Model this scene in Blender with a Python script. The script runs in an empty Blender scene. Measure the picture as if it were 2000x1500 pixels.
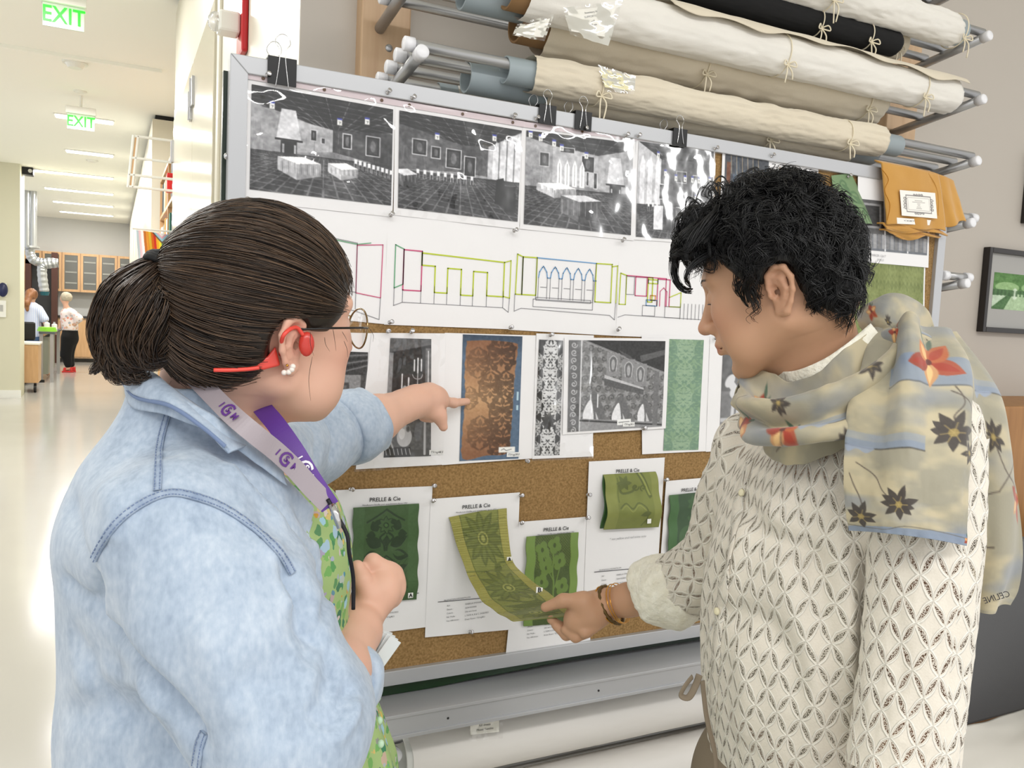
import bpy, math
import numpy as np
from mathutils import Matrix, Vector
SC = bpy.context.scene
COL = SC.collection
PI = math.pi
A = np.array
# ---------------------------------------------------------------- camera (photograph taken as 2000 x 1500)
FPX = 1600.0
CAM = A([0.0, 0.0, 1.58])
def _frame():
    D = FPX * FPX / 125.0
    n = lambda v: v / np.linalg.norm(v)
    up = -n(A([-.047 * D, D, FPX])); c = A([221. - 1000, 588. - 750, FPX])
    y = n(c - up * c.dot(up)); x = np.cross(y, up)
    return A([x, y, up])
RW = _frame()                     # camera vectors (right, down, forward) -> world
cam_data = bpy.data.cameras.new('camera'); cam = bpy.data.objects.new('camera', cam_data); COL.objects.link(cam)
cam_data.sensor_fit = 'HORIZONTAL'; cam_data.sensor_width = 36.0; cam_data.lens = FPX / 2000.0 * 36.0
cam_data.clip_start = 0.02; cam_data.clip_end = 200
M3 = np.stack([RW[:, 0], -RW[:, 1], -RW[:, 2]], 1)
M4 = np.eye(4); M4[:3, :3] = M3; M4[:3, 3] = CAM
cam.matrix_world = Matrix(M4.tolist()); SC.camera = cam
def ray(x, y): return RW @ A([(x - 1000) / FPX, (y - 750) / FPX, 1.0])
def at(x, y, d): return CAM + ray(x, y) * d
def onX(x, y, X): r = ray(x, y); return CAM + r * (X / r[0])
def onY(x, y, Y): r = ray(x, y); return CAM + r * (Y / r[1])
def onZ(x, y, Z): r = ray(x, y); return CAM + r * ((Z - CAM[2]) / r[2])
# ---------------------------------------------------------------- look
vs = SC.view_settings
vs.view_transform = 'Standard'; vs.look = 'None'; vs.gamma = 1.0; vs.use_curve_mapping = False; vs.exposure = 0.24
world = bpy.data.worlds.new('world'); SC.world = world; world.use_nodes = True
world.node_tree.nodes['Background'].inputs[0].default_value = (1.0, .995, .99, 1)
world.node_tree.nodes['Background'].inputs[1].default_value = 0.95
def area(name, loc, size, power, rot=(0, 0, 0), color=(1, .985, .965)):
    l = bpy.data.lights.new(name, 'AREA'); l.shape = 'RECTANGLE'; l.size, l.size_y = size; l.energy = power; l.color = color
    o = bpy.data.objects.new(name, l); COL.objects.link(o); o.location = loc; o.rotation_euler = rot; return o
area('ceiling_lamp_light', (-.3, .35, 3.7), (2.6, .35), 52)
area('ceiling_lamp_light', (1.9, .35, 3.7), (1.8, .35), 36)
area('ceiling_lamp_light', (-.3, -1.6, 3.7), (2.6, .35), 52)
area('ceiling_lamp_light', (2.6, -1.6, 3.7), (2.6, .35), 42)
area('ceiling_lamp_light', (-1.2, 2.8, 3.5), (1.4, .3), 26)
area('ceiling_lamp_light', (-1.0, 5.6, 3.5), (1.4, .3), 58)
area('ceiling_lamp_light', (-.9, 8.6, 3.5), (1.4, .3), 75)
# ---------------------------------------------------------------- colour and material helpers
def lin(c):
    c = np.asarray(c, float)
    return np.where(c <= .04045, c / 12.92, ((c + .055) / 1.055) ** 2.4)
def hexc(h): return A([int(h[i:i + 2], 16) / 255 for i in (0, 2, 4)])
def C4(c):
    if isinstance(c, str): c = hexc(c)
    return tuple(lin(c)) + (1.0,)
_mats = {}
class NT:
    def __init__(s, m): s.t = m.node_tree; s.n = s.t.nodes; s.l = s.t.links; s.b = s.n['Principled BSDF']
    def new(s, ty, **k):
        x = s.n.new(ty)
        for a, v in k.items():
            if a.startswith('i_'): x.inputs[int(a[2:])].default_value = v
            else: setattr(x, a, v)
        return x
    def link(s, a, b): s.l.new(a, b)
    def math(s, op, a, b=None, c=None):
        x = s.n.new('ShaderNodeMath'); x.operation = op
        for i, v in enumerate((a, b, c)):
            if v is None: continue
            if isinstance(v, (int, float)): x.inputs[i].default_value = v
            else: s.l.new(v, x.inputs[i])
        return x.outputs[0]
    def mix(s, f, a, b):
        x = s.n.new('ShaderNodeMix'); x.data_type = 'RGBA'
        for i, v in ((0, f), (6, a), (7, b)):
            if isinstance(v, (int, float)): x.inputs[i].default_value = v
            elif isinstance(v, tuple): x.inputs[i].default_value = v
            else: s.l.new(v, x.inputs[i])
        return x.outputs[2]
    def noise(s, scale, detail=3, vec=None, rough=.5):
        x = s.n.new('ShaderNodeTexNoise'); x.inputs['Scale'].default_value = scale; x.inputs['Detail'].default_value = detail; x.inputs['Roughness'].default_value = rough
        if vec is not None: s.l.new(vec, x.inputs['Vector'])
        return x.outputs[0]
    def obj(s, sc=(1, 1, 1)):
        t = s.n.new('ShaderNodeTexCoord'); m = s.n.new('ShaderNodeMapping'); m.inputs['Scale'].default_value = sc
        s.l.new(t.outputs['Object'], m.inputs['Vector']); return m.outputs[0]
    def bump(s, h, strength=.3, dist=.002, nrm=None):
        b = s.n.new('ShaderNodeBump'); b.inputs['Strength'].default_value = strength; b.inputs['Distance'].default_value = dist
        s.l.new(h, b.inputs['Height'])
        if nrm is not None: s.l.new(nrm, b.inputs['Normal'])
        s.l.new(b.outputs[0], s.b.inputs['Normal']); return b.outputs[0]
    def ramp(s, f, stops):
        r = s.n.new('ShaderNodeValToRGB'); e = r.color_ramp.elements
        while len(e) < len(stops): e.new(.5)
        for q, (p, c) in zip(e, stops): q.position = p; q.color = C4(c)
        s.l.new(f, r.inputs[0]); return r.outputs[0]
def mat(name, color=(.8, .8, .8), rough=.6, metal=0.0, bump=None, vary=None, attr=None, spec=None, sss=None, alpha=None, emit=None, sheen=None, trans=None):
    if name in _mats: return _mats[name]
    m = bpy.data.materials.new(name); m.use_nodes = True; t = NT(m); b = t.b
    b.inputs['Base Color'].default_value = C4(color); b.inputs['Roughness'].default_value = rough; b.inputs['Metallic'].default_value = metal
    if spec is not None: b.inputs['Specular IOR Level'].default_value = spec
    src = None
    if attr: 
        a = t.new('ShaderNodeAttribute', attribute_name=attr); src = a.outputs['Color']; t.link(src, b.inputs['Base Color'])
    if vary:                       # (scale, second colour, amount)
        n = t.noise(vary[0], 4, t.obj(vary[3] if len(vary) > 3 else (1, 1, 1)))
        r = t.new('ShaderNodeMapRange'); t.link(n, r.inputs[0]); r.inputs[1].default_value = .3; r.inputs[2].default_value = .7; r.inputs[4].default_value = vary[2]
        c = t.mix(r.outputs[0], src if src else C4(color), C4(vary[1])); t.link(c, b.inputs['Base Color'])
    if bump:                       # (scale, strength, distance)
        t.bump(t.noise(bump[0], 5, t.obj(bump[3] if len(bump) > 3 else (1, 1, 1))), bump[1], bump[2])
    if sss: b.inputs['Subsurface Weight'].default_value = sss; b.inputs['Subsurface Radius'].default_value = (.012, .005, .003); b.inputs['Subsurface Scale'].default_value = 1.0
    if alpha is not None: b.inputs['Alpha'].default_value = alpha
    if emit: b.inputs['Emission Color'].default_value = C4(emit[0]); b.inputs['Emission Strength'].default_value = emit[1]
    if sheen: b.inputs['Sheen Weight'].default_value = sheen
    if trans: b.inputs['Transmission Weight'].default_value = trans
    _mats[name] = m; return m
# ---------------------------------------------------------------- mesh helpers
def link_obj(name, me, parent=None, m=None, smooth=True):
    if m is not None: me.materials.append(m)
    if smooth and len(me.polygons): me.polygons.foreach_set('use_smooth', [True] * len(me.polygons))
    o = bpy.data.objects.new(name, me); COL.objects.link(o)
    if parent is not None:
        o.parent = parent; o.matrix_parent_inverse = parent.matrix_basis.inverted()
    return o
def mk(name, V, Fq, parent=None, m=None, smooth=True, uv=None, col=None):
    """V (n,3) world points, Fq list of faces or (k,4) array."""
    V = np.asarray(V, float)
    me = bpy.data.meshes.new(name)
    if isinstance(Fq, np.ndarray) and Fq.ndim == 2:
        k, s = Fq.shape
        me.vertices.add(len(V)); me.vertices.foreach_set('co', V.ravel())
        me.loops.add(k * s); me.loops.foreach_set('vertex_index', Fq.astype(np.int32).ravel())
        me.polygons.add(k); me.polygons.foreach_set('loop_start', np.arange(0, k * s, s, dtype=np.int32))
        me.update(calc_edges=True); me.validate()
    else:
        me.from_pydata([tuple(v) for v in V], [], [tuple(int(i) for i in f) for f in Fq]); me.update()
    if uv is not None:
        a = me.attributes.new('uvp', 'FLOAT_VECTOR', 'POINT'); u3 = np.zeros((len(V), 3)); u3[:, :uv.shape[1]] = uv; a.data.foreach_set('vector', u3.ravel())
    if col is not None:
        a = me.attributes.new('paint', 'FLOAT_COLOR', 'POINT'); c4 = np.ones((len(V), 4)); c4[:, :3] = lin(np.clip(col, 0, 1)); a.data.foreach_set('color', c4.ravel())
    return link_obj(name, me, parent, m, smooth)
class MB:
    """collects simple solids into one mesh"""
    def __init__(s): s.V = []; s.F = []; s.n = 0
    def add(s, V, F):
        s.V += [tuple(v) for v in V]; s.F += [tuple(int(i) + s.n for i in f) for f in F]; s.n = len(s.V); return s
    def box(s, lo, hi, R=None, c=None):
        lo = A(lo, float); hi = A(hi, float)
        V = [A([(lo, hi)[i][0], (lo, hi)[j][1], (lo, hi)[k][2]]) for i in (0, 1) for j in (0, 1) for k in (0, 1)]
        if R is not None: c = (lo + hi) / 2 if c is None else A(c); V = [c + R @ (v - c) for v in V]
        return s.add(V, [(0, 1, 3, 2), (4, 6, 7, 5), (0, 4, 5, 1), (2, 3, 7, 6), (0, 2, 6, 4), (1, 5, 7, 3)])
    def tube(s, pts, r, n=12, cap=True, flat=None):
        V, F = tube(pts, r, n, cap, flat); return s.add(V, F)
    def ell(s, c, r, n=14, m=9, R=None):
        c = A(c, float); r = A(r, float) * np.ones(3); V = []; F = []
        for i in range(m + 1):
            a = PI * i / m
            for j in range(n):
                b = 2 * PI * j / n; p = A([math.sin(a) * math.cos(b), math.sin(a) * math.sin(b), math.cos(a)]) * r
                V.append(c + (R @ p if R is not None else p))
        for i in range(m):
            for j in range(n): F.append((i * n + j, (i + 1) * n + j, (i + 1) * n + (j + 1) % n, i * n + (j + 1) % n))
        return s.add(V, F)
    def prism(s, poly, d):       # poly 3D points, extruded by vector d
        k = len(poly); V = [A(p, float) for p in poly] + [A(p, float) + A(d, float) for p in poly]
        return s.add(V, [tuple(range(k))[::-1], tuple(range(k, 2 * k))] + [(i, (i + 1) % k, k + (i + 1) % k, k + i) for i in range(k)])
    def build(s, name, m, parent=None, smooth=False, bevel=0, seg=2):
        o = mk(name, A(s.V), s.F, parent, m, smooth)
        if bevel:
            b = o.modifiers.new('bevel', 'BEVEL'); b.width = bevel; b.segments = seg; b.limit_method = 'ANGLE'
        if smooth:
            o.data.update()
        return o
def unit(v): v = np.asarray(v, float); return v / (np.linalg.norm(v) + 1e-12)
def tube(pts, r, n=12, cap=True, flat=None, up0=None):
    pts = [A(p, float) for p in pts]; k = len(pts); r = [r] * k if np.isscalar(r) else list(r)
    T = [unit(pts[min(i + 1, k - 1)] - pts[max(i - 1, 0)]) for i in range(k)]
    u = A([0, 0, 1.]) if up0 is None else A(up0, float)
    if abs(u.dot(T[0])) > .9: u = A([1., 0, 0]) if up0 is None else A([0, 1., 0])
    V = []; F = []
    for i in range(k):
        u = unit(u - T[i] * u.dot(T[i])); w = np.cross(T[i], u)
        ru, rw = (r[i], r[i]) if flat is None else (r[i], r[i] * flat)
        for j in range(n):
            a = 2 * PI * j / n; V.append(pts[i] + u * ru * math.cos(a) + w * rw * math.sin(a))
    for i in range(k - 1):
        for j in range(n): F.append((i * n + j, i * n + (j + 1) % n, (i + 1) * n + (j + 1) % n, (i + 1) * n + j))
    if cap: F.append(tuple(range(n))[::-1]); F.append(tuple(range((k - 1) * n, k * n)))
    return V, F
def spline(pts, n):
    """Catmull-Rom through points (any width), n samples"""
    P = np.asarray(pts, float); k = len(P)
    t = np.linspace(0, k - 1, n); i = np.minimum(t.astype(int), k - 2); f = (t - i)[:, None]
    g = lambda j: P[np.clip(j, 0, k - 1)]
    p0, p1, p2, p3 = g(i - 1), g(i), g(i + 1), g(i + 2)
    return .5 * (2 * p1 + (p2 - p0) * f + (2 * p0 - 5 * p1 + 4 * p2 - p3) * f * f + (3 * p1 - p0 - 3 * p2 + p3) * f ** 3)
def empty(name, loc, label, cat, group=None, kind=None):
    o = bpy.data.objects.new(name, None); COL.objects.link(o); o.location = Vector(tuple(float(v) for v in loc)); o.empty_display_size = .05
    tag(o, label, cat, group, kind); return o
def tag(o, label=None, cat=None, group=None, kind=None):
    for k, v in (('label', label), ('category', cat), ('group', group), ('kind', kind)):
        if v: o[k] = v
    return o
# ---------------------------------------------------------------- noise on arbitrary points
def _h(i, j, k, s):
    n = (i * 73856093) ^ (j * 19349663) ^ (k * 83492791) ^ (s * 2654435761 & 0x7fffffff)
    n = (n ^ (n >> 13)) * 1274126177 & 0x7fffffff
    return ((n ^ (n >> 16)) & 0xffff) / 65535.0
def vnoise(P, s=0):
    P = np.asarray(P, float)
    if P.shape[-1] == 2: P = np.concatenate([P, np.zeros(P.shape[:-1] + (1,))], -1)
    I = np.floor(P).astype(np.int64); f = P - I; f = f * f * (3 - 2 * f); o = 0
    for a in (0, 1):
        for b in (0, 1):
            for c in (0, 1):
                w = (f[..., 0] if a else 1 - f[..., 0]) * (f[..., 1] if b else 1 - f[..., 1]) * (f[..., 2] if c else 1 - f[..., 2])
                o = o + w * _h(I[..., 0] + a, I[..., 1] + b, I[..., 2] + c, s)
    return o
def fbm(P, o=3, s=0):
    P = np.asarray(P, float); r = 0; a = 1; t = 0
    for i in range(o): r = r + a * vnoise(P * 2 ** i, s + i); t += a; a *= .5
    return r / t
# ---------------------------------------------------------------- signed distance modelling
def smin(a, b, k):
    if k <= 0: return np.minimum(a, b)
    h = np.maximum(k - np.abs(a - b), 0) / k
    return np.minimum(a, b) - h * h * k * .25
class Vol:
    def __init__(s, lo, hi, h):
        s.lo = A(lo, float); s.h = h; s.n = np.ceil((A(hi, float) - s.lo) / h).astype(int) + 1
        s.D = np.full(s.n, 1.0, np.float32)
    def _sl(s, lo, hi):
        a = np.clip(np.floor((lo - s.lo) / s.h).astype(int), 0, s.n); b = np.clip(np.ceil((hi - s.lo) / s.h).astype(int) + 1, 0, s.n)
        if (b <= a).any(): return None, None
        g = np.meshgrid(*[s.lo[i] + s.h * np.arange(a[i], b[i]) for i in range(3)], indexing='ij')
        return tuple(slice(a[i], b[i]) for i in range(3)), np.stack(g, -1)
    def op(s, f, lo, hi, k=.01, mode='u'):
        pad = k * 1.2 + 4 * s.h
        sl, P = s._sl(A(lo, float) - pad, A(hi, float) + pad)
        if sl is None: return s
        d = f(P); c = s.D[sl]
        if mode == 'u': r = smin(c, d, k)
        elif mode == 's': r = -smin(-c, d, k)
        else: r = -smin(-c, -d, k)
        s.D[sl] = r; return s
    def seg(s, a, b, ra, rb, k=.01, mode='u', nrm=None, q=1.0):
        a = A(a, float); b = A(b, float); ab = b - a; L = max(ab.dot(ab), 1e-12)
        nrm = None if nrm is None else unit(nrm)
        def f(P):
            v = P - a; t = np.clip(v @ ab / L, 0, 1); v = v - t[..., None] * ab
            if nrm is not None: v = v + (v @ nrm)[..., None] * nrm * (1 / q - 1)
            return np.sqrt((v * v).sum(-1)) - (ra + (rb - ra) * t)
        m = max(ra, rb) * max(1, q); return s.op(f, np.minimum(a, b) - m, np.maximum(a, b) + m, k, mode)
    def chain(s, pts, rs, k=.01, **kw):
        for i in range(len(pts) - 1): s.seg(pts[i], pts[i + 1], rs[i], rs[i + 1], k, **kw)
        return s
    def ell(s, c, r, k=.01, mode='u', R=None):
        c = A(c, float); r = A(r, float) * np.ones(3)
        def f(P):
            v = P - c
            if R is not None: v = v @ R
            k0 = np.sqrt(((v / r) ** 2).sum(-1)); k1 = np.sqrt(((v / r ** 2) ** 2).sum(-1)) + 1e-9
            return k0 * (k0 - 1) / k1
        m = r.max() if R is not None else r
        return s.op(f, c - m, c + m, k, mode)
    def mesh(s, smooth=1):
        return surface_nets(s.D, s.lo, s.h, smooth)
def surface_nets(D, lo, h, smooth=1):
    D = D.astype(np.float64); S = D < 0
    n = np.array(D.shape)
    cnt = np.zeros(n - 1, np.int8)
    corners = [(i, j, k) for i in (0, 1) for j in (0, 1) for k in (0, 1)]
    sl = lambda c: tuple(slice(c[i], c[i] + n[i] - 1) for i in range(3))
    for c in corners: cnt += S[sl(c)]
    act = (cnt > 0) & (cnt < 8); I = np.argwhere(act); idx = np.full(n - 1, -1, np.int64); idx[act] = np.arange(len(I))
    acc = np.zeros((len(I), 3)); num = np.zeros(len(I))
    vals = {c: D[I[:, 0] + c[0], I[:, 1] + c[1], I[:, 2] + c[2]] for c in corners}
    for a in corners:
        for ax in range(3):
            if a[ax]: continue
            b = list(a); b[ax] = 1; b = tuple(b); va, vb = vals[a], vals[b]; m = (va < 0) != (vb < 0)
            t = np.where(m, va / np.where(m, va - vb, 1), 0); p = np.tile(A(a, float), (len(I), 1)); p[:, ax] = t
            acc[m] += p[m]; num[m] += 1
    V = lo + h * (I + acc / num[:, None])
    Q = []
    for ax in range(3):
        s0 = [slice(0, n[i] - (1 if i == ax else 0)) for i in range(3)]; s1 = [slice(1 if i == ax else 0, n[i]) for i in range(3)]
        A0, B0 = S[tuple(s0)], S[tuple(s1)]; E = np.argwhere(A0 != B0)
        u, v = (ax + 1) % 3, (ax + 2) % 3
        E = E[(E[:, u] > 0) & (E[:, v] > 0) & (E[:, u] < n[u] - 1) & (E[:, v] < n[v] - 1)]
        if not len(E): continue
        ins = A0[E[:, 0], E[:, 1], E[:, 2]]
        def cell(du, dv):
            e = E.copy(); e[:, u] -= du; e[:, v] -= dv; return idx[e[:, 0], e[:, 1], e[:, 2]]
        q = np.stack([cell(1, 1), cell(0, 1), cell(0, 0), cell(1, 0)], 1); q[~ins] = q[~ins][:, ::-1]; Q.append(q)
    Q = np.concatenate(Q); Q = Q[(Q >= 0).all(1)]
    for _ in range(smooth): V = relax(V, Q, .5)
    return V, Q
def relax(V, Q, w=.5):
    acc = np.zeros_like(V); c = np.zeros(len(V)); s = Q.shape[1]
    for i in range(s):
        a, b = Q[:, i], Q[:, (i + 1) % s]
        for x, y in ((a, b), (b, a)):
            for d in range(3): acc[:, d] += np.bincount(x, V[y, d], len(V))
            c += np.bincount(x, minlength=len(V))
    return V * (1 - w) + w * acc / np.maximum(c, 1)[:, None]
def vnormals(V, Q):
    fn = np.cross(V[Q[:, 2]] - V[Q[:, 0]], V[Q[:, 3 % Q.shape[1]]] - V[Q[:, 1]]); N = np.zeros_like(V)
    for i in range(Q.shape[1]):
        for d in range(3): N[:, d] += np.bincount(Q[:, i], fn[:, d], len(V))
    return N / (np.linalg.norm(N, axis=1, keepdims=True) + 1e-12)
def join(parts):
    V = []; Q = []; n = 0
    for v, q in parts: V.append(v); Q.append(q + n); n += len(v)
    return np.concatenate(V), np.concatenate(Q)
# ---------------------------------------------------------------- strands of hair as thin tapered tubes
def strands(P, r, ns=3, flat=1.0):
    """P (S,K,3) paths, r (K,) or (S,K) radii -> V, quads"""
    S, K, _ = P.shape; r = np.broadcast_to(r, (S, K))
    T = np.gradient(P, axis=1); T /= np.linalg.norm(T, axis=2, keepdims=True) + 1e-12
    ref = np.tile(A([.31, .52, .79]), (S, K, 1)); U = np.cross(T, ref); U /= np.linalg.norm(U, axis=2, keepdims=True) + 1e-12; W = np.cross(T, U)
    a = np.arange(ns) * 2 * PI / ns
    V = P[:, :, None] + r[:, :, None, None] * (U[:, :, None] * np.cos(a)[None, None, :, None] + flat * W[:, :, None] * np.sin(a)[None, None, :, None])
    b = (np.arange(S)[:, None, None] * K + np.arange(K - 1)[None, :, None]) * ns; j = np.arange(ns)[None, None]; j2 = (j + 1) % ns
    Q = np.stack([b + j, b + j2, b + ns + j2, b + ns + j], -1).reshape(-1, 4)
    return V.reshape(-1, 3), Q
# ---------------------------------------------------------------- parametric sheets
def grid_faces(nu, nv, closed_u=False):
    i = np.arange(nv - 1)[:, None]; j = np.arange(nu if closed_u else nu - 1)[None]; j2 = (j + 1) % nu
    return np.stack([i * nu + j, i * nu + j2, (i + 1) * nu + j2, (i + 1) * nu + j], -1).reshape(-1, 4)
# ---------------------------------------------------------------- painting surfaces: a small drawing board sampled into vertex colours
class Cv:
    def __init__(s, w, h, c=(1, 1, 1), wu=1.0, hu=1.0):
        s.w, s.h, s.wu, s.hu = w, h, wu, hu; s.a = np.ones((h, w, 3)) * A(hexc(c) if isinstance(c, str) else c)
    def _g(s, x0, y0, x1, y1):
        a = int(max(0, math.floor(x0 / s.wu * s.w - 1))); b = int(min(s.w, math.ceil(x1 / s.wu * s.w + 2)))
        c = int(max(0, math.floor(y0 / s.hu * s.h - 1))); d = int(min(s.h, math.ceil(y1 / s.hu * s.h + 2)))
        if b <= a or d <= c: return None
        X, Y = np.meshgrid((np.arange(a, b) + .5) / s.w * s.wu, (np.arange(c, d) + .5) / s.h * s.hu)
        return slice(c, d), slice(a, b), X, Y
    def put(s, g, m, c, al=1.0):
        c = hexc(c) if isinstance(c, str) else A(c, float) * np.ones(3)
        m = np.clip(m, 0, 1)[..., None] * al; s.a[g[0], g[1]] = s.a[g[0], g[1]] * (1 - m) + c * m; return s
    def rect(s, x0, y0, x1, y1, c, al=1.0):
        g = s._g(x0, y0, x1, y1)
        if g is None: return s
        px = s.wu / s.w; d = np.minimum(np.minimum(g[2] - x0, x1 - g[2]), np.minimum(g[3] - y0, y1 - g[3]))
        return s.put(g, d / px + .5, c, al)
    def poly(s, P, c, al=1.0):
        P = A(P, float); g = s._g(*P.min(0), *P.max(0))
        if g is None: return s
        X, Y = g[2], g[3]; ins = np.zeros(X.shape); px = s.wu / s.w
        for ox, oy in ((-.25, -.25), (.25, .25), (.25, -.25), (-.25, .25)):
            I = np.zeros(X.shape, bool); x = X + ox * px; y = Y + oy * px; k = len(P)
            for i in range(k):
                (xa, ya), (xb, yb) = P[i], P[(i + 1) % k]
                if ya == yb: continue
                I ^= ((ya > y) != (yb > y)) & (x < (xb - xa) * (y - ya) / (yb - ya) + xa)
            ins += I * .25
        return s.put(g, ins, c, al)
    def line(s, P, w, c, al=1.0, taper=None):
        P = A(P, float); px = s.wu / s.w
        for i in range(len(P) - 1):
            a, b = P[i], P[i + 1]; ww = w if taper is None else w * (1 - taper * i / max(1, len(P) - 2))
            g = s._g(min(a[0], b[0]) - ww, min(a[1], b[1]) - ww, max(a[0], b[0]) + ww, max(a[1], b[1]) + ww)
            if g is None: continue
            d = b - a; L = max(d @ d, 1e-12); t = np.clip(((g[2] - a[0]) * d[0] + (g[3] - a[1]) * d[1]) / L, 0, 1)
            r = np.hypot(g[2] - a[0] - t * d[0], g[3] - a[1] - t * d[1]); s.put(g, (ww / 2 - r) / px + .5, c, al)
        return s
    def ell(s, cx, cy, rx, ry, c, al=1.0, rot=0.0):
        m = max(rx, ry); g = s._g(cx - m, cy - m, cx + m, cy + m)
        if g is None: return s
        x = g[2] - cx; y = g[3] - cy; ca, sa = math.cos(rot), math.sin(rot); u = (x * ca + y * sa) / rx; v = (-x * sa + y * ca) / ry
        px = s.wu / s.w; return s.put(g, (1 - np.hypot(u, v)) * min(rx, ry) / px + .5, c, al)
    def petal(s, x, y, ang, L, w, c, al=1.0, hook=0.0, tip=None):
        t = np.linspace(0, 1, 9); pr = np.sin(PI * t ** .8) * w / 2
        ax = x + np.cos(ang + hook * t) * L * t; ay = y + np.sin(ang + hook * t) * L * t; nx, ny = -np.sin(ang + hook * t), np.cos(ang + hook * t)
        P = np.concatenate([np.stack([ax + nx * pr, ay + ny * pr], 1), np.stack([ax - nx * pr, ay - ny * pr], 1)[::-1]]); return s.poly(P, c, al)
    def flower(s, x, y, r, n, c, al=1.0, w=.5, rot=0.0, core=None, cc=None):
        for i in range(n): s.petal(x, y, rot + 2 * PI * i / n, r, r * w, c, al)
        if cc is not None: s.ell(x, y, r * (core or .22), r * (core or .22), cc)
        return s
    def curl(s, x, y, r, a0, turns, w, c, al=1.0, sgn=1):
        t = np.linspace(0, 1, 16); rr = r * (1 - .8 * t); a = a0 + sgn * turns * 2 * PI * t
        return s.line(np.stack([x + rr * np.cos(a), y + rr * np.sin(a)], 1), w, c, al)
    def noise(s, sc, amt, seed=0, o=3, ax=(1, 1)):
        X, Y = np.meshgrid(np.linspace(0, s.wu, s.w), np.linspace(0, s.hu, s.h)); n = fbm(np.stack([X * sc * ax[0], Y * sc * ax[1]], -1), o, seed) - .5
        s.a = np.clip(s.a + n[..., None] * amt, 0, 1); return s
    def samp(s, u, v):            # u,v in 0..1, v down
        x = np.clip(u * s.w - .5, 0, s.w - 1.001); y = np.clip(v * s.h - .5, 0, s.h - 1.001); i = x.astype(int); j = y.astype(int); fx = (x - i)[:, None]; fy = (y - j)[:, None]; a = s.a
        i2 = np.minimum(i + 1, s.w - 1); j2 = np.minimum(j + 1, s.h - 1)
        return (a[j, i] * (1 - fx) + a[j, i2] * fx) * (1 - fy) + (a[j2, i] * (1 - fx) + a[j2, i2] * fx) * fy
def text_mesh(s, size, o, ux, uy, nrm, depth=.0004, align='CENTER', bold=0.0, shear=0.0, cond=1.0):
    """text as solid mesh arrays: o = anchor, ux = reading direction, uy = letter up, nrm = out of the surface"""
    cu = bpy.data.curves.new('t', 'FONT'); cu.body = s; cu.size = size; cu.align_x = align; cu.align_y = 'CENTER'; cu.offset = bold; cu.shear = shear; cu.resolution_u = 3
    ob = bpy.data.objects.new('t', cu); COL.objects.link(ob); bpy.context.view_layer.update()
    me = bpy.data.meshes.new_from_object(ob.evaluated_get(bpy.context.evaluated_depsgraph_get()))
    n = len(me.vertices); V = np.zeros(n * 3); me.vertices.foreach_get('co', V); V = V.reshape(-1, 3); F = [tuple(p.vertices) for p in me.polygons]
    bpy.data.objects.remove(ob); bpy.data.curves.remove(cu); bpy.data.meshes.remove(me)
    W = A(o)[None] + V[:, :1] * cond * unit(ux) + V[:, 1:2] * unit(uy) + unit(nrm) * depth
    return W, F
def text(name, s, size, o, ux, uy, nrm, m, parent=None, **k):
    V, F = text_mesh(s, size, o, ux, uy, nrm, **k)
    if not F: return None
    return mk(name, V, F, parent, m, False)
# ================================================================ THE SETTING
CEIL = 3.62; YB = 1.93; XW = .372; YE = 6.25; YF = 24.0
def struct(o): o['kind'] = 'structure'; return o
m_floor = mat('polished_floor', (.72, .71, .68), .14, 0, None, (.6, (.66, .645, .615), .5), spec=.35)
m_cream = mat('cream_paint', (.84, .82, .75), .38, 0, (60, .05, .001))
m_ceil = mat('ceiling_paint', (.98, .98, .945), .8)
m_grey = mat('warm_grey_paint', (.735, .705, .665), .7, 0, (180, .12, .001))
m_far = mat('far_wall_paint', (.80, .80, .785), .8)
m_dark = mat('shadow_gap', (.12, .12, .12), .8)
m_white = mat('white_gloss', (.93, .93, .9), .3)
m_steel = mat('zinc_steel', (.70, .70, .70), .33, .75)
m_chrome = mat('chrome', (.8, .8, .8), .12, 1.0)
m_black = mat('black_plastic', (.03, .03, .035), .4)
m_maple = mat('maple_wood', (.80, .68, .54), .45, 0, (8, .1, .002, (12, 12, 1)), (3, (.72, .585, .45), .8, (14, 14, 1.2)))
m_beech = mat('beech_wood', (.84, .68, .50), .4, 0, None, (3, (.77, .60, .42), .8, (9, 9, 1)))
m_brown = mat('dark_brown_wood', (.27, .14, .09), .5)
struct(MB().box((-5, -3, -.1), (6, YF + .3, 0)).build('floor', m_floor))
ceil = MB().box((-5, -.6, CEIL), (6, YF + .3, CEIL + .12)); struct(ceil.build('ceiling', m_ceil))
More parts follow.
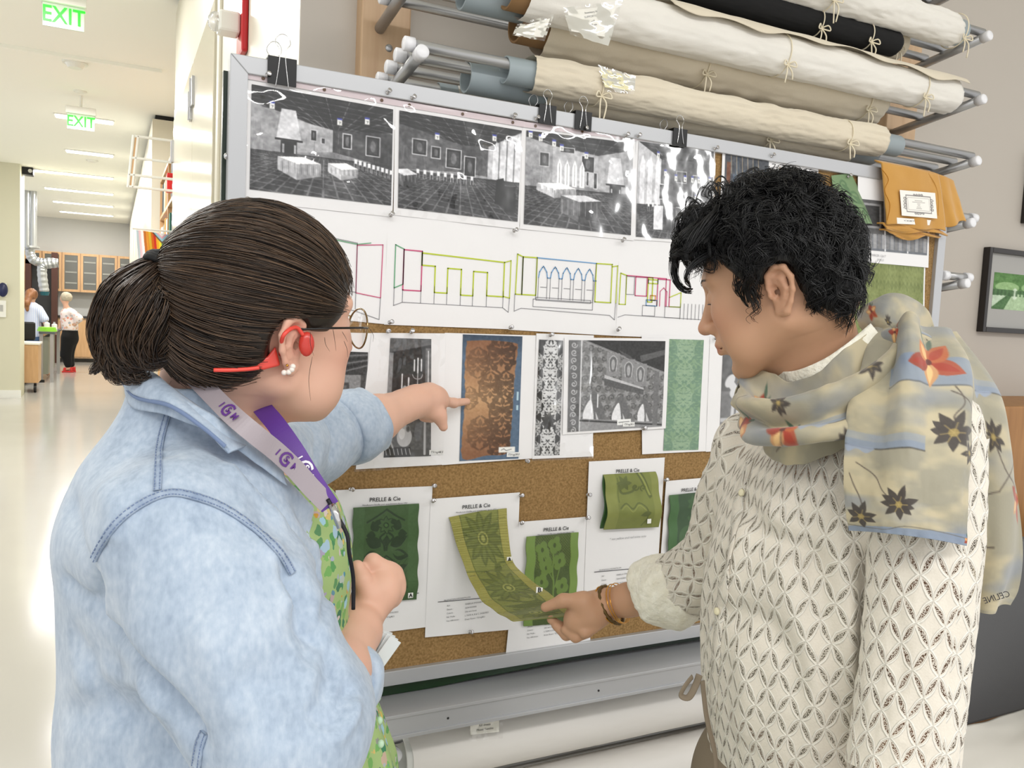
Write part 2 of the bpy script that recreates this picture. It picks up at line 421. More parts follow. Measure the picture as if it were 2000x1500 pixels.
# right hand wall of the corridor, carrying the tall cupboard doors
def door_wall():
    mb = MB().box((XW, YB, 0), (XW + .25, YE, CEIL - .06))
    o = struct(mb.build('wall_right', m_cream))
    struct(MB().box((XW + .02, YB + .02, CEIL - .06), (XW + .2, YE - .02, CEIL)).build('gap_shade_strip_1', m_dark))  # near-black strip: shade of the gap above the door wall, put in as colour
    zt = 2.80
    y1 = onX(384, 300, XW)[1]; y2 = 6.0
    struct(MB().box((XW - .012, 3.45, 0), (XW, 3.53, zt + .08)).box((XW - .012, 3.53, zt), (XW, y2 + .1, zt + .08)).build('trim_2', m_cream, bevel=.003))
    for i, (a, b) in enumerate(((3.54, y1 - .006), (y1 + .006, y2))):
        d = struct(MB().box((XW - .022, a, .02), (XW - .002, b, zt - .01)).build('door_%d' % (i + 1), mat('cream_gloss_door', (.82, .795, .71), .14), bevel=.003))
        for z in (2.58, 1.4, .3):
            yy = y1 - .05 if i == 0 else y2 - .03
            if i == 1:
                for yc in (y1 + .05, y2 - .05): MB().box((XW - .034, yc - .035, z - .07), (XW - .022, yc + .035, z + .07)).tube([(XW - .036, yc, z - .07), (XW - .036, yc, z + .07)], .006).build('hinge', m_steel, d)
            else: MB().box((XW - .034, yy - .035, z - .02), (XW - .022, yy + .035, z + .12)).tube([(XW - .036, yy + .03, z - .02), (XW - .036, yy + .03, z + .12)], .006).build('hinge', m_steel, d)
door_wall()
struct(MB().box((XW + .25, YB, 0), (6, YB + .12, CEIL)).build('wall_back', m_grey))
struct(MB().box((XW + .001, YB - .004, 0), (XW + .25, YB, CEIL)).build('wall_back', m_grey))
XC = onY(298, 215, 9.9)[0]
struct(MB().box((XC, 9.9, 0), (XC + .3, YF, CEIL - .05)).build('wall_corridor', m_cream))
struct(MB().box((XC + .03, 9.93, CEIL - .05), (XC + .3, YF, CEIL)).build('gap_shade_strip_3', m_dark))  # same dark strip, painted shade of the slit under the corridor ceiling
struct(MB().box((XW + .3, YE, 0), (XW + .5, 9.9, CEIL)).build('wall_alcove', m_cream))
struct(MB().box((-5, YF, 0), (6, YF + .2, CEIL)).build('wall_far', m_far))
struct(MB().box((-1.6, 14.9, 0), (-1.305, 15.6, CEIL)).box((-3.2, 14.9, 0), (-1.6, 15.3, CEIL)).build('wall_left', mat('olive_cream_paint', (.83, .82, .73), .7)))
struct(MB().box((-3.2, 14.87, 0), (-1.29, 14.9, .12)).build('baseboard_left', m_white))
struct(MB().box((-5, 3.0, CEIL - .03), (XW, 3.08, CEIL)).build('trim_4', m_ceil))
struct(MB().box((-5, 8.0, CEIL - .03), (XC, 8.06, CEIL)).build('trim_5', m_ceil))
# ceiling light strips: right ends line up along the corridor
em = mat('lit_diffuser', (1, 1, 1), .5, emit=((1, .985, .95), 9))
for i, (xl, yr) in enumerate([(110, 240), (130, 305), (65, 349), (87, 380), (103, 404), (116, 422), (126, 440)]):
    c = onZ(220, yr, CEIL - .01); l = onZ(xl, yr - (220 - xl) * .11, CEIL - .01); w = .16
    t = empty('ceiling_light', (c[0], c[1], CEIL - .01), 'white linear light strip on the corridor ceiling, %s from the exit signs' % ('first second third fourth fifth sixth seventh'.split()[i]), 'ceiling light', 'linear ceiling lights')
    MB().box((l[0] - .02, c[1] - w / 2 - .02, CEIL - .012), (c[0] + .02, c[1] + w / 2 + .02, CEIL - .001)).build('frame', m_white, t)
    MB().box((l[0], c[1] - w / 2, CEIL - .02), (c[0], c[1] + w / 2, CEIL - .0125)).build('diffuser', em, t)
    area('ceiling_lamp_light', ((l[0] + c[0]) / 2, c[1], CEIL - .03), (abs(c[0] - l[0]), w), 22 if i < 2 else 44)
# exit signs
def exit_sign(x0, x1, ytop, ybot, Y, lab, hous):
    a = onY(x0, ybot, Y); b = onY(x1, ytop, Y); w = .30; h = .19; cx = (a[0] + b[0]) / 2; cz = (a[2] + b[2]) / 2
    w = abs(b[0] - a[0]); h = .62 * w
    t = empty('exit_sign', (cx, Y, cz + h / 2), lab, 'exit sign', 'green exit signs')
    p = MB().box((cx - w / 2, Y, cz - h / 2), (cx + w / 2, Y + .012, cz + h / 2)).build('panel', mat('sign_acrylic', (.80, .86, .78), .15), t, bevel=.002)
    text('lettering', 'EXIT', h * .98, (cx, Y - .004, cz), (1, 0, 0), (0, 0, 1), (0, -1, 0), mat('exit_green', (.1, .8, .1), .4, emit=((.1, .9, .12), 1.6)), t, bold=.0015, cond=.84)
    MB().box((cx - w * .55, Y - .03, cz + h / 2), (cx + w * .55, Y + .05, cz + h / 2 + .07)).build('housing', m_white, t, bevel=.004)
    MB().tube([(cx, Y + .01, cz + h / 2 + .07), (cx, Y + .01, CEIL)], .012).build('stem', m_white, t)
exit_sign(83, 165, 4, 62, 6.2, 'larger green EXIT sign hanging nearest, above the smoke detector', 1)
exit_sign(131, 185, 222, 256, 9.5, 'smaller green EXIT sign hanging farther back in front of a light strip', 1)
def disc(name, p, r, h, lab, cat, m):
    t = empty(name, p, lab, cat); MB().tube([p, p - A([0, 0, h * .5])], r, 20).build('base', m, t); MB().tube([p - A([0, 0, h * .5]), p - A([0, 0, h])], [r * .8, r * .55], 20).build('dome', m, t)
disc('smoke_detector', onZ(147, 117, CEIL), .1, .07, 'round white smoke detector on the ceiling between the exit signs', 'smoke detector', m_white)
disc('ceiling_sensor', onZ(157, 178, CEIL), .06, .02, 'small flat round sensor on the ceiling above the farther exit sign', 'sensor', m_white)
disc('sprinkler_head', onZ(180, 313, CEIL), .08, .03, 'small sprinkler head between the light strips on the grey ceiling', 'sprinkler', m_white)
# fire strobe on the door wall
def strobe():
    c = onX(480, 55, XW); y = c[1]; z = c[2]
    t = empty('fire_alarm_strobe', (XW, y, z), 'red fire alarm plate with clear strobe on cream wall above the board', 'alarm')
    MB().box((XW - .02, y - .065, z - .09), (XW, y + .065, z + .09)).build('plate', mat('alarm_red', (.72, .06, .1), .35), t, bevel=.008)
    MB().box((XW - .085, y - .035, z - .03), (XW - .02, y + .035, z + .035)).build('housing', m_white, t, bevel=.008)
    MB().ell((XW - .09, y, z + .003), (.025, .032, .03)).build('lens', mat('clear_plastic', (.95, .95, .95), .08, trans=.8), t, True)
strobe()
# ---------------------------------------------------------------- shelf of binders, pipes and flag on the right of the corridor
def shelf():
    t = empty('bookcase', (.6, 9.3, 0), 'open wooden bookcase against the right corridor wall, full of binders', 'bookcase')
    for z in (2.08, 2.50, 2.90): MB().box((.452, 7.0, z - .02), (.66, 9.86, z + .012)).build('shelf', m_beech, t)
    for y in (7.0, 8.42, 9.84): MB().box((.452, y, 0), (.66, y + .03, 2.91)).build('side_panel', m_beech, t)
    rng = np.random.default_rng(3)
    cols = ['c97a35', '1f4f3f', 'd8d3c6', '2a3a44', 'b8b3a6', 'c0392b', '2f6b57', 'e0dccf', '3a3f45', 'd58b3a', '7a8a86', 'eeeae0']
    names = {'c97a35': 'orange', '1f4f3f': 'green', 'd8d3c6': 'cream', '2a3a44': 'navy', 'b8b3a6': 'grey', 'c0392b': 'red', '2f6b57': 'teal', 'e0dccf': 'ivory', '3a3f45': 'charcoal', 'd58b3a': 'amber', '7a8a86': 'sage', 'eeeae0': 'white'}
    for z, row in ((2.09, 'lower'), (2.51, 'upper')):
        y = 7.06; k = 0
        while y < 9.74:
            w = rng.uniform(.125, .17); h = rng.uniform(.26, .35); c = cols[int(rng.integers(len(cols)))]
            if not (8.38 < y + w and y < 8.47):
                o = MB().box((.458 + rng.uniform(0, .02), y, z + .002), (.64, y + w - .008, z + .002 + h)).build('binder', mat('binder_' + c, hexc(c), .5), None, bevel=.006)
                tag(o, '%s binder, %s from the near end on the %s shelf of the corridor bookcase' % (names[c], 'first second third fourth fifth sixth seventh eighth ninth tenth eleventh twelfth thirteenth fourteenth fifteenth sixteenth seventeenth eighteenth nineteenth twentieth'.split()[min(k, 19)], row), 'binder', 'binders on the corridor bookcase'); k += 1
            y += w
    o = MB().box((.40, 7.6, 2.53), (.452, 7.75, 2.68)).build('box', mat('box_red', (.86, .1, .1), .4), None, bevel=.005); tag(o, 'small bright red box hanging on the front of the corridor bookcase', 'box')
shelf()
def pipe_frame():
    Y = 7.4; t = empty('pipe_rack', (XW + .3, Y, 2.8), 'white pipe rack with a wooden slat end sticking out over the corridor', 'rack')
    q = lambda x, y: onY(x, y, Y)
    for (a, b) in (((264, 266), (352, 272)), ((257, 308), (352, 313)), ((252, 341), (350, 345)), ((250, 364), (350, 369))): 
        p0 = q(*a); p1 = p0.copy(); p1[0] = XW + .31
        MB().tube([p0, p1], .011, 10).build('pipe', m_white, t)
    MB().tube([q(261, 264), q(250, 366)], .011, 10).tube([q(270, 266), q(259, 366)], .011, 10).build('end_pipe', m_white, t)
    a, b, c, d = q(262, 268), q(269, 268), q(258, 364), q(251, 364)
    MB().prism([a, b, c, d], (0, .02, 0)).build('slat', m_beech, t)
pipe_frame()
def flag():
    Y = 8.0; cv = Cv(150, 160, 'ffffff'); X0 = 0
    st = ['cfe8f5', 'f7d5df', 'ffffff', 'c9732c', 'f0a33a', 'f7d54a', 'ef7a2a', 'd8362a', 'f2b62c', 'f4e13a', '3fae49', '3b62d9', '5b3fc4', '8a4aa8', '9a6a55']
    for i, c in enumerate(st): cv.poly([(i / 15 - .01, 0), ((i + 1) / 15, 0), ((i + 1) / 15 + .02, .78), (i / 15 + .02, .78)], c)
    cv.rect(0, .78, 1, 1, 'e9e1d6')
    for i in range(9): cv.rect(i / 9, .8 + .06 * (i % 3), i / 9 + .09, .88 + .06 * (i % 3), ['e85a4a', 'f3c53c', '59b567', '4b78d6', '9a62b5', 'ee8b3b', 'e9e1d6', '7fb6e6', 'f2a0b0'][i])
    cv.poly([(.42, 0), (.95, 0), (.69, .28)], '6b5a4e').poly([(.47, 0), (.9, 0), (.69, .22)], '9fd3e8').poly([(.54, 0), (.84, 0), (.69, .15)], 'f3bccb').poly([(.6, 0), (.78, 0), (.69, .09)], 'ffffff')
    nu, nv = 90, 100; u, v = np.meshgrid(np.linspace(0, 1, nu), np.linspace(0, 1, nv)); u = u.ravel(); v = v.ravel()
    a = onY(266, 449, Y); b = onY(338, 449, Y); c = onY(272, 524, Y)
    W = (b[0] - a[0]); H = a[2] - c[2]
    V = np.stack([a[0] + u * W + .02 * v, Y + .02 * np.sin(u * 16) * (.3 + v), a[2] - v * H - .02 * u], 1)
    t = empty('rainbow_flag', (a[0] + W / 2, Y, a[2]), 'striped rainbow pride flag hanging at the end of the corridor bookcase', 'flag')
    o = mk('cloth', V, grid_faces(nu, nv), t, mat('printed_flag', attr='paint', rough=.8), uv=None, col=cv.samp(u, v)); s = o.modifiers.new('solid', 'SOLIDIFY'); s.thickness = .002
    MB().tube([(a[0] - .03, Y, a[2] + .01), (XW + .31, Y, a[2] + .01)], .008, 8).build('rod', m_white, t)
flag()
# ---------------------------------------------------------------- the far laboratory
def cabinets():
    Y = YF; ztop = onY(240, 502, Y)[2]; zb = onY(240, 575, Y)[2]; m_gl = mat('cabinet_glass', (.42, .42, .40), .15)
    xs = [onY(x, 540, Y)[0] for x in (36, 50, 84, 122, 158, 194, 229, 262, 297)]
    k = 0
    for i in range(len(xs) - 1):
        a, b = xs[i], xs[i + 1]; t = empty('wall_cabinet', ((a + b) / 2, Y, zb), 'wooden glass-door wall cabinet on the far wall, %s from the left' % 'first second third fourth fifth sixth seventh eighth'.split()[i], 'cabinet', 'glass-door wall cabinets')
        MB().box((a, Y - .32, zb), (b, Y, ztop)).build('body', m_maple, t)
        fr = .06
        MB().box((a + .01, Y - .35, zb), (a + fr, Y - .32, ztop)).box((b - fr, Y - .35, zb), (b - .01, Y - .32, ztop)).box((a + fr, Y - .35, zb), (b - fr, Y - .32, zb + fr)).box((a + fr, Y - .35, ztop - fr), (b - fr, Y - .32, ztop)).build('door', m_beech, t)
        MB().box((a + fr, Y - .335, zb + fr), (b - fr, Y - .325, ztop - fr)).build('glass_pane', m_gl, t)
        for q in range(3): MB().box((a + fr + .02, Y - .345, zb + .2 + q * .27), (b - fr - .02, Y - .337, zb + .24 + q * .27)).build('shelf', mat('pale_shelf', (.6, .6, .57), .4), t)
    zc = onY(240, 620, Y)[2]
    t = empty('base_cabinet', (-.5, Y - .3, 0), 'long wooden base cabinet with dark worktop below the wall cabinets', 'cabinet')
    MB().box((-4, Y - .6, .1), (XC - .12, Y - .01, zc - .05)).build('body', m_maple, t)
    for i in range(8): MB().box((-3.95 + i * .5, Y - .625, .14), (-3.5 + i * .5, Y - .6, zc - .1)).build('door', m_beech, t)
    MB().box((-4, Y - .65, zc - .05), (XC - .12, Y - .01, zc)).build('worktop', mat('dark_worktop', (.2, .2, .2), .3), t)
    MB().tube([(-.35, Y - .3, zc), (-.35, Y - .3, zc + .25), (-.35, Y - .42, zc + .3), (-.35, Y - .5, zc + .24)], .015, 8).build('faucet', m_chrome, t)
    # darker wooden doorway
    q = lambda x, y, Y2=Y - .5: onY(x, y, Y2)
    t = empty('fume_hood', (-2.2, Y - .5, 0), 'dark brown wooden hood standing before the wall cabinets', 'hood')
    a = q(53, 508); b = q(62, 640); MB().box((a[0], Y - 1.0, 0), (a[0] + .12, Y - .66, a[2])).build('post', m_brown, t)
    a2 = q(103, 495); MB().box((a2[0], Y - 1.0, 0), (a2[0] + .13, Y - .66, a2[2])).build('post', m_brown, t)
    MB().box((a[0], Y - 1.0, a[2] - .1), (a2[0] + .13, Y - .66, a[2] + .02)).build('top_rail', m_brown, t)
    MB().box((a[0] + .12, Y - .72, .9), (a2[0], Y - .68, a[2] - .1)).build('back_panel', mat('hood_inside', (.2, .2, .21), .3), t)
cabinets()
def duct():
    Y = 18.5; q = lambda x, y, dy=0: onY(x, y, Y + dy)
    t = empty('extraction_arm', q(60, 410), 'silver extraction arm with bent flexible duct hanging from the ceiling', 'duct', None)
    ma = mat('brushed_aluminium', (.72, .73, .74), .3, .8)
    for x in (53, 65):
        a = q(x, 482); b = a.copy(); b[2] = CEIL; MB().tube([a, b], .06, 14).build('riser', ma, t)
    MB().tube([q(59, 480), q(59, 484)], .16, 20).build('flange', ma, t)
    pts = spline([q(59, 484), q(59, 496), q(66, 508), q(82, 513), q(98, 512), q(113, 514)], 22); r = .085 + .004 * np.cos(np.arange(22) * PI)
    MB().tube(pts, list(r), 14).build('flexible_duct', ma, t)
    pts = spline([q(113, 514), q(95, 516), q(84, 519), q(82, 530), q(84, 552), q(87, 570)], 22)
    MB().tube(pts, list(.085 + .004 * np.cos(np.arange(22) * PI)), 14).build('flexible_duct', ma, t)
    MB().tube([q(87, 570), q(87, 577)], [.09, .07], 14).build('nozzle', mat('teal_plastic', (.1, .35, .4), .4), t)
duct()
def lab_furniture():
    # wooden trolley by the left wall
    a = onZ(38, 760, 0); Y = 15.7
    x0 = onY(38, 700, Y)[0]; x1 = onY(75, 700, Y)[0]; zt = onY(60, 673, Y)[2]
    t = empty('wooden_trolley', ((x0 + x1) / 2, Y, 0), 'pale wooden trolley on casters beside the left wall', 'trolley')
    MB().box((x0 - .3, Y, .16), (x1, Y + .6, zt)).build('body', m_beech, t, bevel=.01); MB().box((x0 - .32, Y - .02, zt), (x1 + .02, Y + .62, zt + .03)).build('top', m_white, t)
    for x in (x0 + .05, x1 - .05): MB().tube([(x - .02, Y + .06, .07), (x + .02, Y + .06, .07)], .07, 14).box((x - .02, Y + .04, .1), (x + .02, Y + .08, .17)).build('caster', m_black, t)
    # lab bench with legs
    Y = 17.6; x0 = onY(68, 650, Y)[0]; x1 = onY(108, 650, Y)[0]; zt = onY(90, 648, Y)[2]
    t = empty('lab_bench', ((x0 + x1) / 2, Y, 0), 'lab bench with dark top and steel legs beside the woman in black trousers', 'bench')
    MB().box((x0 + .06, Y, zt - .04), (x1, Y + 2.2, zt)).build('top', mat('grey_bench_top', (.35, .36, .37), .25), t)
    for (x, y) in ((x1 - .06, Y + .05), (x1 - .06, Y + 2.1), (x0 + .1, Y + .05)): MB().box((x - .03, y, .0), (x + .03, y + .06, zt - .04)).build('leg', m_steel, t)
    MB().box((x0 + .12, Y + .1, .15), (x1 - .12, Y + 2.0, zt - .1)).build('drawer_unit', mat('grey_green_metal', (.55, .56, .5), .4), t)
    q = lambda x, y: onY(x, y, Y + .3)
    c = q(92, 645); c[2] = zt
    b = MB(); 
    for i in range(4): b.tube([c + A([0, 0, .001 + i * .02]), c + A([0, 0, .019 + i * .02])], .17 - .008 * i, 20)
    tag(b.build('plastic_tray', mat('lime_plastic', (.62, .88, .28), .35), None), 'lime green plastic tub on the lab bench', 'tub')
    for i, (x, h, lab) in enumerate(((88, .2, 'small white pump bottle on the bench behind the lime tub, left one'), (103, .17, 'small white squeeze bottle on the bench at the right of the lime tub'))):
        p = q(x, 640); p[1] += .5; p[2] = zt; t2 = empty('bottle', p, lab, 'bottle', 'bottles on the lab bench'); MB().tube([p, p + A([0, 0, h * .7]), p + A([0, 0, h * .8])], [.05, .05, .02], 12).build('body', m_white, t2); MB().tube([p + A([0, 0, h * .8]), p + A([0, 0, h])], .02, 10).build('cap', m_chrome, t2)
    # black office chair
    Y = 17.0; a = onY(38, 628, Y); b = onY(69, 665, Y)
    t = empty('office_chair', ((a[0] + b[0]) / 2, Y, 0), 'black office chair seen from behind by the lab bench', 'chair')
    MB().box((a[0] - .1, Y, b[2]), (b[0], Y + .06, a[2])).build('backrest', m_black, t, bevel=.03); MB().box((a[0] - .1, Y + .06, b[2] - .2), (b[0], Y + .5, b[2] - .12)).build('seat', m_black, t, bevel=.03)
    cx = (a[0] + b[0]) / 2 - .05; MB().tube([(cx, Y + .28, .08), (cx, Y + .28, b[2] - .2)], .03).build('pole', m_chrome, t)
    MB().box((cx - .3, Y + .25, .03), (cx + .3, Y + .31, .08)).box((cx - .03, Y, .03), (cx + .03, Y + .56, .08)).build('base', m_black, t)
    MB().box((cx - .03, Y + .03, b[2] - .16), (cx + .03, Y + .1, b[2] + .1)).build('bracket', m_black, t)
    # column fittings
    Y = 14.9; a = onY(6, 566, Y); t = empty('dispenser', a, 'small dark blue oval dispenser on the left wall end', 'dispenser'); MB().ell(a + A([0, -.04, 0]), (.07, .05, .11)).build('cover', mat('navy_plastic', (.1, .13, .3), .3), t, True); MB().box(a + A([-.05, -.02, -.1]), a + A([.05, 0, .1])).build('plate', m_white, t)
    a = onY(5, 602, Y); t = empty('wall_switch', a, 'white switch box under the blue dispenser on left wall', 'switch'); MB().box(a + A([-.07, -.03, -.14]), a + A([.05, 0, .12])).build('plate', m_white, t, bevel=.008); MB().box(a + A([-.03, -.04, -.05]), a + A([.01, -.03, .05])).build('toggle', mat('pale_grey_plastic', (.7, .7, .68), .4), t)
    a = onZ(46, 327, CEIL); t = empty('ceiling_projector', a, 'black boxy projector on the ceiling beside the left wall', 'projector'); MB().box(a + A([-.2, -.1, -.12]), a + A([.14, .1, 0])).build('body', m_black, t, bevel=.01); MB().tube([a + A([.1, -.1, -.06]), a + A([.1, -.13, -.06])], .03).build('lens', m_chrome, t)
lab_furniture()
# ================================================================ CORK BOARD AND EVERYTHING PINNED ON IT
BY = 1.58
NY = A([0, -1., 0]); UX = A([1., 0, 0]); UZ = A([0, 0, 1.])
m_alu = mat('silver_aluminium', (.74, .745, .755), .32, .35, None, None)
m_cork = mat('cork', (.66, .525, .335), .9, 0, (420, .6, .002), (210, (.49, .375, .21), 1.0))
m_paper = mat('white_paper', (.93, .925, .925), .75, 0, (9, .25, .01), None)
m_ink = mat('grey_ink', (.25, .25, .27), .8)
m_pencil = mat('pencil_grey', (.66, .66, .67), .8)
def board():
    t = empty('cork_board', (1.1, BY, .81), 'large cork board in a silver aluminium frame covered with pinned papers', 'notice board')
    x0, x1, z0, z1, f = .183, 2.105, .815, 2.028, .031
    MB().box((x0 + .01, BY, z0 + .01), (x1 - .01, BY + .018, z1 - .01)).build('cork_panel', m_cork, t)
    def mitre(P, name='frame'):
        mb = MB(); mb.prism([A([p[0], BY - .012, p[1]]) for p in P], (0, .034, 0)); return mb.build(name, m_alu, t, bevel=.0015)
    mitre([(x0, z0), (x0 + f, z0 + f), (x0 + f, z1 - f), (x0, z1)]); mitre([(x1, z0), (x1, z1), (x1 - f, z1 - f), (x1 - f, z0 + f)])
    mitre([(x0, z1), (x0 + f, z1 - f), (x1 - f, z1 - f), (x1, z1)]); mitre([(x0, z0), (x1, z0), (x1 - f, z0 + f), (x0 + f, z0 + f)])
    for z in (1.0, 1.85): MB().ell((x0 - .002, BY + .004, z), (.004, .004, .006)).build('screw', m_chrome, t, True)
    t = empty('chalkboard', (1.1, 1.63, 0), 'dark green chalkboard on a steel stand right behind the cork board', 'chalkboard')
    MB().box((.176, BY + .024, .79), (2.09, BY + .04, 2.005)).build('panel', mat('chalkboard_green', (.07, .15, .09), .35), t)
    tr = MB().box((.3, 1.50, .778), (2.15, BY + .05, .786)).box((.3, 1.49, .745), (2.1, 1.50, .792)).box((.3, 1.486, .742), (2.1, 1.492, .75)).box((.3, 1.486, .786), (2.1, 1.492, .793)).build('tray', m_alu, t, bevel=.001)
    for x in (.62, .98, 1.36, 1.7): MB().ell((x, 1.4895, .766), (.0025, .0015, .0025)).build('screw', m_black, t, True)
    for x in (.36, 2.13): MB().box((x - .02, BY + .048, .03), (x + .02, BY + .072, 1.95)).build('upright', m_steel, t)
    for x in (.36, 2.13): MB().box((x - .025, BY - .32, 0), (x + .025, BY + .25, .04)).build('foot', m_steel, t)
    # green perspex template lying in the tray
    P = [(.36, .7865), (.62, .7865), (.74, .7925), (.85, .7955), (.93, .7990), (.955, .8030), (.962, .8070), (.955, .8120), (.36, .8120)]
    tag(MB().prism([A([p[0], BY + .006, p[1]]) for p in P], (0, .01, 0)).build('acrylic_sheet', mat('green_acrylic', (.09, .2, .1), .08), None, bevel=.002), 'dark green acrylic sheet with curved edge standing in the tray under the board', 'acrylic sheet')
board()
def Q(*pts, Y=None): return [onY(x, y, BY - .002 if Y is None else Y) for x, y in pts]
_pc = [0]
def sheet(q, name='sheet', parent=None, m=None, y=-.003, n=(26, 26), wav=.0012, cv=None, curl=0.0, thick=.0003, seed=0, ins=(0, 0, 1, 1)):
    """paper through four board points TL TR BR BL, standing y in front of the cork"""
    nu, nv = (max(2, cv.w), max(2, cv.h)) if cv is not None else n
    u, v = np.meshgrid(np.linspace(0, 1, nu), np.linspace(0, 1, nv)); u = u.ravel(); v = v.ravel()
    uu = ins[0] + u * (ins[2] - ins[0]); vv = ins[1] + v * (ins[3] - ins[1])
    P = (1 - uu)[:, None] * ((1 - vv)[:, None] * q[0] + vv[:, None] * q[3]) + uu[:, None] * ((1 - vv)[:, None] * q[1] + vv[:, None] * q[2])
    P[:, 1] = BY + y - wav * (fbm(np.stack([uu * 3, vv * 3], 1), 2, seed) - .3) * 2 - curl * vv ** 3 * (4 * (uu - .5) ** 2 * .5 + .5)
    return mk(name, P, grid_faces(nu, nv), parent, m if m is not None else (mat('printed_paper', attr='paint', rough=.55) if cv is not None else m_paper), uv=None, col=None if cv is None else cv.samp(u, v))
def qsub(q, x0, y0, x1, y1):
    f = lambda u, v: (1 - u) * ((1 - v) * q[0] + v * q[3]) + u * ((1 - v) * q[1] + v * q[2])
    return [f(x0, y0), f(x1, y0), f(x1, y1), f(x0, y1)]
def qpt(q, u, v, dy=0.0):
    p = (1 - u) * ((1 - v) * q[0] + v * q[3]) + u * ((1 - v) * q[1] + v * q[2]); p = p.copy(); p[1] = BY + dy; return p
# ---- paintings of the pinned photographs
def g3(v): return (v, v, v * 1.01)
def room_photo(k, w=230, h=176):
    c = Cv(w, h, '8a8a8a', 1.0, .77); rng = np.random.default_rng(20 + k)
    c.rect(0, 0, 1, .77, g3(.60)); 
    # ceiling with beams running away
    hz = [.26, .24, .2, .22][k]
    c.poly([(0, 0), (1, 0), (1, hz * .75), (.55, hz), (0, hz * .45)], g3(.30))
    for i in range(16):
        x = i / 15; c.line([(x * 1.3 - .1, 0), (.45 + x * .25, hz * .9)], .006, g3(.52 if i % 2 else .17), .8)
    for i in range(5): c.line([(0, .02 + i * .03), (1, .05 + i * .045)], .010 - .001 * i, g3(.20), .8); c.line([(0, .032 + i * .03), (1, .062 + i * .045)], .003, g3(.66), .6)
    fl = [.47, .46, .45, .5][k]
    # walls
    walls = {0: [((.0, .12), (.22, .2), (.22, fl), (0, fl + .02), .62), ((.22, .2), (.56, .24), (.56, fl - .06), (.22, fl), .68), ((.56, .24), (1, .2), (1, fl), (.56, fl - .06), .40)],
             1: [((0, .1), (.5, .2), (.5, fl - .04), (0, fl), .46), ((.5, .2), (.76, .17), (.76, fl - .03), (.5, fl - .04), .42), ((.72, .18), (1, .02), (1, .62), (.72, fl - .02), .72)],
             2: [((0, .05), (.24, .1), (.24, fl), (0, fl), .62), ((.24, .1), (.66, .14), (.66, fl - .04), (.24, fl - .05), .70), ((.66, .14), (1, .06), (1, fl + .06), (.66, fl - .04), .66)],
             3: [((0, 0), (.3, .12), (.3, .66), (0, .77), .72), ((.3, .12), (1, .1), (1, fl), (.3, fl), .45)]}[k]
    for a, b, d, e, g in walls: c.poly([a, b, d, e], g3(g))
    for i in range(60):   # hangings, streaks
        x = rng.uniform(0, 1); y = rng.uniform(.22, fl - .06); c.line([(x, y), (x + rng.uniform(-.01, .01), y + rng.uniform(.03, .14))], .003, g3(rng.uniform(.3, .8)), .35)
    pics = {0: [(.40, .26, .05, .09), (.475, .31, .035, .05), (.63, .25, .07, .12), (.80, .24, .11, .16)], 1: [(.1, .2, .12, .13), (.25, .24, .08, .1), (.37, .24, .13, .16), (.52, .28, .10, .17)], 2: [(.12, .16, .09, .12), (.5, .15, .13, .14), (.55, .28, .03, .12), (.62, .28, .04, .14), (.3, .1, .14, .05)], 3: [(.22, .32, .16, .13), (.5, .2, .14, .1), (.72, .22, .1, .2)]}[k]
    for x, y, pw, ph in pics: c.rect(x, y, x + pw, y + ph, g3(.74)).rect(x + .008, y + .008, x + pw - .008, y + ph - .008, g3(.26)).rect(x + .02, y + .02, x + pw - .02, y + ph - .02, g3(.38)).ell(x + pw * .5, y + ph * .5, pw * .18, ph * .28, g3(.62), .5)
    if k in (0, 2):      # chimney breast
        x0 = .2 if k == 0 else .78
        c.poly([(x0, .14), (x0 + .1, .14), (x0 + .14, .36), (x0 - .03, .36)], g3(.78)).rect(x0 - .04, .36, x0 + .15, .375, g3(.3)).rect(x0 + .0, .375, x0 + .11, fl, g3(.30)).rect(x0 + .01, .40, x0 + .025, fl, g3(.72)).rect(x0 + .09, .40, x0 + .105, fl, g3(.72))
    if k == 2:           # gothic arches
        for i in range(4): x = .28 + i * .07; c.poly([(x, fl - .03), (x, .26), (x + .022, .2), (x + .045, .26), (x + .045, fl - .03)], g3(.86)).line([(x + .022, .24), (x + .022, fl - .04)], .004, g3(.5))
    if k == 1: 
        for i in range(4): x = .76 + i * .065; c.poly([(x, .6), (x, .22 - i * .03), (x + .03, .12 - i * .03), (x + .05, .2 - i * .03), (x + .05, .6)], g3(.8)); c.line([(x + .055, .1), (x + .055, .6)], .006, g3(.45))
    if k == 3:
        for i in range(3): c.poly([(.02 + i * .1, .6), (.03 + i * .1, .16), (.06 + i * .1, .1), (.09 + i * .1, .16), (.09 + i * .1, .6)], g3(.82))
    # floor of small tiles
    c.poly([(0, fl), (1, fl - .02), (1, .77), (0, .77)], g3(.36)); g = c._g(0, fl - .02, 1, .77); X, Y = g[2], g[3]; dpt = .12 / (Y - fl + .10)
    tile = ((np.abs(((X - .5) * dpt * 30) % 1 - .5) > .43) | (np.abs((dpt * 22 + X * 2) % 1 - .5) > .42)) & (Y > fl)
    c.put(g, tile * 1.0, g3(.62), .5); c.put(g, np.clip((.3 - np.abs(X - .55)) * 2, 0, 1) * (Y > fl), g3(.62), .35)
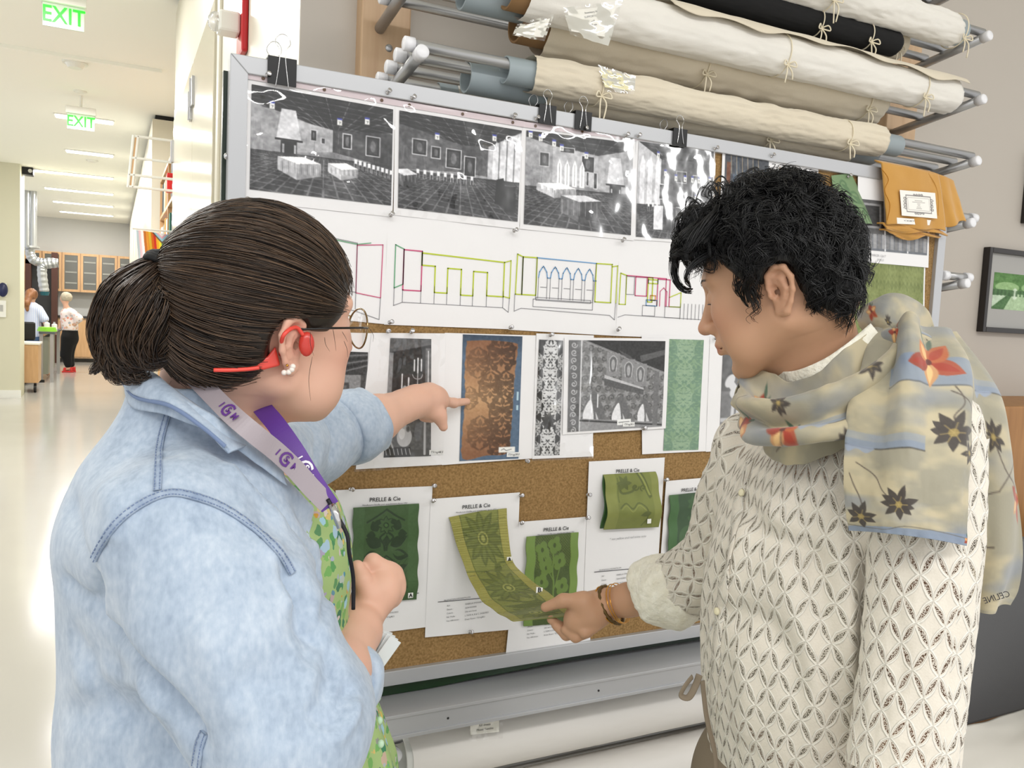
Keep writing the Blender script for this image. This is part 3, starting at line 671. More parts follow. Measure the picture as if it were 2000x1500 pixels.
    # tables and chairs
    def table(x, y, w1, h1, lt): 
        c.poly([(x, y), (x + w1 * .6, y - .02), (x + w1, y + .015), (x + w1 * .45, y + .04)], g3(.9 if lt else .8)); c.poly([(x, y), (x + w1 * .45, y + .04), (x + w1 * .45, y + .04 + h1), (x, y + h1 * .8)], g3(.72 if lt else .5)); c.poly([(x + w1 * .45, y + .04), (x + w1, y + .015), (x + w1, y + .015 + h1 * .8), (x + w1 * .45, y + .04 + h1)], g3(.62 if lt else .42))
        for i in range(14): xx = x + w1 * (i + .5) / 14; c.line([(xx, y + .03), (xx + .004, y + h1 * .9)], .004, g3(.35 if i % 2 else .85), .5)
    if k == 0: table(.18, .5, .3, .12, 1); table(.53, .5, .22, .08, 1)
    if k == 1: table(-.05, .47, .2, .09, 0); c.poly([(.8, .44), (.86, .42), (.9, .66), (.79, .64)], g3(.15)); c.poly([(.86, .5), (.97, .48), (.98, .7), (.88, .7)], g3(.3))
    if k == 2: table(.1, .42, .36, .07, 1); table(.32, .5, .38, .17, 0)
    if k == 3: c.rect(.22, .5, .34, .7, g3(.82)); c.rect(.36, .52, .6, .7, g3(.3)); table(.5, .5, .5, .1, 0)
    for i in range(9 if k < 2 else 3):
        x = (.72 if k == 0 else .14) + i * (.033 if k == 0 else .055); y = fl - .03 + (i * .006 if k == 0 else .01)
        c.rect(x, y, x + .022, y + .035, g3(.86)).line([(x, y + .035), (x, y + .07)], .003, g3(.8)).line([(x + .022, y + .035), (x + .022, y + .07)], .003, g3(.75))
    c.noise(40, .16, k).noise(9, .16, k + 5); c.a = np.clip((c.a - .52) * 1.7 + .44, .03, 1)
    # little numbered stickers with a blue band
    st = {0: [(.12, .1), (.59, .14), (.79, .1)], 1: [(.28, .13), (.75, .07)], 2: [(.02, .0), (.11, .02), (.23, .05), (.30, .08), (.53, .12), (.95, .02)], 3: [(.24, .06), (.34, .2), (.48, .23), (.60, .23), (.7, .23), (.79, .23), (.87, .23), (.94, .22), (.76, .38), (.74, .5)]}[k]
    for x, y in st:
        c.rect(x, y, x + .035, y + .055, 'f4f4f2').rect(x, y, x + .035, y + .013, '2a36a0').line([(x + .012, y + .03), (x + .024, y + .03), (x + .018, y + .045)], .003, g3(.15))
    return c
def damask(c, cx, cy, s, col, al=1.0, seed=0, lw=.06):
    """a mirrored leaf and blossom ornament of size s"""
    for sg in (-1, 1):
        def a(t): return t if sg > 0 else PI - t
        for r_, an, L, w, hk in ((.1, -.4, .42, .16, .8), (.1, -1.0, .5, .18, .9), (.12, .35, .45, .2, -.9), (.12, 1.0, .4, .14, -.8), (.3, -1.3, .35, .12, 1.2), (.3, 1.25, .35, .12, -1.2)):
            x = cx + sg * math.cos(an) * r_ * s; y = cy + math.sin(an) * r_ * s; c.petal(x, y, a(an), L * s, w * s, col, al, hook=hk * sg)
        for (px, py, r_) in ((.42, -.3, .13), (.44, .28, .12), (.25, .52, .1), (.28, -.55, .1)):
            c.curl(cx + sg * px * s, cy + py * s, r_ * s, 0 if sg > 0 else PI, 1.1, lw * s, col, al, sg)
        c.line(spline([(cx + sg * .05 * s, cy + .75 * s), (cx + sg * .4 * s, cy + .45 * s), (cx + sg * .5 * s, cy), (cx + sg * .38 * s, cy - .45 * s), (cx + sg * .05 * s, cy - .75 * s)], 20), lw * .8 * s, col, al)
    c.flower(cx, cy - .12 * s, .2 * s, 8, col, al, .6, 0); c.petal(cx, cy - .3 * s, -PI / 2, .35 * s, .18 * s, col, al); c.petal(cx, cy + .15 * s, PI / 2, .35 * s, .2 * s, col, al)
def damask_field(w, h, wu, hu, base, cols, s, step, seed=0):
    c = Cv(w, h, base, wu, hu)
    for j in range(int(hu / step[1]) + 3):
        for i in range(int(wu / step[0]) + 3): damask(c, (i - .5 + .5 * (j % 2)) * step[0], (j - .5) * step[1], s, cols, 1.0)
    return c
def pv(n, fn): # text lines on papers
    pass
def pin(p, parent=None, lab=None, grp='silver push pins'):
    p = A(p, float); b = p + A([0, -.0005, 0]); rng = np.random.default_rng(int(abs(p[0] * 1e4 + p[2] * 1e5)))
    tlt = A([rng.uniform(-.25, .3), -1, rng.uniform(.1, .5)]); tlt = unit(tlt)
    V = MB(); V.tube([b, b + tlt * .0015, b + tlt * .002, b + tlt * .006, b + tlt * .0085, b + tlt * .0095, b + tlt * .0115, b + tlt * .012], [.0038, .0042, .0026, .002, .0026, .0044, .0046, .003], 14)
    o = V.build('push_pin', mat('pin_steel', (.75, .74, .74), .15, .9), None, True); tag(o, lab, 'push pin', grp); return o
def sleeve_cover(q, parent, seed, dy=.004, name='plastic_sleeve'):
    n = 70; u, v = np.meshgrid(np.linspace(0, 1, n), np.linspace(0, 1, n)); u = u.ravel(); v = v.ravel()
    P = (1 - u)[:, None] * ((1 - v)[:, None] * q[0] + v[:, None] * q[3]) + u[:, None] * ((1 - v)[:, None] * q[1] + v[:, None] * q[2])
    e = np.minimum(np.minimum(u, 1 - u), np.minimum(v, 1 - v)); w = np.clip(e * 12, 0, 1)
    P[:, 1] = BY - dy - .0032 * w * fbm(np.stack([u * 6 + 2 * fbm(np.stack([u * 3, v * 3], 1), 2, seed), v * 5], 1), 3, seed)
    return mk(name, P, grid_faces(n, n), parent, m_film)
def film():
    m = bpy.data.materials.new('clear_film'); m.use_nodes = True; t = NT(m); out = [x for x in t.n if x.type == 'OUTPUT_MATERIAL'][0]
    tr = t.new('ShaderNodeBsdfTransparent'); gl = t.new('ShaderNodeBsdfGlossy'); gl.inputs['Roughness'].default_value = .03; gl.inputs['Color'].default_value = (1, 1, 1, 1)
    lw = t.new('ShaderNodeFresnel'); lw.inputs[0].default_value = 1.5; mx = t.new('ShaderNodeMixShader'); 
    b = t.new('ShaderNodeBump'); b.inputs['Strength'].default_value = 1.0; b.inputs['Distance'].default_value = .016; t.link(t.noise(13, 1.2, t.obj()), b.inputs['Height']); t.link(b.outputs[0], gl.inputs['Normal']); t.link(b.outputs[0], lw.inputs['Normal'])
    f = t.math('MULTIPLY_ADD', lw.outputs[0], 1.0, .0); t.link(f, mx.inputs[0]); t.link(tr.outputs[0], mx.inputs[1]); t.link(gl.outputs[0], mx.inputs[2]); t.link(mx.outputs[0], out.inputs[0]); return m
m_film = film()
# ---- row one: four photographs of a hall in plastic sleeves
ROOMS = [((482, 150), (771, 203), (766, 424), (477, 393), (.03, .055, .985, .90), 'sleeved black and white hall photo with long draped tables, top left of the board'),
         ((771, 203), (1023, 245), (1013, 448), (768, 420), (.03, .055, .98, .93), 'sleeved black and white hall photo with a row of framed paintings, second from left'),
         ((1020, 245), (1242, 272), (1236, 470), (1014, 447), (.03, .045, .97, .95), 'sleeved black and white hall photo with two cloth-covered tables, under the pair of clips'),
         ((1241, 270), (1395, 291), (1389, 478), (1235, 468), (.03, .03, .98, .97), 'sleeved black and white photo with ten numbered stickers, under the rightmost binder clip')]
for k, r in enumerate(ROOMS):
    q = Q(*r[:4]); t = empty('photo_print', (q[0] + q[2]) / 2, r[5], 'photograph', 'hall photographs in the top row')
    sheet(q, 'paper', t, None, -.004, seed=k)
    a = r[4]; sheet(q, 'picture', t, None, -.0056, cv=room_photo(k), ins=a, seed=k, wav=.0012)
    qq = [p.copy() for p in q]; qq[0][2] += .006; qq[1][2] += .006
    sleeve_cover(qq, t, 40 + k, .0085)
    # punched strip along the top of the sleeve
    s0 = qsub(q, .0, -.035, 1, .02); st = sheet(s0, 'punched_strip', t, mat('sleeve_strip', (.83, .77, .78), .2), -.0062, (20, 4), .0006)
    for u in (.1, .5, .9):
        p = qpt(q, u, -.005, -.0072); MB().tube([p, p + A([0, -.0006, 0])], .0032, 12).build('punch_hole', mat('hole_brown', (.36, .25, .15), .8), t)
# ---- row two: four elevation drawings
LC = {'k': (.50, .50, .52), 'g': (.42, .66, .50), 'y': (.74, .80, .20), 'p': (.80, .34, .50), 'b': (.42, .62, .80), 'o': (.9, .6, .2)}
def drawing(q, t, segs):
    byc = {}
    for col, w, P in segs: byc.setdefault(col, []).append((w, P))
    for col, L in byc.items():
        mb = MB()
        for w, P in L:
            P = [qpt(q, u, v, -.0040) for u, v in P]
            for i in range(len(P) - 1):
                d = unit(P[i + 1] - P[i]); nn = A([-d[2], 0, d[0]]) * w * .0005; e = d * w * .0004
                mb.prism([P[i] - nn - e, P[i + 1] - nn + e, P[i + 1] + nn + e, P[i] + nn - e], (0, .0003, 0))
        mb.build({'k': 'pencil_lines', 'g': 'green_lines', 'y': 'lime_lines', 'p': 'pink_lines', 'b': 'blue_lines', 'o': 'orange_lines'}[col], mat('line_' + col, LC[col], .8), t)
def rc(x0, y0, x1, y1): return [(x0, y0), (x1, y0), (x1, y1), (x0, y1), (x0, y0)]
D0 = [('g', 2, [(.35, .2), (.4, .2), (.4, .6)]), ('k', 1, [(.4, .2), (.78, .25), (.78, .72), (.35, .70)]), ('g', 1.6, [(.4, .215), (.78, .262), (.88, .235)]), ('p', 1.6, [(.78, .27), (.97, .24), (.965, .75), (.78, .725), (.78, .27)]), ('k', 1, [(.35, .84), (.78, .9), (.96, .96), (.965, .75)]), ('k', 1, [(.78, .72), (.78, .9)]), ('y', 1.6, [(.05, .2), (.35, .2)]), ('k', 1, [(.05, .84), (.35, .84)])]
D1 = [('g', 2, [(.065, .225), (.13, .26), (.13, .6), (.065, .64), (.065, .225)]), ('p', 2.4, rc(.13, .265, .27, .655)), ('y', 2.6, [(.27, .28), (.94, .30), (.94, .66), (.80, .66), (.80, .42), (.685, .42), (.685, .67), (.585, .67), (.585, .41), (.475, .41), (.475, .66), (.375, .66), (.375, .40), (.27, .40), (.27, .28)]), ('y', 2, [(.94, .30), (.995, .275), (.995, .67), (.94, .655)]), ('k', 1, [(.065, .64), (.065, .81), (.13, .775), (.94, .775), (.99, .82), (.995, .67)]), ('k', 1, [(.13, .655), (.13, .775)])] + [('k', 1, [(x, .6), (x, .775)]) for x in (.27, .375, .475, .585, .685, .80, .94)]
D2 = [('y', 2.2, [(.05, .2), (.1, .225), (.1, .62), (.045, .62), (.05, .2)]), ('y', 2.4, rc(.1, .225, .225, .62)), ('b', 2, [(.225, .225), (.78, .245)]), ('y', 2.4, rc(.78, .245, .935, .65)), ('y', 2, [(.935, .27), (.99, .255), (.985, .65)]), ('k', 1, [(.04, .62), (.04, .8), (.1, .765), (.93, .785), (.98, .83), (.985, .65)]), ('k', 1, rc(.205, .66, .76, .74)), ('k', 1, [(.225, .23), (.225, .66)]), ('k', 1, [(.78, .25), (.76, .66)]), ('k', 1, rc(.23, .64, .74, .67))]
for i in range(5):
    x = .245 + i * .108; a = np.linspace(0, 1, 7)
    D2.append(('b', 2, [(x, .43), (x + .008, .37), (x + .03, .325), (x + .04, .31), (x + .05, .325), (x + .073, .37), (x + .08, .43), (x + .108, .43)])); D2.append(('k', 1, [(x, .43), (x, .65)])); D2.append(('k', 1, [(x + .08, .43), (x + .08, .65)])); D2.append(('k', 1, [(x + .02, .53), (x + .075, .53)]))
D3 = [('y', 2.2, [(.02, .33), (.07, .35), (.07, .66), (.015, .66), (.02, .33)]), ('p', 2, [(.07, .35), (.42, .36), (.42, .66)]), ('k', 1, rc(.07, .36, .14, .55)), ('p', 2, rc(.15, .36, .25, .56)), ('y', 2.4, rc(.26, .36, .30, .62)), ('y', 2.2, rc(.26, .38, .345, .42)), ('b', 2, rc(.25, .6, .345, .66)), ('o', 2, rc(.285, .55, .33, .6)), ('p', 2.2, [(.345, .66), (.345, .37), (.455, .37), (.455, .66)]), ('p', 1.6, [(.37, .66), (.37, .5), (.4, .46), (.43, .5), (.43, .66)]), ('y', 2, [(.455, .56), (.56, .5), (.56, .66), (.46, .66)]), ('k', 1, [(.01, .8), (.07, .77), (.95, .79)]), ('k', 1, rc(.22, .66, .33, .77)), ('k', 1, rc(.42, .66, .56, .78))] + [('k', 1, [(.56 + .035 * i, .62), (.56 + .035 * i, .79)]) for i in range(9)]
DR = [((478, 398), (757, 430), (750, 633), (474, 606), D0, 'line drawing of a wall elevation mostly hidden behind the woman with glasses'),
      ((757, 430), (1001, 458), (993, 643), (750, 634), D1, 'line drawing with three lime outlined doorways, second of the elevation row'),
      ((1001, 458), (1210, 472), (1202, 656), (993, 644), D2, 'line drawing with five blue pointed arches, third of the elevation row'),
      ((1210, 472), (1425, 488), (1415, 664), (1202, 656), D3, 'line drawing with pink and lime panels, ending behind the curly-haired man')]
for i, r in enumerate(DR):
    q = Q(*r[:4]); t = empty('drawing', (q[0] + q[2]) / 2, r[5], 'drawing', 'wall elevation drawings'); sheet(qsub(q, 0, -.09, 1, 1), 'paper', t, None, -.0022 - .0004 * (i % 2), wav=.0006, seed=9 + i); drawing(q, t, r[4])
# ---- row three and the right side
def still_life():
    c = Cv(110, 260, '2a2a2a', .36, 1.0); c.rect(0, 0, .36, .52, g3(.17)).poly([(0, 0), (.36, 0), (.36, .05), (0, .12)], g3(.35)).rect(0, .12, .035, .55, g3(.55)).rect(.31, .08, .36, .5, g3(.4)).rect(.33, .1, .34, .5, g3(.8))
    for x, y0, y1 in ((.215, .18, .27), (.245, .165, .29), (.275, .175, .27), (.115, .3, .44), (.17, .33, .42)): c.line([(x, y0), (x, y1)], .012, g3(.86))
    for x in (.14, .2, .24): c.ell(x, .43, .02, .035, g3(.7)).ell(x, .43, .008, .014, g3(.95))
    c.line(spline([(.2, .3), (.215, .33), (.245, .34), (.275, .33), (.285, .3)], 12), .006, g3(.7)); c.line([(.245, .29), (.245, .45)], .008, g3(.7))
    c.rect(0, .55, .36, 1, g3(.36)).noise(50, .2, 3); c.ell(.15, .83, .058, .085, g3(.8)).ell(.13, .8, .025, .05, g3(.93)).rect(.135, .72, .165, .76, g3(.75)).ell(.178, .76, .018, .03, g3(.5)).ell(.178, .76, .01, .02, g3(.3))
    c.rect(0, .915, .2, 1, g3(.13)).rect(.2, .94, .34, 1, g3(.3)); 
    for i in range(7): c.line([(.01 + i * .03, .93), (.02 + i * .03, .98)], .006, g3(.75))
    for x in (.01, .045): c.line(spline([(x, .7), (x + .02, .78), (x, .85), (x + .02, .92)], 12), .012, g3(.75))
    c.line([(.31, .6), (.31, .98)], .018, g3(.75)); return c
def orange_textile():
    c = Cv(120, 250, '566b82', .46, 1.0); g = c._g(0, 0, .46, 1); c.put(g, np.clip(1 - g[3] * 6, 0, 1), '2f3d4e', .8)
    e = [(.03, .05), (.2, .04), (.4, .055), (.425, .1), (.41, .3), (.4, .6), (.39, .8), (.37, .95), (.2, .965), (.03, .985), (.015, .8), (.03, .5), (.02, .3)]
    P = spline(e + [e[0]], 90); P[:, 0] += .004 * np.sin(np.arange(90) * 2.3); c.poly(P, 'a8704a'); m = np.abs(c.a - hexc('a8704a')).sum(-1) < .02
    Y = np.linspace(0, 1, 250)[:, None] * np.ones((1, 120)); X = np.linspace(0, .46, 120)[None] * np.ones((250, 1))
    tone = np.clip(1.05 - 1.1 * np.abs(Y - .5) * 1.5 - .1 * (X / .46), .3, 1)[..., None]; c.a = np.where(m[..., None], hexc('70452e') * (1 - tone) + hexc('c49a70') * tone, c.a)
    c2 = Cv(120, 250, '000000', .46, 1.0)
    for (x, y, s) in ((.3, .15, .2), (.12, .22, .16), (.22, .42, .17), (.34, .4, .15), (.32, .62, .2), (.15, .78, .18), (.33, .87, .2), (.06, .5, .12)): damask(c2, x, y, s, 'ffffff', .9, lw=.1)
    c.a = np.where(m[..., None], c.a * (1 - .34 * c2.a[..., :1] * (.4 + 1.2 * (X / .46)[..., None])), c.a)
    c.noise(60, .10, 8); c.rect(.43, .45, .445, .52, 'b9d4de').rect(.43, .56, .445, .6, 'b9d4de'); c.rect(.30, .90, .43, .945, 'efeee9'); c.line([(.32, .925), (.34, .915), (.36, .93), (.4, .92)], .004, g3(.3)); return c
def bw_damask():
    c = Cv(70, 260, '2b2b2b', .27, 1.0)
    for j in range(6): damask(c, .135, .1 + j * .19, .15, 'd5d5d5', 1, lw=.07); damask(c, .0, .19 + j * .19, .1, 'c0c0c0', .9); damask(c, .27, .19 + j * .19, .1, 'c0c0c0', .9)
    c.flower(.135, .7, .09, 9, '2a2a2a', .9, .5); c.noise(30, .16, 2); return c
def arch_room():
    c = Cv(220, 200, '777777', 1.1, 1.0); rng = np.random.default_rng(2)
    for j in range(9):
        for i in range(12): x = i * .1 + .05 * (j % 2); y = .05 + j * .11; c.flower(x, y, .045, 5, g3(.66), .6, .5, rng.uniform(0, 6)); c.curl(x + .04, y + .04, .04, rng.uniform(0, 6), 1, .008, g3(.3), .8)
    c.rect(0, 0, .13, 1, g3(.36)); 
    for j in range(12): c.curl(.06, .05 + j * .085, .035, j, 1.2, .01, g3(.75))
    c.line([(.14, 0), (.13, 1)], .014, g3(.88)); c.poly([(.16, 0), (1.1, 0), (1.1, .36)], g3(.2)); c.line([(.16, 0), (1.1, .37)], .016, g3(.8)); c.line([(.16, 0), (1.1, .37)], .006, g3(.3))
    c.poly([(.55, .1), (.7, .18), (.75, .25), (.6, .16)], g3(.33)).poly([(.8, .17), (1.1, .1), (1.1, .16), (.82, .24)], g3(.36))
    for x0 in (.42, .60, .74): y = .14 + (x0 - .42) * .38; c.rect(x0, y, x0 + .15, y + .26, g3(.55)).ell(x0 + .075, y + .12, .055, .09, g3(.42)).line(spline([(x0 + .04, y + .2), (x0 + .03, y + .08), (x0 + .075, y + .03), (x0 + .12, y + .08), (x0 + .11, y + .2)], 14), .01, g3(.74)).ell(x0 + .075, y + .13, .02, .06, g3(.68))
    c.poly([(.4, .38), (.86, .54), (.86, .56), (.4, .42)], g3(.75)); c.poly([(.4, .42), (.86, .56), (.86, .62), (.4, .5)], g3(.36))
    for x0, y0, s in ((.17, .56, 1.15), (.50, .62, 1.0), (.80, .66, .8)):
        c.poly(spline([(x0, .93), (x0, y0 + .16 * s), (x0 + .1 * s, y0), (x0 + .2 * s, y0 + .18 * s), (x0 + .22 * s, .93)], 24), g3(.42)); c.poly(spline([(x0 + .0, .93), (x0 + .0, y0 + .2 * s), (x0 + .07 * s, y0 + .08 * s), (x0 + .1 * s, y0 + .22 * s), (x0 + .1 * s, .93)], 24), g3(.9)); c.poly([(x0 + .13 * s, .93), (x0 + .12 * s, y0 + .2 * s), (x0 + .16 * s, y0 + .3 * s), (x0 + .18 * s, .93)], g3(.8))
    c.poly([(.14, .86), (1.1, .95), (1.1, 1), (.14, 1)], g3(.58)).line([(.14, .88), (1.1, .98)], .02, g3(.25)); c.line([(.25, .6), (.25, .72)], .012, g3(.93)).line([(.33, .6), (.33, .74)], .012, g3(.93)); c.rect(.98, .35, 1.04, .98, g3(.45))
    c.noise(60, .12, 4); c.rect(.56, .89, .72, .955, 'f2f2f0').line([(.58, .925), (.7, .92)], .012, g3(.4), .7); return c
def green_strip():
    c = damask_field(70, 240, .34, 1.1, '86a283', '72907a', .17, (.17, .24)); 
    for j in range(5): damask(c, .17, .1 + j * .24, .16, '99b294', .8, lw=.05)
    c.noise(6, .07, 1).noise(60, .05, 3); return c
def horse():
    c = Cv(60, 110, '6a6a6a', .4, .75); c.rect(0, 0, .4, .4, g3(.42)).rect(0, .4, .4, .75, g3(.5)).noise(12, .25, 4); c.ell(.2, .42, .12, .08, g3(.85)).ell(.08, .3, .04, .07, g3(.85), 1, .5).line([(.1, .34), (.14, .4)], .07, g3(.85))
    for x in (.12, .17, .26, .3): c.line([(x, .46), (x - .01, .64)], .03, g3(.82))
    c.rect(0, .66, .4, .7, g3(.75)); return c
def ceiling_photo():
    c = Cv(120, 150, '4a4a4a', .9, 1.1); c.rect(0, 0, .9, .3, g3(.22))
    for i in range(6): c.line([(0, .02 + i * .07), (.9, .0 + i * .035)], .02, g3(.45 if i % 2 else .15))
    c.rect(.1, .3, .8, 1.1, g3(.55)).rect(.25, .4, .62, 1, g3(.3)).rect(.29, .44, .58, .96, g3(.42)).noise(50, .2, 7); return c
R3 = [(((600, 648), (746, 651), (738, 885), (590, 890)), ceiling_photo, ((606, 684), (718, 688), (712, 850), (598, 855)), 'photo of a panel under ceiling beams, partly hidden behind the womans face', -.004),
      (((725, 650), (869, 651), (863, 907), (694, 916)), still_life, ((761, 660), (841, 662), (840, 890), (748, 893)), 'dark photo of candlesticks and a pale jug, behind the pointing hand', -.0055),
      (((868, 650), (1046, 655), (1040, 895), (862, 908)), orange_textile, ((903, 653), (1019, 657), (1011, 895), (896, 900)), 'colour photo of an orange damask fragment that the finger touches', -.0045),
      (((1046, 651), (1158, 655), (1156, 891), (1038, 896)), bw_damask, ((1051, 663), (1098, 665), (1091, 888), (1042, 889)), 'sheet with a narrow black and white damask strip on its left edge', -.0055),
      (((1252, 655), (1385, 657), (1378, 881), (1253, 887)), green_strip, ((1304, 662), (1373, 664), (1362, 878), (1294, 880)), 'sheet with a pale green damask strip, right of the arched wall photo', -.0042),
      (((1100, 659), (1304, 661), (1297, 836), (1096, 848)), arch_room, ((1108, 664), (1296, 666), (1289, 832), (1105, 843)), 'black and white photo of three arches in an ornate wall, overlapping its neighbours', -.0085),
      (((1385, 657), (1520, 660), (1510, 876), (1377, 882)), horse, ((1410, 683), (1490, 685), (1484, 832), (1404, 834)), 'sheet with a grey photo of a white horse beside the mans chin', -.0052)]
for i, (a, fn, b, lab, y) in enumerate(R3):
    q = Q(*a); t = empty('photo_print', (q[0] + q[2]) / 2, lab, 'photograph', 'prints in the third row'); sheet(q, 'paper', t, None, y, wav=.0005, seed=i)
    sheet(Q(*b), 'picture', t, None, y - .0010, cv=fn(), wav=.0005, seed=i)
    if i < 5:
        for (u, v, s) in ((.75, .965, 'small caption'),): pass
    if i in (1, 3): sleeve_cover(qsub(q, -.02, .0, 1.0, 1.015), t, 60 + i, -y + .003)
    if i in (1, 2, 5):
        p = {1: (.92, .9), 2: (.77, .955), 5: (.62, .93)}[i]; c = qpt(q, *p, y - .002)
        tp = MB().box(c + A([-.016, -.0004, -.005]), c + A([.016, 0, .005])).build('caption_tape', mat('white_tape', (.93, .93, .92), .5), t); text('handwriting', 'T31ng48.5' if i == 1 else 'T31ng28.5', .0065, c + A([0, -.0006, 0]), UX, UZ, NY, m_ink, tp, shear=.3)
# photos right of row one
def brown_photo(dark):
    c = Cv(110, 150, '6d5a4c' if not dark else '4c4f55', .8, 1.1); rng = np.random.default_rng(7 + dark)
    for i in range(22): x = rng.uniform(0, .8); y = rng.uniform(0, .9); c.rect(x, y, x + rng.uniform(.02, .09), y + rng.uniform(.06, .4), A([.25, .3, .36]) * rng.uniform(.5, 1.5) if dark else A([.5, .36, .26]) * rng.uniform(.4, 1.5), .7)
    for i in range(6): c.line([(.1 * i + .1, 0), (.1 * i + .12, .3)], .01, (.85, .75, .6), .7)
    c.rect(.03, .15, .1, .6, (.45, .28, .2)); c.noise(20, .2, 3); return c
def panel_photo():
    c = Cv(150, 170, '6f737a', .8, .9); c.rect(0, 0, .8, .62, g3(.35))
    for i in range(3): x = .04 + i * .27; c.rect(x, .06, x + .2, .5, g3(.6)).rect(x + .02, .1, x + .18, .46, g3(.25)).line([(x + .235, 0), (x + .25, .9)], .015, g3(.93))
    for i in range(16): c.rect(i * .05, .6, i * .05 + .04, .86, g3(.62 if i % 2 else .5))
    c.noise(30, .12, 2); return c
def green_wall():
    c = damask_field(130, 110, 1.2, 1.0, '6f7a44', '858f55', .12, (.13, .17)); c.noise(9, .1, 1).noise(70, .12, 3); return c
X3 = [(((1410, 288), (1503, 303), (1497, 470), (1403, 458)), brown_photo(1), (.06, .03, .97, .95), 'dark blue grey interior photo above the mans forehead', -.004),
      (((1500, 304), (1597, 318), (1592, 480), (1495, 470)), brown_photo(0), (.2, .12, .97, .9), 'brown interior photo above the mans hair', -.0044),
      (((1664, 508), (1806, 522), (1800, 760), (1658, 750)), green_wall(), (.0, .0, .975, 1.0), 'olive green damask print at the right edge of the board', -.0042),
      (((1672, 335), (1815, 352), (1810, 523), (1673, 511)), panel_photo(), (.02, .30, .97, .86), 'black and white wall panel print hanging under the mustard cloth', -.007)]
for i, (a, cvv, ins, lab, y) in enumerate(X3):
    q = Q(*a); t = empty('photo_print', (q[0] + q[2]) / 2, lab, 'photograph', 'prints on the right half of the board'); sheet(q, 'paper', t, None, y, wav=.001, seed=i + 30); sheet(q, 'picture', t, None, y - .0012, cv=cvv, ins=ins, wav=.001, seed=i + 30)
    if i == 3:
        text('handwriting', 'PARKER 12617', .009, qpt(q, .27, .915, y - .0018), UX, UZ, NY, m_pencil, t); text('handwriting', 'WALLS', .008, qpt(q, .3, .96, y - .0018), UX, UZ, NY, m_pencil, t)
        MB().box(qpt(q, .42, -.03, y - .0022), qpt(q, .6, .035, y)).build('clip_tab', m_paper, t)
tag(sheet(Q((1399, 884), (1530, 878), (1512, 1100), (1388, 1112)), 'blank_sheet', None, None, -.0042), 'blank white sheet pinned at the board, going behind the man', 'paper')
# ---- row four: the sample sheets with their fabric swatches
def prelle(q, t, y, full=True, size=1.0, foot=True):
    w = np.linalg.norm(q[1] - q[0]); ux = unit(q[1] - q[0]); uz = unit(q[0] - q[3])
    text('heading', 'PRELLE & Cie', .0115, qpt(q, .5, .075, y - .0016), ux, uz, NY, mat('heading_ink', (.13, .13, .14), .7), t, bold=.00012)
    text('subheading', 'Manufacture d’étoffes pour ameublement depuis 1752', .0043, qpt(q, .5, .108, y - .0016), ux, uz, NY, m_ink, t, shear=.2)
    if foot:
        text('print_line', 'PROPOSITION D’ÉCHANTILLON', .0042, qpt(q, .33, .735, y - .0016), ux, uz, NY, m_ink, t)
        MB().prism([qpt(q, .12, .745, y - .0014), qpt(q, .9, .745, y - .0014), qpt(q, .9, .749, y - .0014), qpt(q, .12, .749, y - .0014)], (0, .0003, 0)).build('rule', m_ink, t)
        for i, (a, b) in enumerate((('Réf :', 'ISABELLA STEWART GARDNER MUSEUM'), ('Dessin :', '2234 MORRIS'), ('Coloris :', '256 vert foncé'), ('Réf. Prelle :', 'L 75595 A, B & C, 24/02/2023'), ('Vos références :', 'Green Room / T31ng48.5'))):
            v = .78 + i * .028
            text('print_line', a, .0046, qpt(q, .22, v, y - .0016), ux, uz, NY, m_ink, t, align='LEFT'); text('print_line', b, .0046, qpt(q, .42, v, y - .0016), ux, uz, NY, m_ink, t, align='LEFT')
def fabric_mat(name, rough=.42):
    if name in _mats: return _mats[name]
    m = bpy.data.materials.new(name); m.use_nodes = True; t = NT(m); a = t.new('ShaderNodeAttribute', attribute_name='paint'); t.link(a.outputs['Color'], t.b.inputs['Base Color']); t.b.inputs['Roughness'].default_value = rough; t.b.inputs['Sheen Weight'].default_value = .15
    w = t.new('ShaderNodeTexWave'); w.inputs['Scale'].default_value = 420; w.bands_direction = 'Z'; t.link(t.obj(), w.inputs['Vector']); w2 = t.new('ShaderNodeSeparateColor'); t.link(a.outputs['Color'], w2.inputs[0])
    h = t.math('MULTIPLY_ADD', w2.outputs[1], 6.0, t.math('MULTIPLY', w.outputs[1], .12)); t.bump(h, .5, .0016); _mats[name] = m; return m
m_silk = fabric_mat('silk_damask')
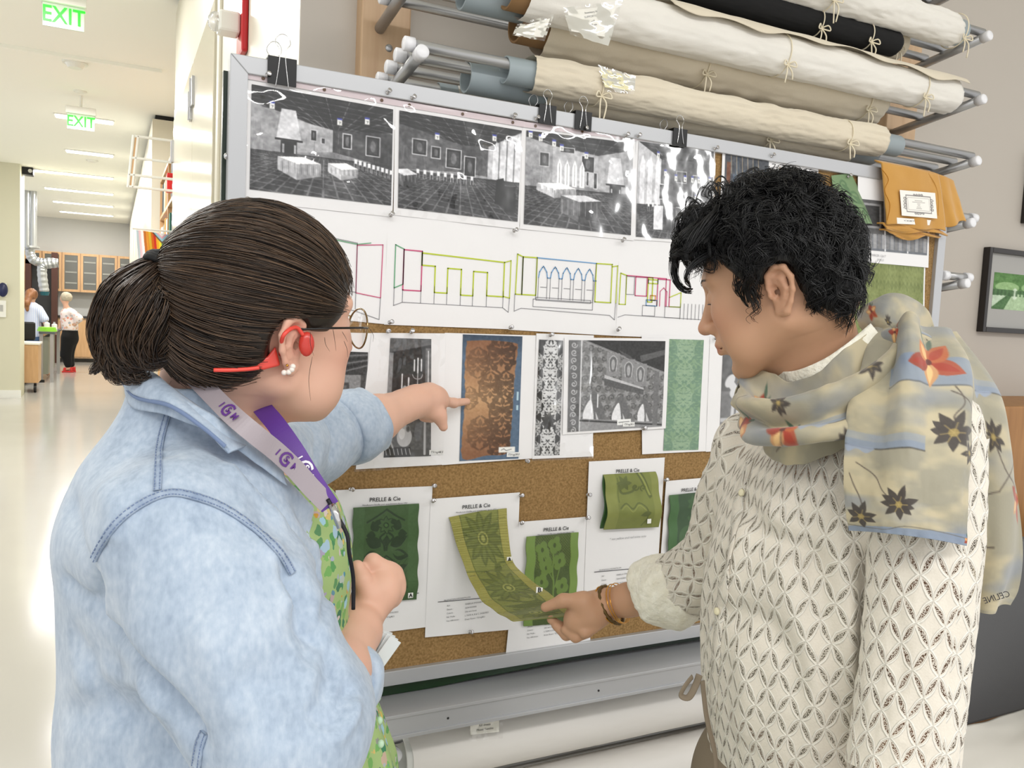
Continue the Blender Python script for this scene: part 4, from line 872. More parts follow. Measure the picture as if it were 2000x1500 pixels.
def swatch_pineapple(w=150, h=215):
    b, d, e = '3f5f2f', '223c1a', '4b7038'; c = Cv(w, h, b, .7, 1.0); c.rect(.12, 0, .58, 1, b)
    for sg in (-1, 1):
        X = lambda x: .35 + sg * (x - .35)
        c.line(spline([(X(.35), .04), (X(.44), .1), (X(.55), .16)], 12), .018, d).line(spline([(X(.37), .28), (X(.42), .33), (X(.37), .4), (X(.30 if 0 else .36), .46)], 12), .02, d)
        c.petal(X(.40), .42, 0 - .5 if sg > 0 else PI + .5, .2, .12, d); c.petal(X(.42), .5, .2 if sg > 0 else PI - .2, .18, .12, d); c.petal(X(.42), .49, .2 if sg > 0 else PI - .2, .13, .06, b); c.petal(X(.45), .26, -1.2 if sg > 0 else PI + 1.2, .12, .1, d); c.petal(X(.47), .3, 0 if sg > 0 else PI, .1, .1, d); c.petal(X(.4), .14, .6 if sg > 0 else PI - .6, .12, .05, d)
        c.line(spline([(X(.35), .52), (X(.44), .6), (X(.48), .72), (X(.44), .86), (X(.36), .97)], 16), .018, d); c.petal(X(.47), .68, -.5 if sg > 0 else PI + .5, .12, .07, d); c.petal(X(.46), .84, .2 if sg > 0 else PI - .2, .12, .08, d)
    c.flower(.35, .2, .1, 8, d, 1, .62).flower(.35, .2, .085, 8, b, 1, .5).ell(.35, .2, .03, .03, d).ell(.35, .2, .018, .018, e).poly([(.35, .3), (.39, .36), (.35, .42), (.31, .36)], d)
    for i in range(-4, 5):
        c.line([(.35 + i * .05 - .12, .56), (.35 + i * .05 + .12, .92)], .006, d, .8); c.line([(.35 + i * .05 + .12, .56), (.35 + i * .05 - .12, .92)], .006, d, .8)
    c.rect(0, 0, .115, 1, '466838').rect(.585, 0, .7, 1, '466838').rect(0, .80, .7, .805, '335a26'); return c.noise(4, .05, 1).noise(60, .04, 2)
def swatch_daisy(w=160, h=430):
    b, d, e, g = '868c40', '636c2a', 'a3a557', 'a5a04c'; c = Cv(w, h, b, .8, 2.3)
    for (x, y, r, n) in ((.40, .34, .3, 11), (.42, 1.06, .3, 12), (.4, 1.86, .26, 11)):
        for i in range(n): a = 2 * PI * i / n + .1; c.petal(x + .05 * math.cos(a), y + .05 * math.sin(a), a, r, .115, d); c.petal(x + .07 * math.cos(a), y + .07 * math.sin(a), a, r * .75, .05, '737c34')
        c.ell(x, y, .075, .075, e).ell(x, y, .055, .055, d).ell(x, y, .03, .035, e)
    c.line(spline([(.8, .58), (.6, .6), (.5, .66), (.42, .76)], 14), .03, d).petal(.55, .62, 2.2, .2, .1, d); c.line(spline([(.2, 1.3), (.5, 1.45), (.75, 1.3)], 14), .05, d).ell(.68, 1.38, .1, .14, d).ell(.68, 1.38, .07, .1, b); c.poly([(.15, 1.5), (.7, 1.45), (.66, 1.6), (.3, 1.62)], d)
    c.rect(0, 0, .13, 2.3, g).rect(.67, 0, .8, 2.3, g).rect(.13, 0, .14, 2.3, d).rect(.66, 0, .67, 2.3, d).rect(0, .735, .8, .745, d); return c.noise(4, .06, 4).noise(50, .04, 5)
def swatch_clover(w=130, h=190):
    b, d, e = '5f7a2e', '465a1e', '84a045'; c = Cv(w, h, d, .66, 1.0); c.noise(70, .08, 6)
    g = c._g(0, .02, .66, .35); c.put(g, ((np.sin(g[2] * 200) * np.sin(g[3] * 200)) > .2) * 1.0, '8a9a40', .4)
    for x, y in ((.2, .16), (.26, .36), (.2, .52), (.42, .3), (.46, .58), (.36, .12), (.22, .26)):
        for k in range(4): a = k * PI / 2 + .4; c.ell(x + .045 * math.cos(a), y + .05 * math.sin(a), .045, .05, '6d8a38')
        c.ell(x, y, .018, .026, d)
    c.line([(.33, .15), (.36, .75)], .022, '6d8a38').line([(.2, .2), (.34, .5)], .014, '6d8a38').line([(.44, .36), (.36, .6)], .014, '6d8a38')
    c.rect(0, 0, .11, 1, '7d9c46').rect(.56, 0, .66, 1, '7d9c46'); return c.noise(5, .05, 2)
def swatch_fold(w=130, h=130):
    b, d, e = '7f8838', '5d6826', '98a04c'; c = Cv(w, h, b, 1, 1); c.poly([(.6, 0), (.72, 0), (.86, .42), (.8, .46)], d).poly([(.64, .0), (.68, 0), (.84, .4), (.8, .4)], e)
    c.flower(.34, .16, .15, 6, d, .9, .5).line(spline([(.25, .2), (.3, .34), (.48, .32), (.55, .24)], 14), .04, d).curl(.55, .24, .07, 0, 1.1, .025, d).curl(.7, .26, .06, 2, 1.1, .025, d); c.line(spline([(.24, .6), (.35, .52), (.46, .62), (.58, .52), (.72, .62), (.74, .8), (.66, .95)], 24), .022, d).line(spline([(.26, .63), (.35, .56), (.46, .67), (.58, .56), (.7, .65)], 24), .014, e); c.petal(.8, .7, 2.9, .2, .1, d); c.rect(.22, .06, .235, .5, d).rect(0, 0, .2, 1, '8d9444').rect(.86, 0, 1, 1, '8d9444'); return c.noise(5, .08, 2)
def swatch_flower(w=120, h=160):
    b, d, e = '335330', '223d20', '42653a'; c = Cv(w, h, b, .75, 1.0); c.flower(.36, .13, .11, 7, e, 1, .6).ell(.36, .13, .02, .02, d); c.line(spline([(.3, .3), (.36, .42), (.28, .6), (.2, .7)], 14), .03, e).petal(.34, .35, .9, .3, .14, e, hook=1.0).petal(.3, .4, 2.2, .25, .12, e).petal(.4, .55, 1.8, .3, .12, e, hook=.6); c.rect(0, 0, .13, 1, '44703a').rect(.66, 0, .75, 1, '44703a'); return c.noise(5, .05, 2)
def swatch_mesh(Pf, cv, name, parent, nu=None, nv=None, thick=.0012):
    nu = nu or cv.w; nv = nv or cv.h; u, v = np.meshgrid(np.linspace(0, 1, nu), np.linspace(0, 1, nv)); u = u.ravel(); v = v.ravel()
    o = mk(name, Pf(u, v), grid_faces(nu, nv), parent, m_silk, col=cv.samp(u, v) * .92); s = o.modifiers.new('solid', 'SOLIDIFY'); s.thickness = thick; return o
def bil(q, u, v): return (1 - u)[:, None] * ((1 - v)[:, None] * q[0] + v[:, None] * q[3]) + u[:, None] * ((1 - v)[:, None] * q[1] + v[:, None] * q[2])
def hang(q, y0, depth, seed, rip=3.0):
    def f(u, v):
        P = bil(q, u, v); P[:, 1] = BY - y0 - depth * np.sin(v * PI) ** .6 * (.6 + .4 * np.sin(v * rip * PI + u)) - .003 * fbm(np.stack([u * 4, v * 6], 1), 2, seed); P[:, 0] += .0012 * np.sin(v * 23 + seed); return P
    return f
def label(t, o, s, ux=UX, uz=UZ, n=NY, w=.011):
    o = A(o, float); ux = unit(ux); uz = unit(uz); n = unit(n)
    l = MB().prism([o - ux * w / 2 - uz * w / 2 + n * .0004, o + ux * w / 2 - uz * w / 2 + n * .0004, o + ux * w / 2 + uz * w / 2 + n * .0004, o - ux * w / 2 + uz * w / 2 + n * .0004], -n * .0008).build('label', mat('label_white', (.93, .93, .91), .5), t, bevel=.0004)
    if s: text('letter', s, w * 1.0, o + n * .0008, ux, uz, n, mat('label_ink', (.05, .05, .06), .6), l, bold=.0004)
S = [(((655, 957), (844, 949), (832, 1224), (640, 1248)), 'pinned sample sheet with a dark green pineapple damask swatch, leftmost of the sample sheets'),
     (((840, 974), (1014, 961), (1003, 1228), (829, 1244)), 'pinned sample sheet whose long olive daisy swatch is pulled out by the man'),
     (((1013, 1019), (1155, 1008), (1152, 1251), (987, 1278)), 'pinned sample sheet behind the pulled swatch, lowest of the sample sheets'),
     (((1149, 901), (1297, 893), (1279, 1176), (1138, 1190)), 'pinned sample sheet with a small folded olive swatch, highest of the sample sheets'),
     (((1299, 939), (1400, 930), (1384, 1200), (1279, 1212)), 'pinned sample sheet with a deep green swatch, partly behind the lace sleeve')]
YO = [-.0042, -.0052, -.0040, -.0050, -.0060]
for i, (a, lab) in enumerate(S):
    q = Q(*a); t = empty('sample_sheet', (q[0] + q[2]) / 2, lab, 'sample sheet', 'fabric sample sheets'); sheet(q, 'paper', t, None, YO[i], wav=.0004, seed=70 + i); prelle(q, t, YO[i] - .0006)
    if i == 3:
        c = qpt(q, .72, .9, YO[i] - .002); MB().box(c + A([-.03, -.0004, -.012]), c + A([.03, 0, .012])).build('tape', mat('pale_blue_tape', (.83, .89, .92), .4), t); text('handwriting', '5 = ~', .018, c + A([0, -.001, 0]), UX, UZ, NY, m_pencil, t)
        text('handwriting', '* see yellow and red trims note', .008, qpt(q, .55, .53, YO[i] - .002), UX, UZ, NY, m_pencil, t, shear=.3)
sw = empty('fabric_swatch', Q((750, 1080))[0], 'dark green pineapple damask swatch tagged A on the leftmost sample sheet', 'fabric swatch', 'green fabric swatches')
q = Q((687, 990), (815, 982), (812, 1168), (686, 1176)); swatch_mesh(hang(q, .008, .004, 1), swatch_pineapple(), 'cloth', sw); label(sw, Q((797, 1158))[0] + A([0, -.016, 0]), 'A')
sw = empty('fabric_swatch', Q((1075, 1110))[0], 'mid green clover swatch hanging behind the pulled olive swatch', 'fabric swatch', 'green fabric swatches')
q = Q((1025, 1047), (1126, 1038), (1120, 1213), (1020, 1221)); swatch_mesh(hang(q, .007, .004, 2), swatch_clover(), 'cloth', sw)
sw = empty('fabric_swatch', Q((1226, 975))[0], 'small folded olive swatch with white tag on the highest sample sheet', 'fabric swatch', 'green fabric swatches')
q = Q((1176, 927), (1278, 921), (1279, 1026), (1172, 1031))
def f4(u, v): 
    P = bil(q, u, v); P[:, 1] = BY - .006 - .020 * np.sin(np.clip(v, 0, 1) * PI) ** .7 * (.75 + .25 * np.cos(v * 9)) - .010 * v; return P
swatch_mesh(f4, swatch_fold(), 'front_layer', sw); 
def f4b(u, v):
    P = bil(q, u, v); P[:, 1] = BY - .006 - .006 * np.sin(v * PI) ; P[:, 0] -= .003 * np.sin(v * 8); return P
swatch_mesh(f4b, swatch_flower(60, 60), 'back_layer', sw, 40, 40); label(sw, Q((1268, 1018), Y=BY - .027)[0], '')
sw = empty('fabric_swatch', Q((1350, 1020))[0], 'deep green flower swatch hanging beside the lace sleeve', 'fabric swatch', 'green fabric swatches')
q = Q((1304, 966), (1400, 956), (1388, 1110), (1296, 1120)); swatch_mesh(hang(q, .008, .006, 4, 4), swatch_flower(), 'cloth', sw)
# the long swatch pulled out towards the man
L_ = [at(868, 1006, 1.742), at(903, 1096, 1.70), at(935, 1165, 1.63), at(972, 1197, 1.585), at(1003, 1214, 1.53)]
R_ = [at(990, 993, 1.775), at(1002, 1096, 1.715), at(1060, 1150, 1.64), at(1108, 1184, 1.56), at(1136, 1201, 1.50)]
for Z in (L_, R_): Z[0][1] = BY - .008
def f2(u, v):
    n = 240; a = spline(L_, n); b = spline(R_, n); i = np.clip((v * (n - 1)).astype(int), 0, n - 1); P = a[i] * (1 - u)[:, None] + b[i] * u[:, None]
    s = np.sin(u * PI); nn = unit(A([-.1, -.8, .6])); P = P + nn * (.006 * s * np.sin(v * 5 + .5) + .002 * np.sin(v * 31 + u * 3))[:, None]; return P
sw = empty('fabric_swatch', L_[0], 'long olive daisy swatch with tags A and B, pulled forward by the man', 'fabric swatch', 'green fabric swatches')
swatch_mesh(f2, swatch_daisy(), 'cloth', sw, 150, 330)
p = f2(A([.93]), A([.24]))[0]; label(sw, p + A([0, -.003, .0]), 'A', w=.012)
p = f2(A([.9]), A([.52]))[0]; label(sw, p + A([0, -.004, .003]), 'B', A([.8, -.3, -.1]), A([.3, .5, .8]), unit(A([-.1, -.8, .6])), w=.013)
# green swatch pinned top right
cv = Cv(90, 130, '7d9c6c', .7, 1.0); 
for (x, y, r) in ((.3, .2, .12), (.45, .45, .14), (.3, .7, .15), (.55, .75, .1)): cv.curl(x, y, r, 1, 1.3, .045, '5f8457').petal(x, y, 1.2, .2, .1, '5f8457')
q = Q((1625, 344), (1655, 338), (1692, 437), (1650, 440))
def f5(u, v): P = bil(q, u, v); w = .3 + .7 * np.sin(np.clip(v * 1.1, 0, 1) * PI / 2); P[:, 0] += (u - .5) * .05 * w; P[:, 1] = BY - .006 - .018 * np.sin(u * PI) * v - .006 * np.cos(u * 9) * v; return P
sw = empty('fabric_swatch', q[0], 'light green swirl-patterned scrap hanging from one pin above the mans hair', 'fabric swatch', 'green fabric swatches'); swatch_mesh(f5, cv, 'cloth', sw, 60, 80)
# mustard cloth draped over the board corner with its printed card
def mustard():
    P0 = [(1703, 314), (1848, 346), (1874, 428), (1838, 458), (1712, 452)]
    t = empty('mustard_cloth', onY(1780, 330, BY), 'folded mustard yellow cloth with a printed card draped over the top right board corner', 'cloth')
    m = mat('mustard_wool', (.80, .595, .27), .75, 0, (300, .3, .001), (6, (.72, .51, .20), .6), sheen=.3)
    for k, (qd, dy) in enumerate(((((1703, 314), (1812, 338), (1826, 454), (1712, 441)), -.030), (((1800, 330), (1850, 350), (1874, 432), (1822, 448)), -.016), (((1708, 436), (1812, 448), (1836, 459), (1714, 452)), -.024), (((1712, 448), (1800, 456), (1828, 462), (1750, 468)), -.018))):
        q = Q(*qd); n = 50; u, v = np.meshgrid(np.linspace(0, 1, n), np.linspace(0, 1, n)); u = u.ravel(); v = v.ravel(); P = bil(q, u, v); P[:, 1] = BY + dy - .007 * np.sin(u * PI) - .006 * (fbm(np.stack([u * 4, v * 3], 1), 2, k)) - .004 * np.sin(u * 14 + k) * v
        P[:, 2] += .004 * np.sin(u * 9 + k) * v; P[:, 1] += np.where(v < .06, (1 - v / .06) * .022, 0)
        o = mk('fold', P, grid_faces(n, n), t, m); s = o.modifiers.new('solid', 'SOLIDIFY'); s.thickness = .004; s.offset = 0
    MB().tube(spline([q_ for q_ in Q((1722, 330), (1735, 350), (1728, 372), (1738, 400), (1733, 430), Y=BY - .043)], 30), .0012, 6).build('seam_thread', mat('mustard_thread', (.70, .46, .1), .8), t)
    MB().tube(spline([q_ for q_ in Q((1812, 338), (1826, 360), (1832, 385), (1832, 420), Y=BY - .036)], 30), .0035, 6).build('hem_edge', m, t)
    for k, (qd, dy) in enumerate((((1757, 371), (1826, 377), (1830, 426), (1760, 421)), (((1752, 424), (1812, 428), (1808, 440), (1750, 436))))[:2] if False else [(((1757, 371), (1826, 377), (1830, 427), (1761, 421)), -.046), (((1751, 425), (1818, 430), (1815, 440), (1752, 437)), -.040)]):
        q = Q(*qd, Y=BY + dy); cv = Cv(150, 110, 'f3f0e8', 1.4, 1.0)
        if k == 0:
            cv.rect(.2, .16, 1.2, .84, '8b8684').rect(.23, .2, 1.17, .8, 'f3f0e8').rect(.27, .25, 1.13, .75, 'b9b4b0').rect(.285, .27, 1.115, .73, 'f3f0e8')
            for sx in (.17, 1.23):
                for j in range(4): cv.curl(sx, .3 + j * .13, .07, j, 1.2, .018, '5a5655')
            for sy in (.14, .86):
                for j in range(4): cv.curl(.55 + j * .1, sy, .05, j, 1.2, .018, '6a6665')
            for j, w in enumerate((.3, .5, .12, .1, .16, .22)): cv.rect(.7 - w / 2, .36 + j * .06, .7 + w / 2, .375 + j * .06, '77736f')
        else:
            for j in range(5): cv.curl(.4 + j * .14, .4, .14, j, 1.2, .03, '7a7675')
        n = 150; u, v = np.meshgrid(np.linspace(0, 1, 150), np.linspace(0, 1, 110)); u = u.ravel(); v = v.ravel(); P = bil(q, u, v)
        o = mk('card', P, grid_faces(150, 110), t, mat('printed_paper', attr='paint', rough=.55), col=cv.samp(u, v)); s = o.modifiers.new('solid', 'SOLIDIFY'); s.thickness = .0008
mustard()
# ---- pins
_pl = [((522, 147), 'beside the leftmost binder clip'), ((482, 392), 'at the bottom left corner of the first hall photo'), ((756, 182), 'left of the gap over the first two hall photos'), ((804, 192), 'right of the gap over the first two hall photos'), ((762, 421), 'below the join of the first two hall photos'), ((1003, 230), 'left of the double binder clips'), ((1003, 451), 'below the join of the second and third hall photos'), ((1046, 233), 'just left of the second binder clip'), ((1140, 252), 'under the third binder clip'), ((1222, 265), 'over the right end of the third hall photo'), ((1245, 266), 'left of the rightmost binder clip'), ((1215, 471), 'below the join of the third and fourth hall photos'), ((1395, 291), 'at the top right of the fourth hall photo'), ((1506, 306), 'between the two colour interiors'), ((760, 630), 'at the bottom left of the lime doorway drawing'), ((996, 640), 'between the doorway and the arches drawings'), ((1206, 645), 'below the arches drawing at its right'), ((757, 647), 'over the candlestick photo on the left'), ((803, 649), 'over the candlestick photo on the right'), ((1074, 655), 'over the black and white damask strip'), ((1397, 661), 'by the nose of the man'), ((1028, 900), 'under the orange textile sheet'), ((1256, 837), 'under the arched wall photo'), ((684, 955), 'left on top of the pineapple sample sheet'), ((847, 948), 'right on top of the pineapple sample sheet'), ((845, 979), 'left on top of the pulled sample sheet'), ((1016, 968), 'right on top of the pulled sample sheet'), ((1018, 1022), 'left on top of the lowest sample sheet'), ((1145, 1012), 'right on top of the lowest sample sheet'), ((1147, 966), 'at the left edge of the highest sample sheet'), ((1299, 938), 'at the right edge of the highest sample sheet'), ((917, 1234), 'at the bottom of the pulled sample sheet'), ((1408, 886), 'on the blank sheet by the lace shoulder'), ((1656, 345), 'holding the light green scrap')]
for p, l in _pl: pin(onY(*p, BY - .010), None, 'silver push pin ' + l)
# ---- binder clips gripping the top of the frame
def clip(x, y, sc, lab):
    c = onY(x, y, BY - .014); zt = 2.028; w = .041 * sc; h = .034 * sc; t = empty('binder_clip', (c[0], BY, zt), lab, 'binder clip', 'black binder clips'); X = c[0]
    MB().prism([A([X - w / 2, BY - .0165, zt - h]), A([X - w / 2, BY - .0135, zt - h]), A([X - w / 2, BY - .0135, zt + .003]), A([X - w / 2, BY + .042, zt + .003]), A([X - w / 2, BY + .042, zt - h]), A([X - w / 2, BY + .044, zt - h]), A([X - w / 2, BY + .044, zt + .0065]), A([X - w / 2, BY - .0165, zt + .0065])], (w, 0, 0)).build('body', mat('clip_black', (.025, .025, .028), .3), t, bevel=.0006)
    for yy, up, s in ((BY - .018, .040, .9), (BY + .048, .036, .75)):
        P = [(-.30, -h * .9), (-.12, .010), (-.33, .026), (-.20, .036), (.05, .040), (.28, .036), (.36, .026), (.13, .010), (.30, -h * .9)]
        pts = spline([A([X + a * .031 * sc + (.006 if s < .9 else 0) * -1, yy + (.010 if s > .8 else -.006) * max(b, 0) / .04 * (1 if s > .8 else 1), zt + b * sc]) for a, b in P], 50)
        MB().tube(pts, .0008, 8).build('handle', m_chrome, t, True)
clip(551, 135, 1.25, 'black binder clip with tall wire handles, leftmost on the board frame'); clip(1069, 222, 1.0, 'black binder clip, left one of the close pair over the third hall photo'); clip(1139, 233, 1.0, 'black binder clip, right one of the close pair over the third hall photo'); clip(1328, 261, .95, 'black binder clip over the fourth hall photo, rightmost of the clips')
# ================================================================ WALL RACK WITH ROLLED TEXTILES
m_cotton = mat('unbleached_cotton', (.87, .83, .745), .9, 0, (240, .35, .0012), (5, (.82, .77, .68), .5), sheen=.2)
m_cotton2 = mat('bleached_cotton', (.90, .885, .85), .9, 0, (240, .3, .0012), None, sheen=.2)
m_tyvek = mat('smooth_white_wrap', (.90, .885, .86), .5)
m_tube = mat('grey_tube', (.60, .645, .66), .45)
m_card = mat('cardboard_tube', (.55, .42, .27), .8)
m_cap = mat('white_cap', (.92, .92, .93), .35)
m_tape = mat('cotton_tape', (.90, .86, .76), .9)
RY = (1.613, 1.668, 1.730, 1.795)
def zarm(z, y): return z - (y - 1.58) * .1375
rack = empty('textile_rack', (1.3, YB, 2.2), 'wall-mounted rack of steel tubes on two wooden posts above and behind the board', 'rack')
for x0, x1 in ((.50, .617), (2.20, 2.335)):
    MB().box((x0, 1.882, .25), (x1, YB, 3.2)).build('wooden_post', m_maple, rack, bevel=.004)
for x in (.566,): 
    for z in (2.19, 2.52): MB().ell((x, 1.882, z), (.009, .004, .009)).build('bolt', m_steel, rack, True)
LV = [(2.62, 1), (2.447, 1), (2.271, 1), (2.098, 1), (1.922, 1), (1.748, 1), (.655, 1), (.48, 1)]
for z, _ in LV:
    for x in ((2.227,) if 1 < z < 2 else (.543, 2.227)):
        MB().tube([(x, 1.885, zarm(z, 1.885)), (x, 1.588, zarm(z, 1.588))], .0125, 16).build('arm', m_steel, rack, True); MB().tube([(x, 1.600, zarm(z, 1.6)), (x, 1.578, zarm(z, 1.578)), (x, 1.5755, zarm(z, 1.5755))], [.0142, .0142, .0115], 18).build('end_cap', m_cap, rack, True)
    for i, y in enumerate(RY):
        if z < 2 and z > 1 and i in (1, 2) : continue
        x0, x1 = (2.16 if 1 < z < 2 and i == 0 else .514, 2.28 if z < 2 else 2.245); zz = zarm(z, y) + .0245
        MB().tube([(x0 + .01, y, zz), (x1, y, zz)], .0115, 16).build('rail', m_steel, rack, True)
        MB().tube([(x0, y, zz), (x0 + .002, y, zz), (x0 + .022, y, zz)], [.0115, .0145, .0145], 16).build('end_cap', m_cap, rack, True)
        if z < 2: MB().tube([(x1 - .02, y, zz), (x1 + .003, y, zz), (x1 + .005, y, zz)], [.0145, .0145, .0115], 16).build('end_cap', m_cap, rack, True)
def ztop(z, i): return zarm(z, RY[i]) + .0245
def hollow(name, x0, x1, c, ro, ri, m, parent):
    n = 36; a = np.linspace(0, 2 * PI, n, endpoint=False); V = []
    for x, r in ((x0, ri), (x0, ro), (x1, ro), (x1, ri)): V.append(np.stack([np.full(n, x), c[0] + r * np.cos(a), c[1] + r * np.sin(a)], 1))
    V = np.concatenate(V); F = []
    for k in range(4):
        for j in range(n): F.append(((k % 4) * n + j, (k % 4) * n + (j + 1) % n, ((k + 1) % 4) * n + (j + 1) % n, ((k + 1) % 4) * n + j))
    o = mk(name, V, F, parent, m, True); b = o.modifiers.new('b', 'BEVEL'); b.width = .0008; b.limit_method = 'ANGLE'; return o
def wrap(name, x0, x1, c, r, parent, m, seed=0, wr=.004, flap=0.0, gather=0, taper=.0, r2=None, sag=0.0, nv=160, nu=72):
    u, v = np.meshgrid(np.arange(nu) / nu, np.linspace(0, 1, nv)); u = u.ravel(); v = v.ravel(); a = u * 2 * PI; X = x0 + (x1 - x0) * v
    R = np.full_like(u, r) if r2 is None else r + (r2 - r) * v
    R = R * (1 - taper * np.clip((.05 - v) / .05, 0, 1)) 
    if gather: e = np.clip((v - 1 + gather) / gather, 0, 1); R = R * (1 - .75 * e ** 2) * (1 + .10 * e * np.sin(a * 9 + seed))
    P3 = np.stack([X * 9, np.cos(a) * 2.2 + seed, np.sin(a) * 2.2], 1); P4 = np.stack([X * 26, np.cos(a) * 5 + 7 * seed, np.sin(a) * 5], 1)
    w = fbm(P3, 3, seed) - .5; rid = 1 - 2 * np.abs(fbm(P4, 2, seed + 3) - .5)
    R = R + wr * (1.6 * w + .9 * (rid - .75))
    if flap: fa = (a - flap) % (2 * PI); R = R + .0035 * (fa < .9) * np.clip(fa * 8, 0, 1) * (1 + .6 * np.sin(X * 40 + 2 * np.sin(X * 13)))
    V = np.stack([X + .002 * np.sin(a * 3 + seed), c[0] + R * np.cos(a), c[1] + R * np.sin(a) - sag * np.clip(-np.sin(a), 0, 1) * np.sin(v * PI) ** .5], 1)
    F = list(map(tuple, grid_faces(nu, nv, True)[:, ::-1])); F.append(tuple(range((nv - 1) * nu, nv * nu))[::-1])
    return mk(name, V, F, parent, m, True)
def bow(p, parent, s=1.0, seed=0, n=2):
    p = A(p, float); rng = np.random.default_rng(seed); mb = MB()
    for sg in (-1, 1):
        mb.tube(spline([p, p + A([sg * .014, -.010, .006]) * s, p + A([sg * .020, -.012, -.006]) * s, p + A([sg * .006, -.006, -.004]) * s, p], 14), .0018, 6)
        mb.tube(spline([p, p + A([sg * .008, -.010, -.02]) * s, p + A([sg * rng.uniform(.0, .012), -.008, -rng.uniform(.035, .06)]) * s], 10), .0018, 6)
    return mb.build('tape_bow', m_tape, parent, True)
def band(x, c, r, parent):
    a = np.linspace(0, 2 * PI, 40); return MB().tube([A([x, c[0] + r * math.cos(t), c[1] + r * math.sin(t)]) for t in a], .0016, 6, False).build('tape_tie', m_tape, parent, True)
def roll(lab, lv, i, x0, x1, r, m, tb=None, tr=.03, seed=0, wr=.004, ties=(), flap=0.0, gather=0, dz=0, dy=0.0, r2=None, sag=0, end=None, tube_m=None):
    y = RY[i] + dy; z = ztop(lv, i) - (tr * .87 - .0115) + dz if tb is not None else ztop(lv, i) + dz
    t = empty('textile_roll', ((x0 + x1) / 2, y, z), lab, 'textile roll', 'rolled textiles on the wall rack')
    if tb is not None: hollow('core_tube', tb, (end or x1 - .01), (y, z), tr, tr * .87, tube_m or m_tube, t)
    if m is not None:
        wrap('cloth_cover', x0, x1, (y, z), r, t, m, seed, wr, flap, gather, r2=r2, sag=sag)
        for k, x in enumerate(ties):
            f = (x - x0) / (x1 - x0); rr = (r if r2 is None else r + (r2 - r) * f) + .003; band(x, (y, z), rr, t); bow((x, y - rr * .75, z - rr * .62), t, 1.0, seed + k)
    return t, y, z
t, y, z = roll('cream cotton roll on a grey tube, front of the rack level just above the board', 2.098, 0, .795, 1.86, .0375, m_cotton, .737, .0285, 1, .0045, (.96, 1.72), 1.9, end=1.93)
rA = (t, y, z)
roll('roll with a long bare grey tube end, behind the roll just above the board', 2.098, 1, .855, 1.80, .038, m_cotton, .672, .034, 2, .003, (1.5,), end=1.9)
roll('slim cream wrapped roll on the rearmost rail of the lowest level', 2.098, 3, .70, 1.9, .026, m_cotton2, .655, .024, 3, .002, (1.0,))
t, y, z = roll('large cream roll with a ragged flap along its front, second rack level', 2.271, 0, .77, 2.125, .052, m_cotton2, .735, .040, 4, .004, (1.48, 1.98), 3.6, end=2.10, tube_m=m_card, r2=.046)
rD = (t, y, z)
# the loose flap with an uneven hem lying over the front of that roll
u, v = np.meshgrid(np.linspace(0, 1, 160), np.linspace(0, 1, 24)); u = u.ravel(); v = v.ravel(); X = 1.12 + 1.02 * u; a0 = 1.5 + v * (1.15 + .35 * np.sin(u * 9) * .4 + .12 * np.sin(u * 31)); R = (.057 - .006 * u) + .004 * fbm(np.stack([u * 14, v * 3], 1), 2, 4) + .006 * v * v
o = mk('loose_flap', np.stack([X, y + R * np.cos(a0), z + R * np.sin(a0)], 1), grid_faces(160, 24), t, m_cotton); s = o.modifiers.new('solid', 'SOLIDIFY'); s.thickness = .0015
roll('cream roll behind the ragged one on the second rack level, brown cardboard core', 2.271, 2, .86, 1.93, .056, m_cotton, .80, .042, 5, .003, (1.30, 1.86), 4.2, tube_m=m_card, dy=-.03, dz=-.012)
roll('short bare grey tube on the second rail of the second rack level', 2.271, 1, .7, .76, .03, None, .655, .036, 6, end=.80)
roll('rear cream roll of the second rack level, tied near its right end', 2.271, 3, 1.0, 1.86, .05, m_cotton, .93, .035, 7, .003, (1.74,), dy=.015)
roll('white gathered roll tied at its right end, front of the third rack level', 2.447, 0, .9, 2.155, .050, m_cotton2, .85, .035, 8, .005, (1.62, 2.12), 1.6, gather=.05, r2=.043)
roll('broad cream roll on the third rail of the third rack level', 2.447, 2, .9, 2.02, .052, m_cotton, .86, .04, 9, .003, (1.98,), dy=-.008)
t, y, z = roll('black cloth roll lying under the white rolls of the third rack level', 2.447, 1, .95, 1.915, .033, mat('black_cloth', (.02, .02, .022), .9), .93, .02, 10, .002, (1.62, 1.80), dz=-.072, dy=-.03)
roll('bagged roll behind the board, its gathered end poking out beyond the right edge', 1.748, 3, 1.0, 2.24, .036, mat('bagged_wrap', (.84, .80, .74), .35), .99, .02, 11, .006, (), gather=.12)
t, y, z = roll('thick smooth white roll right under the board tray, dark hollow end at left', .655, 0, .572, 2.1, .060, m_tyvek, .562, .056, 12, .0012, (), end=2.1, tube_m=mat('white_core', (.86, .86, .84), .5), dz=-.006)
rL = (t, y, z)
roll('thick smooth white roll on the lowest visible rack level', .48, 0, .62, 2.1, .062, m_tyvek, .61, .056, 13, .0012, (), end=2.1, tube_m=mat('white_core', (.86, .86, .84), .5), dz=.01)
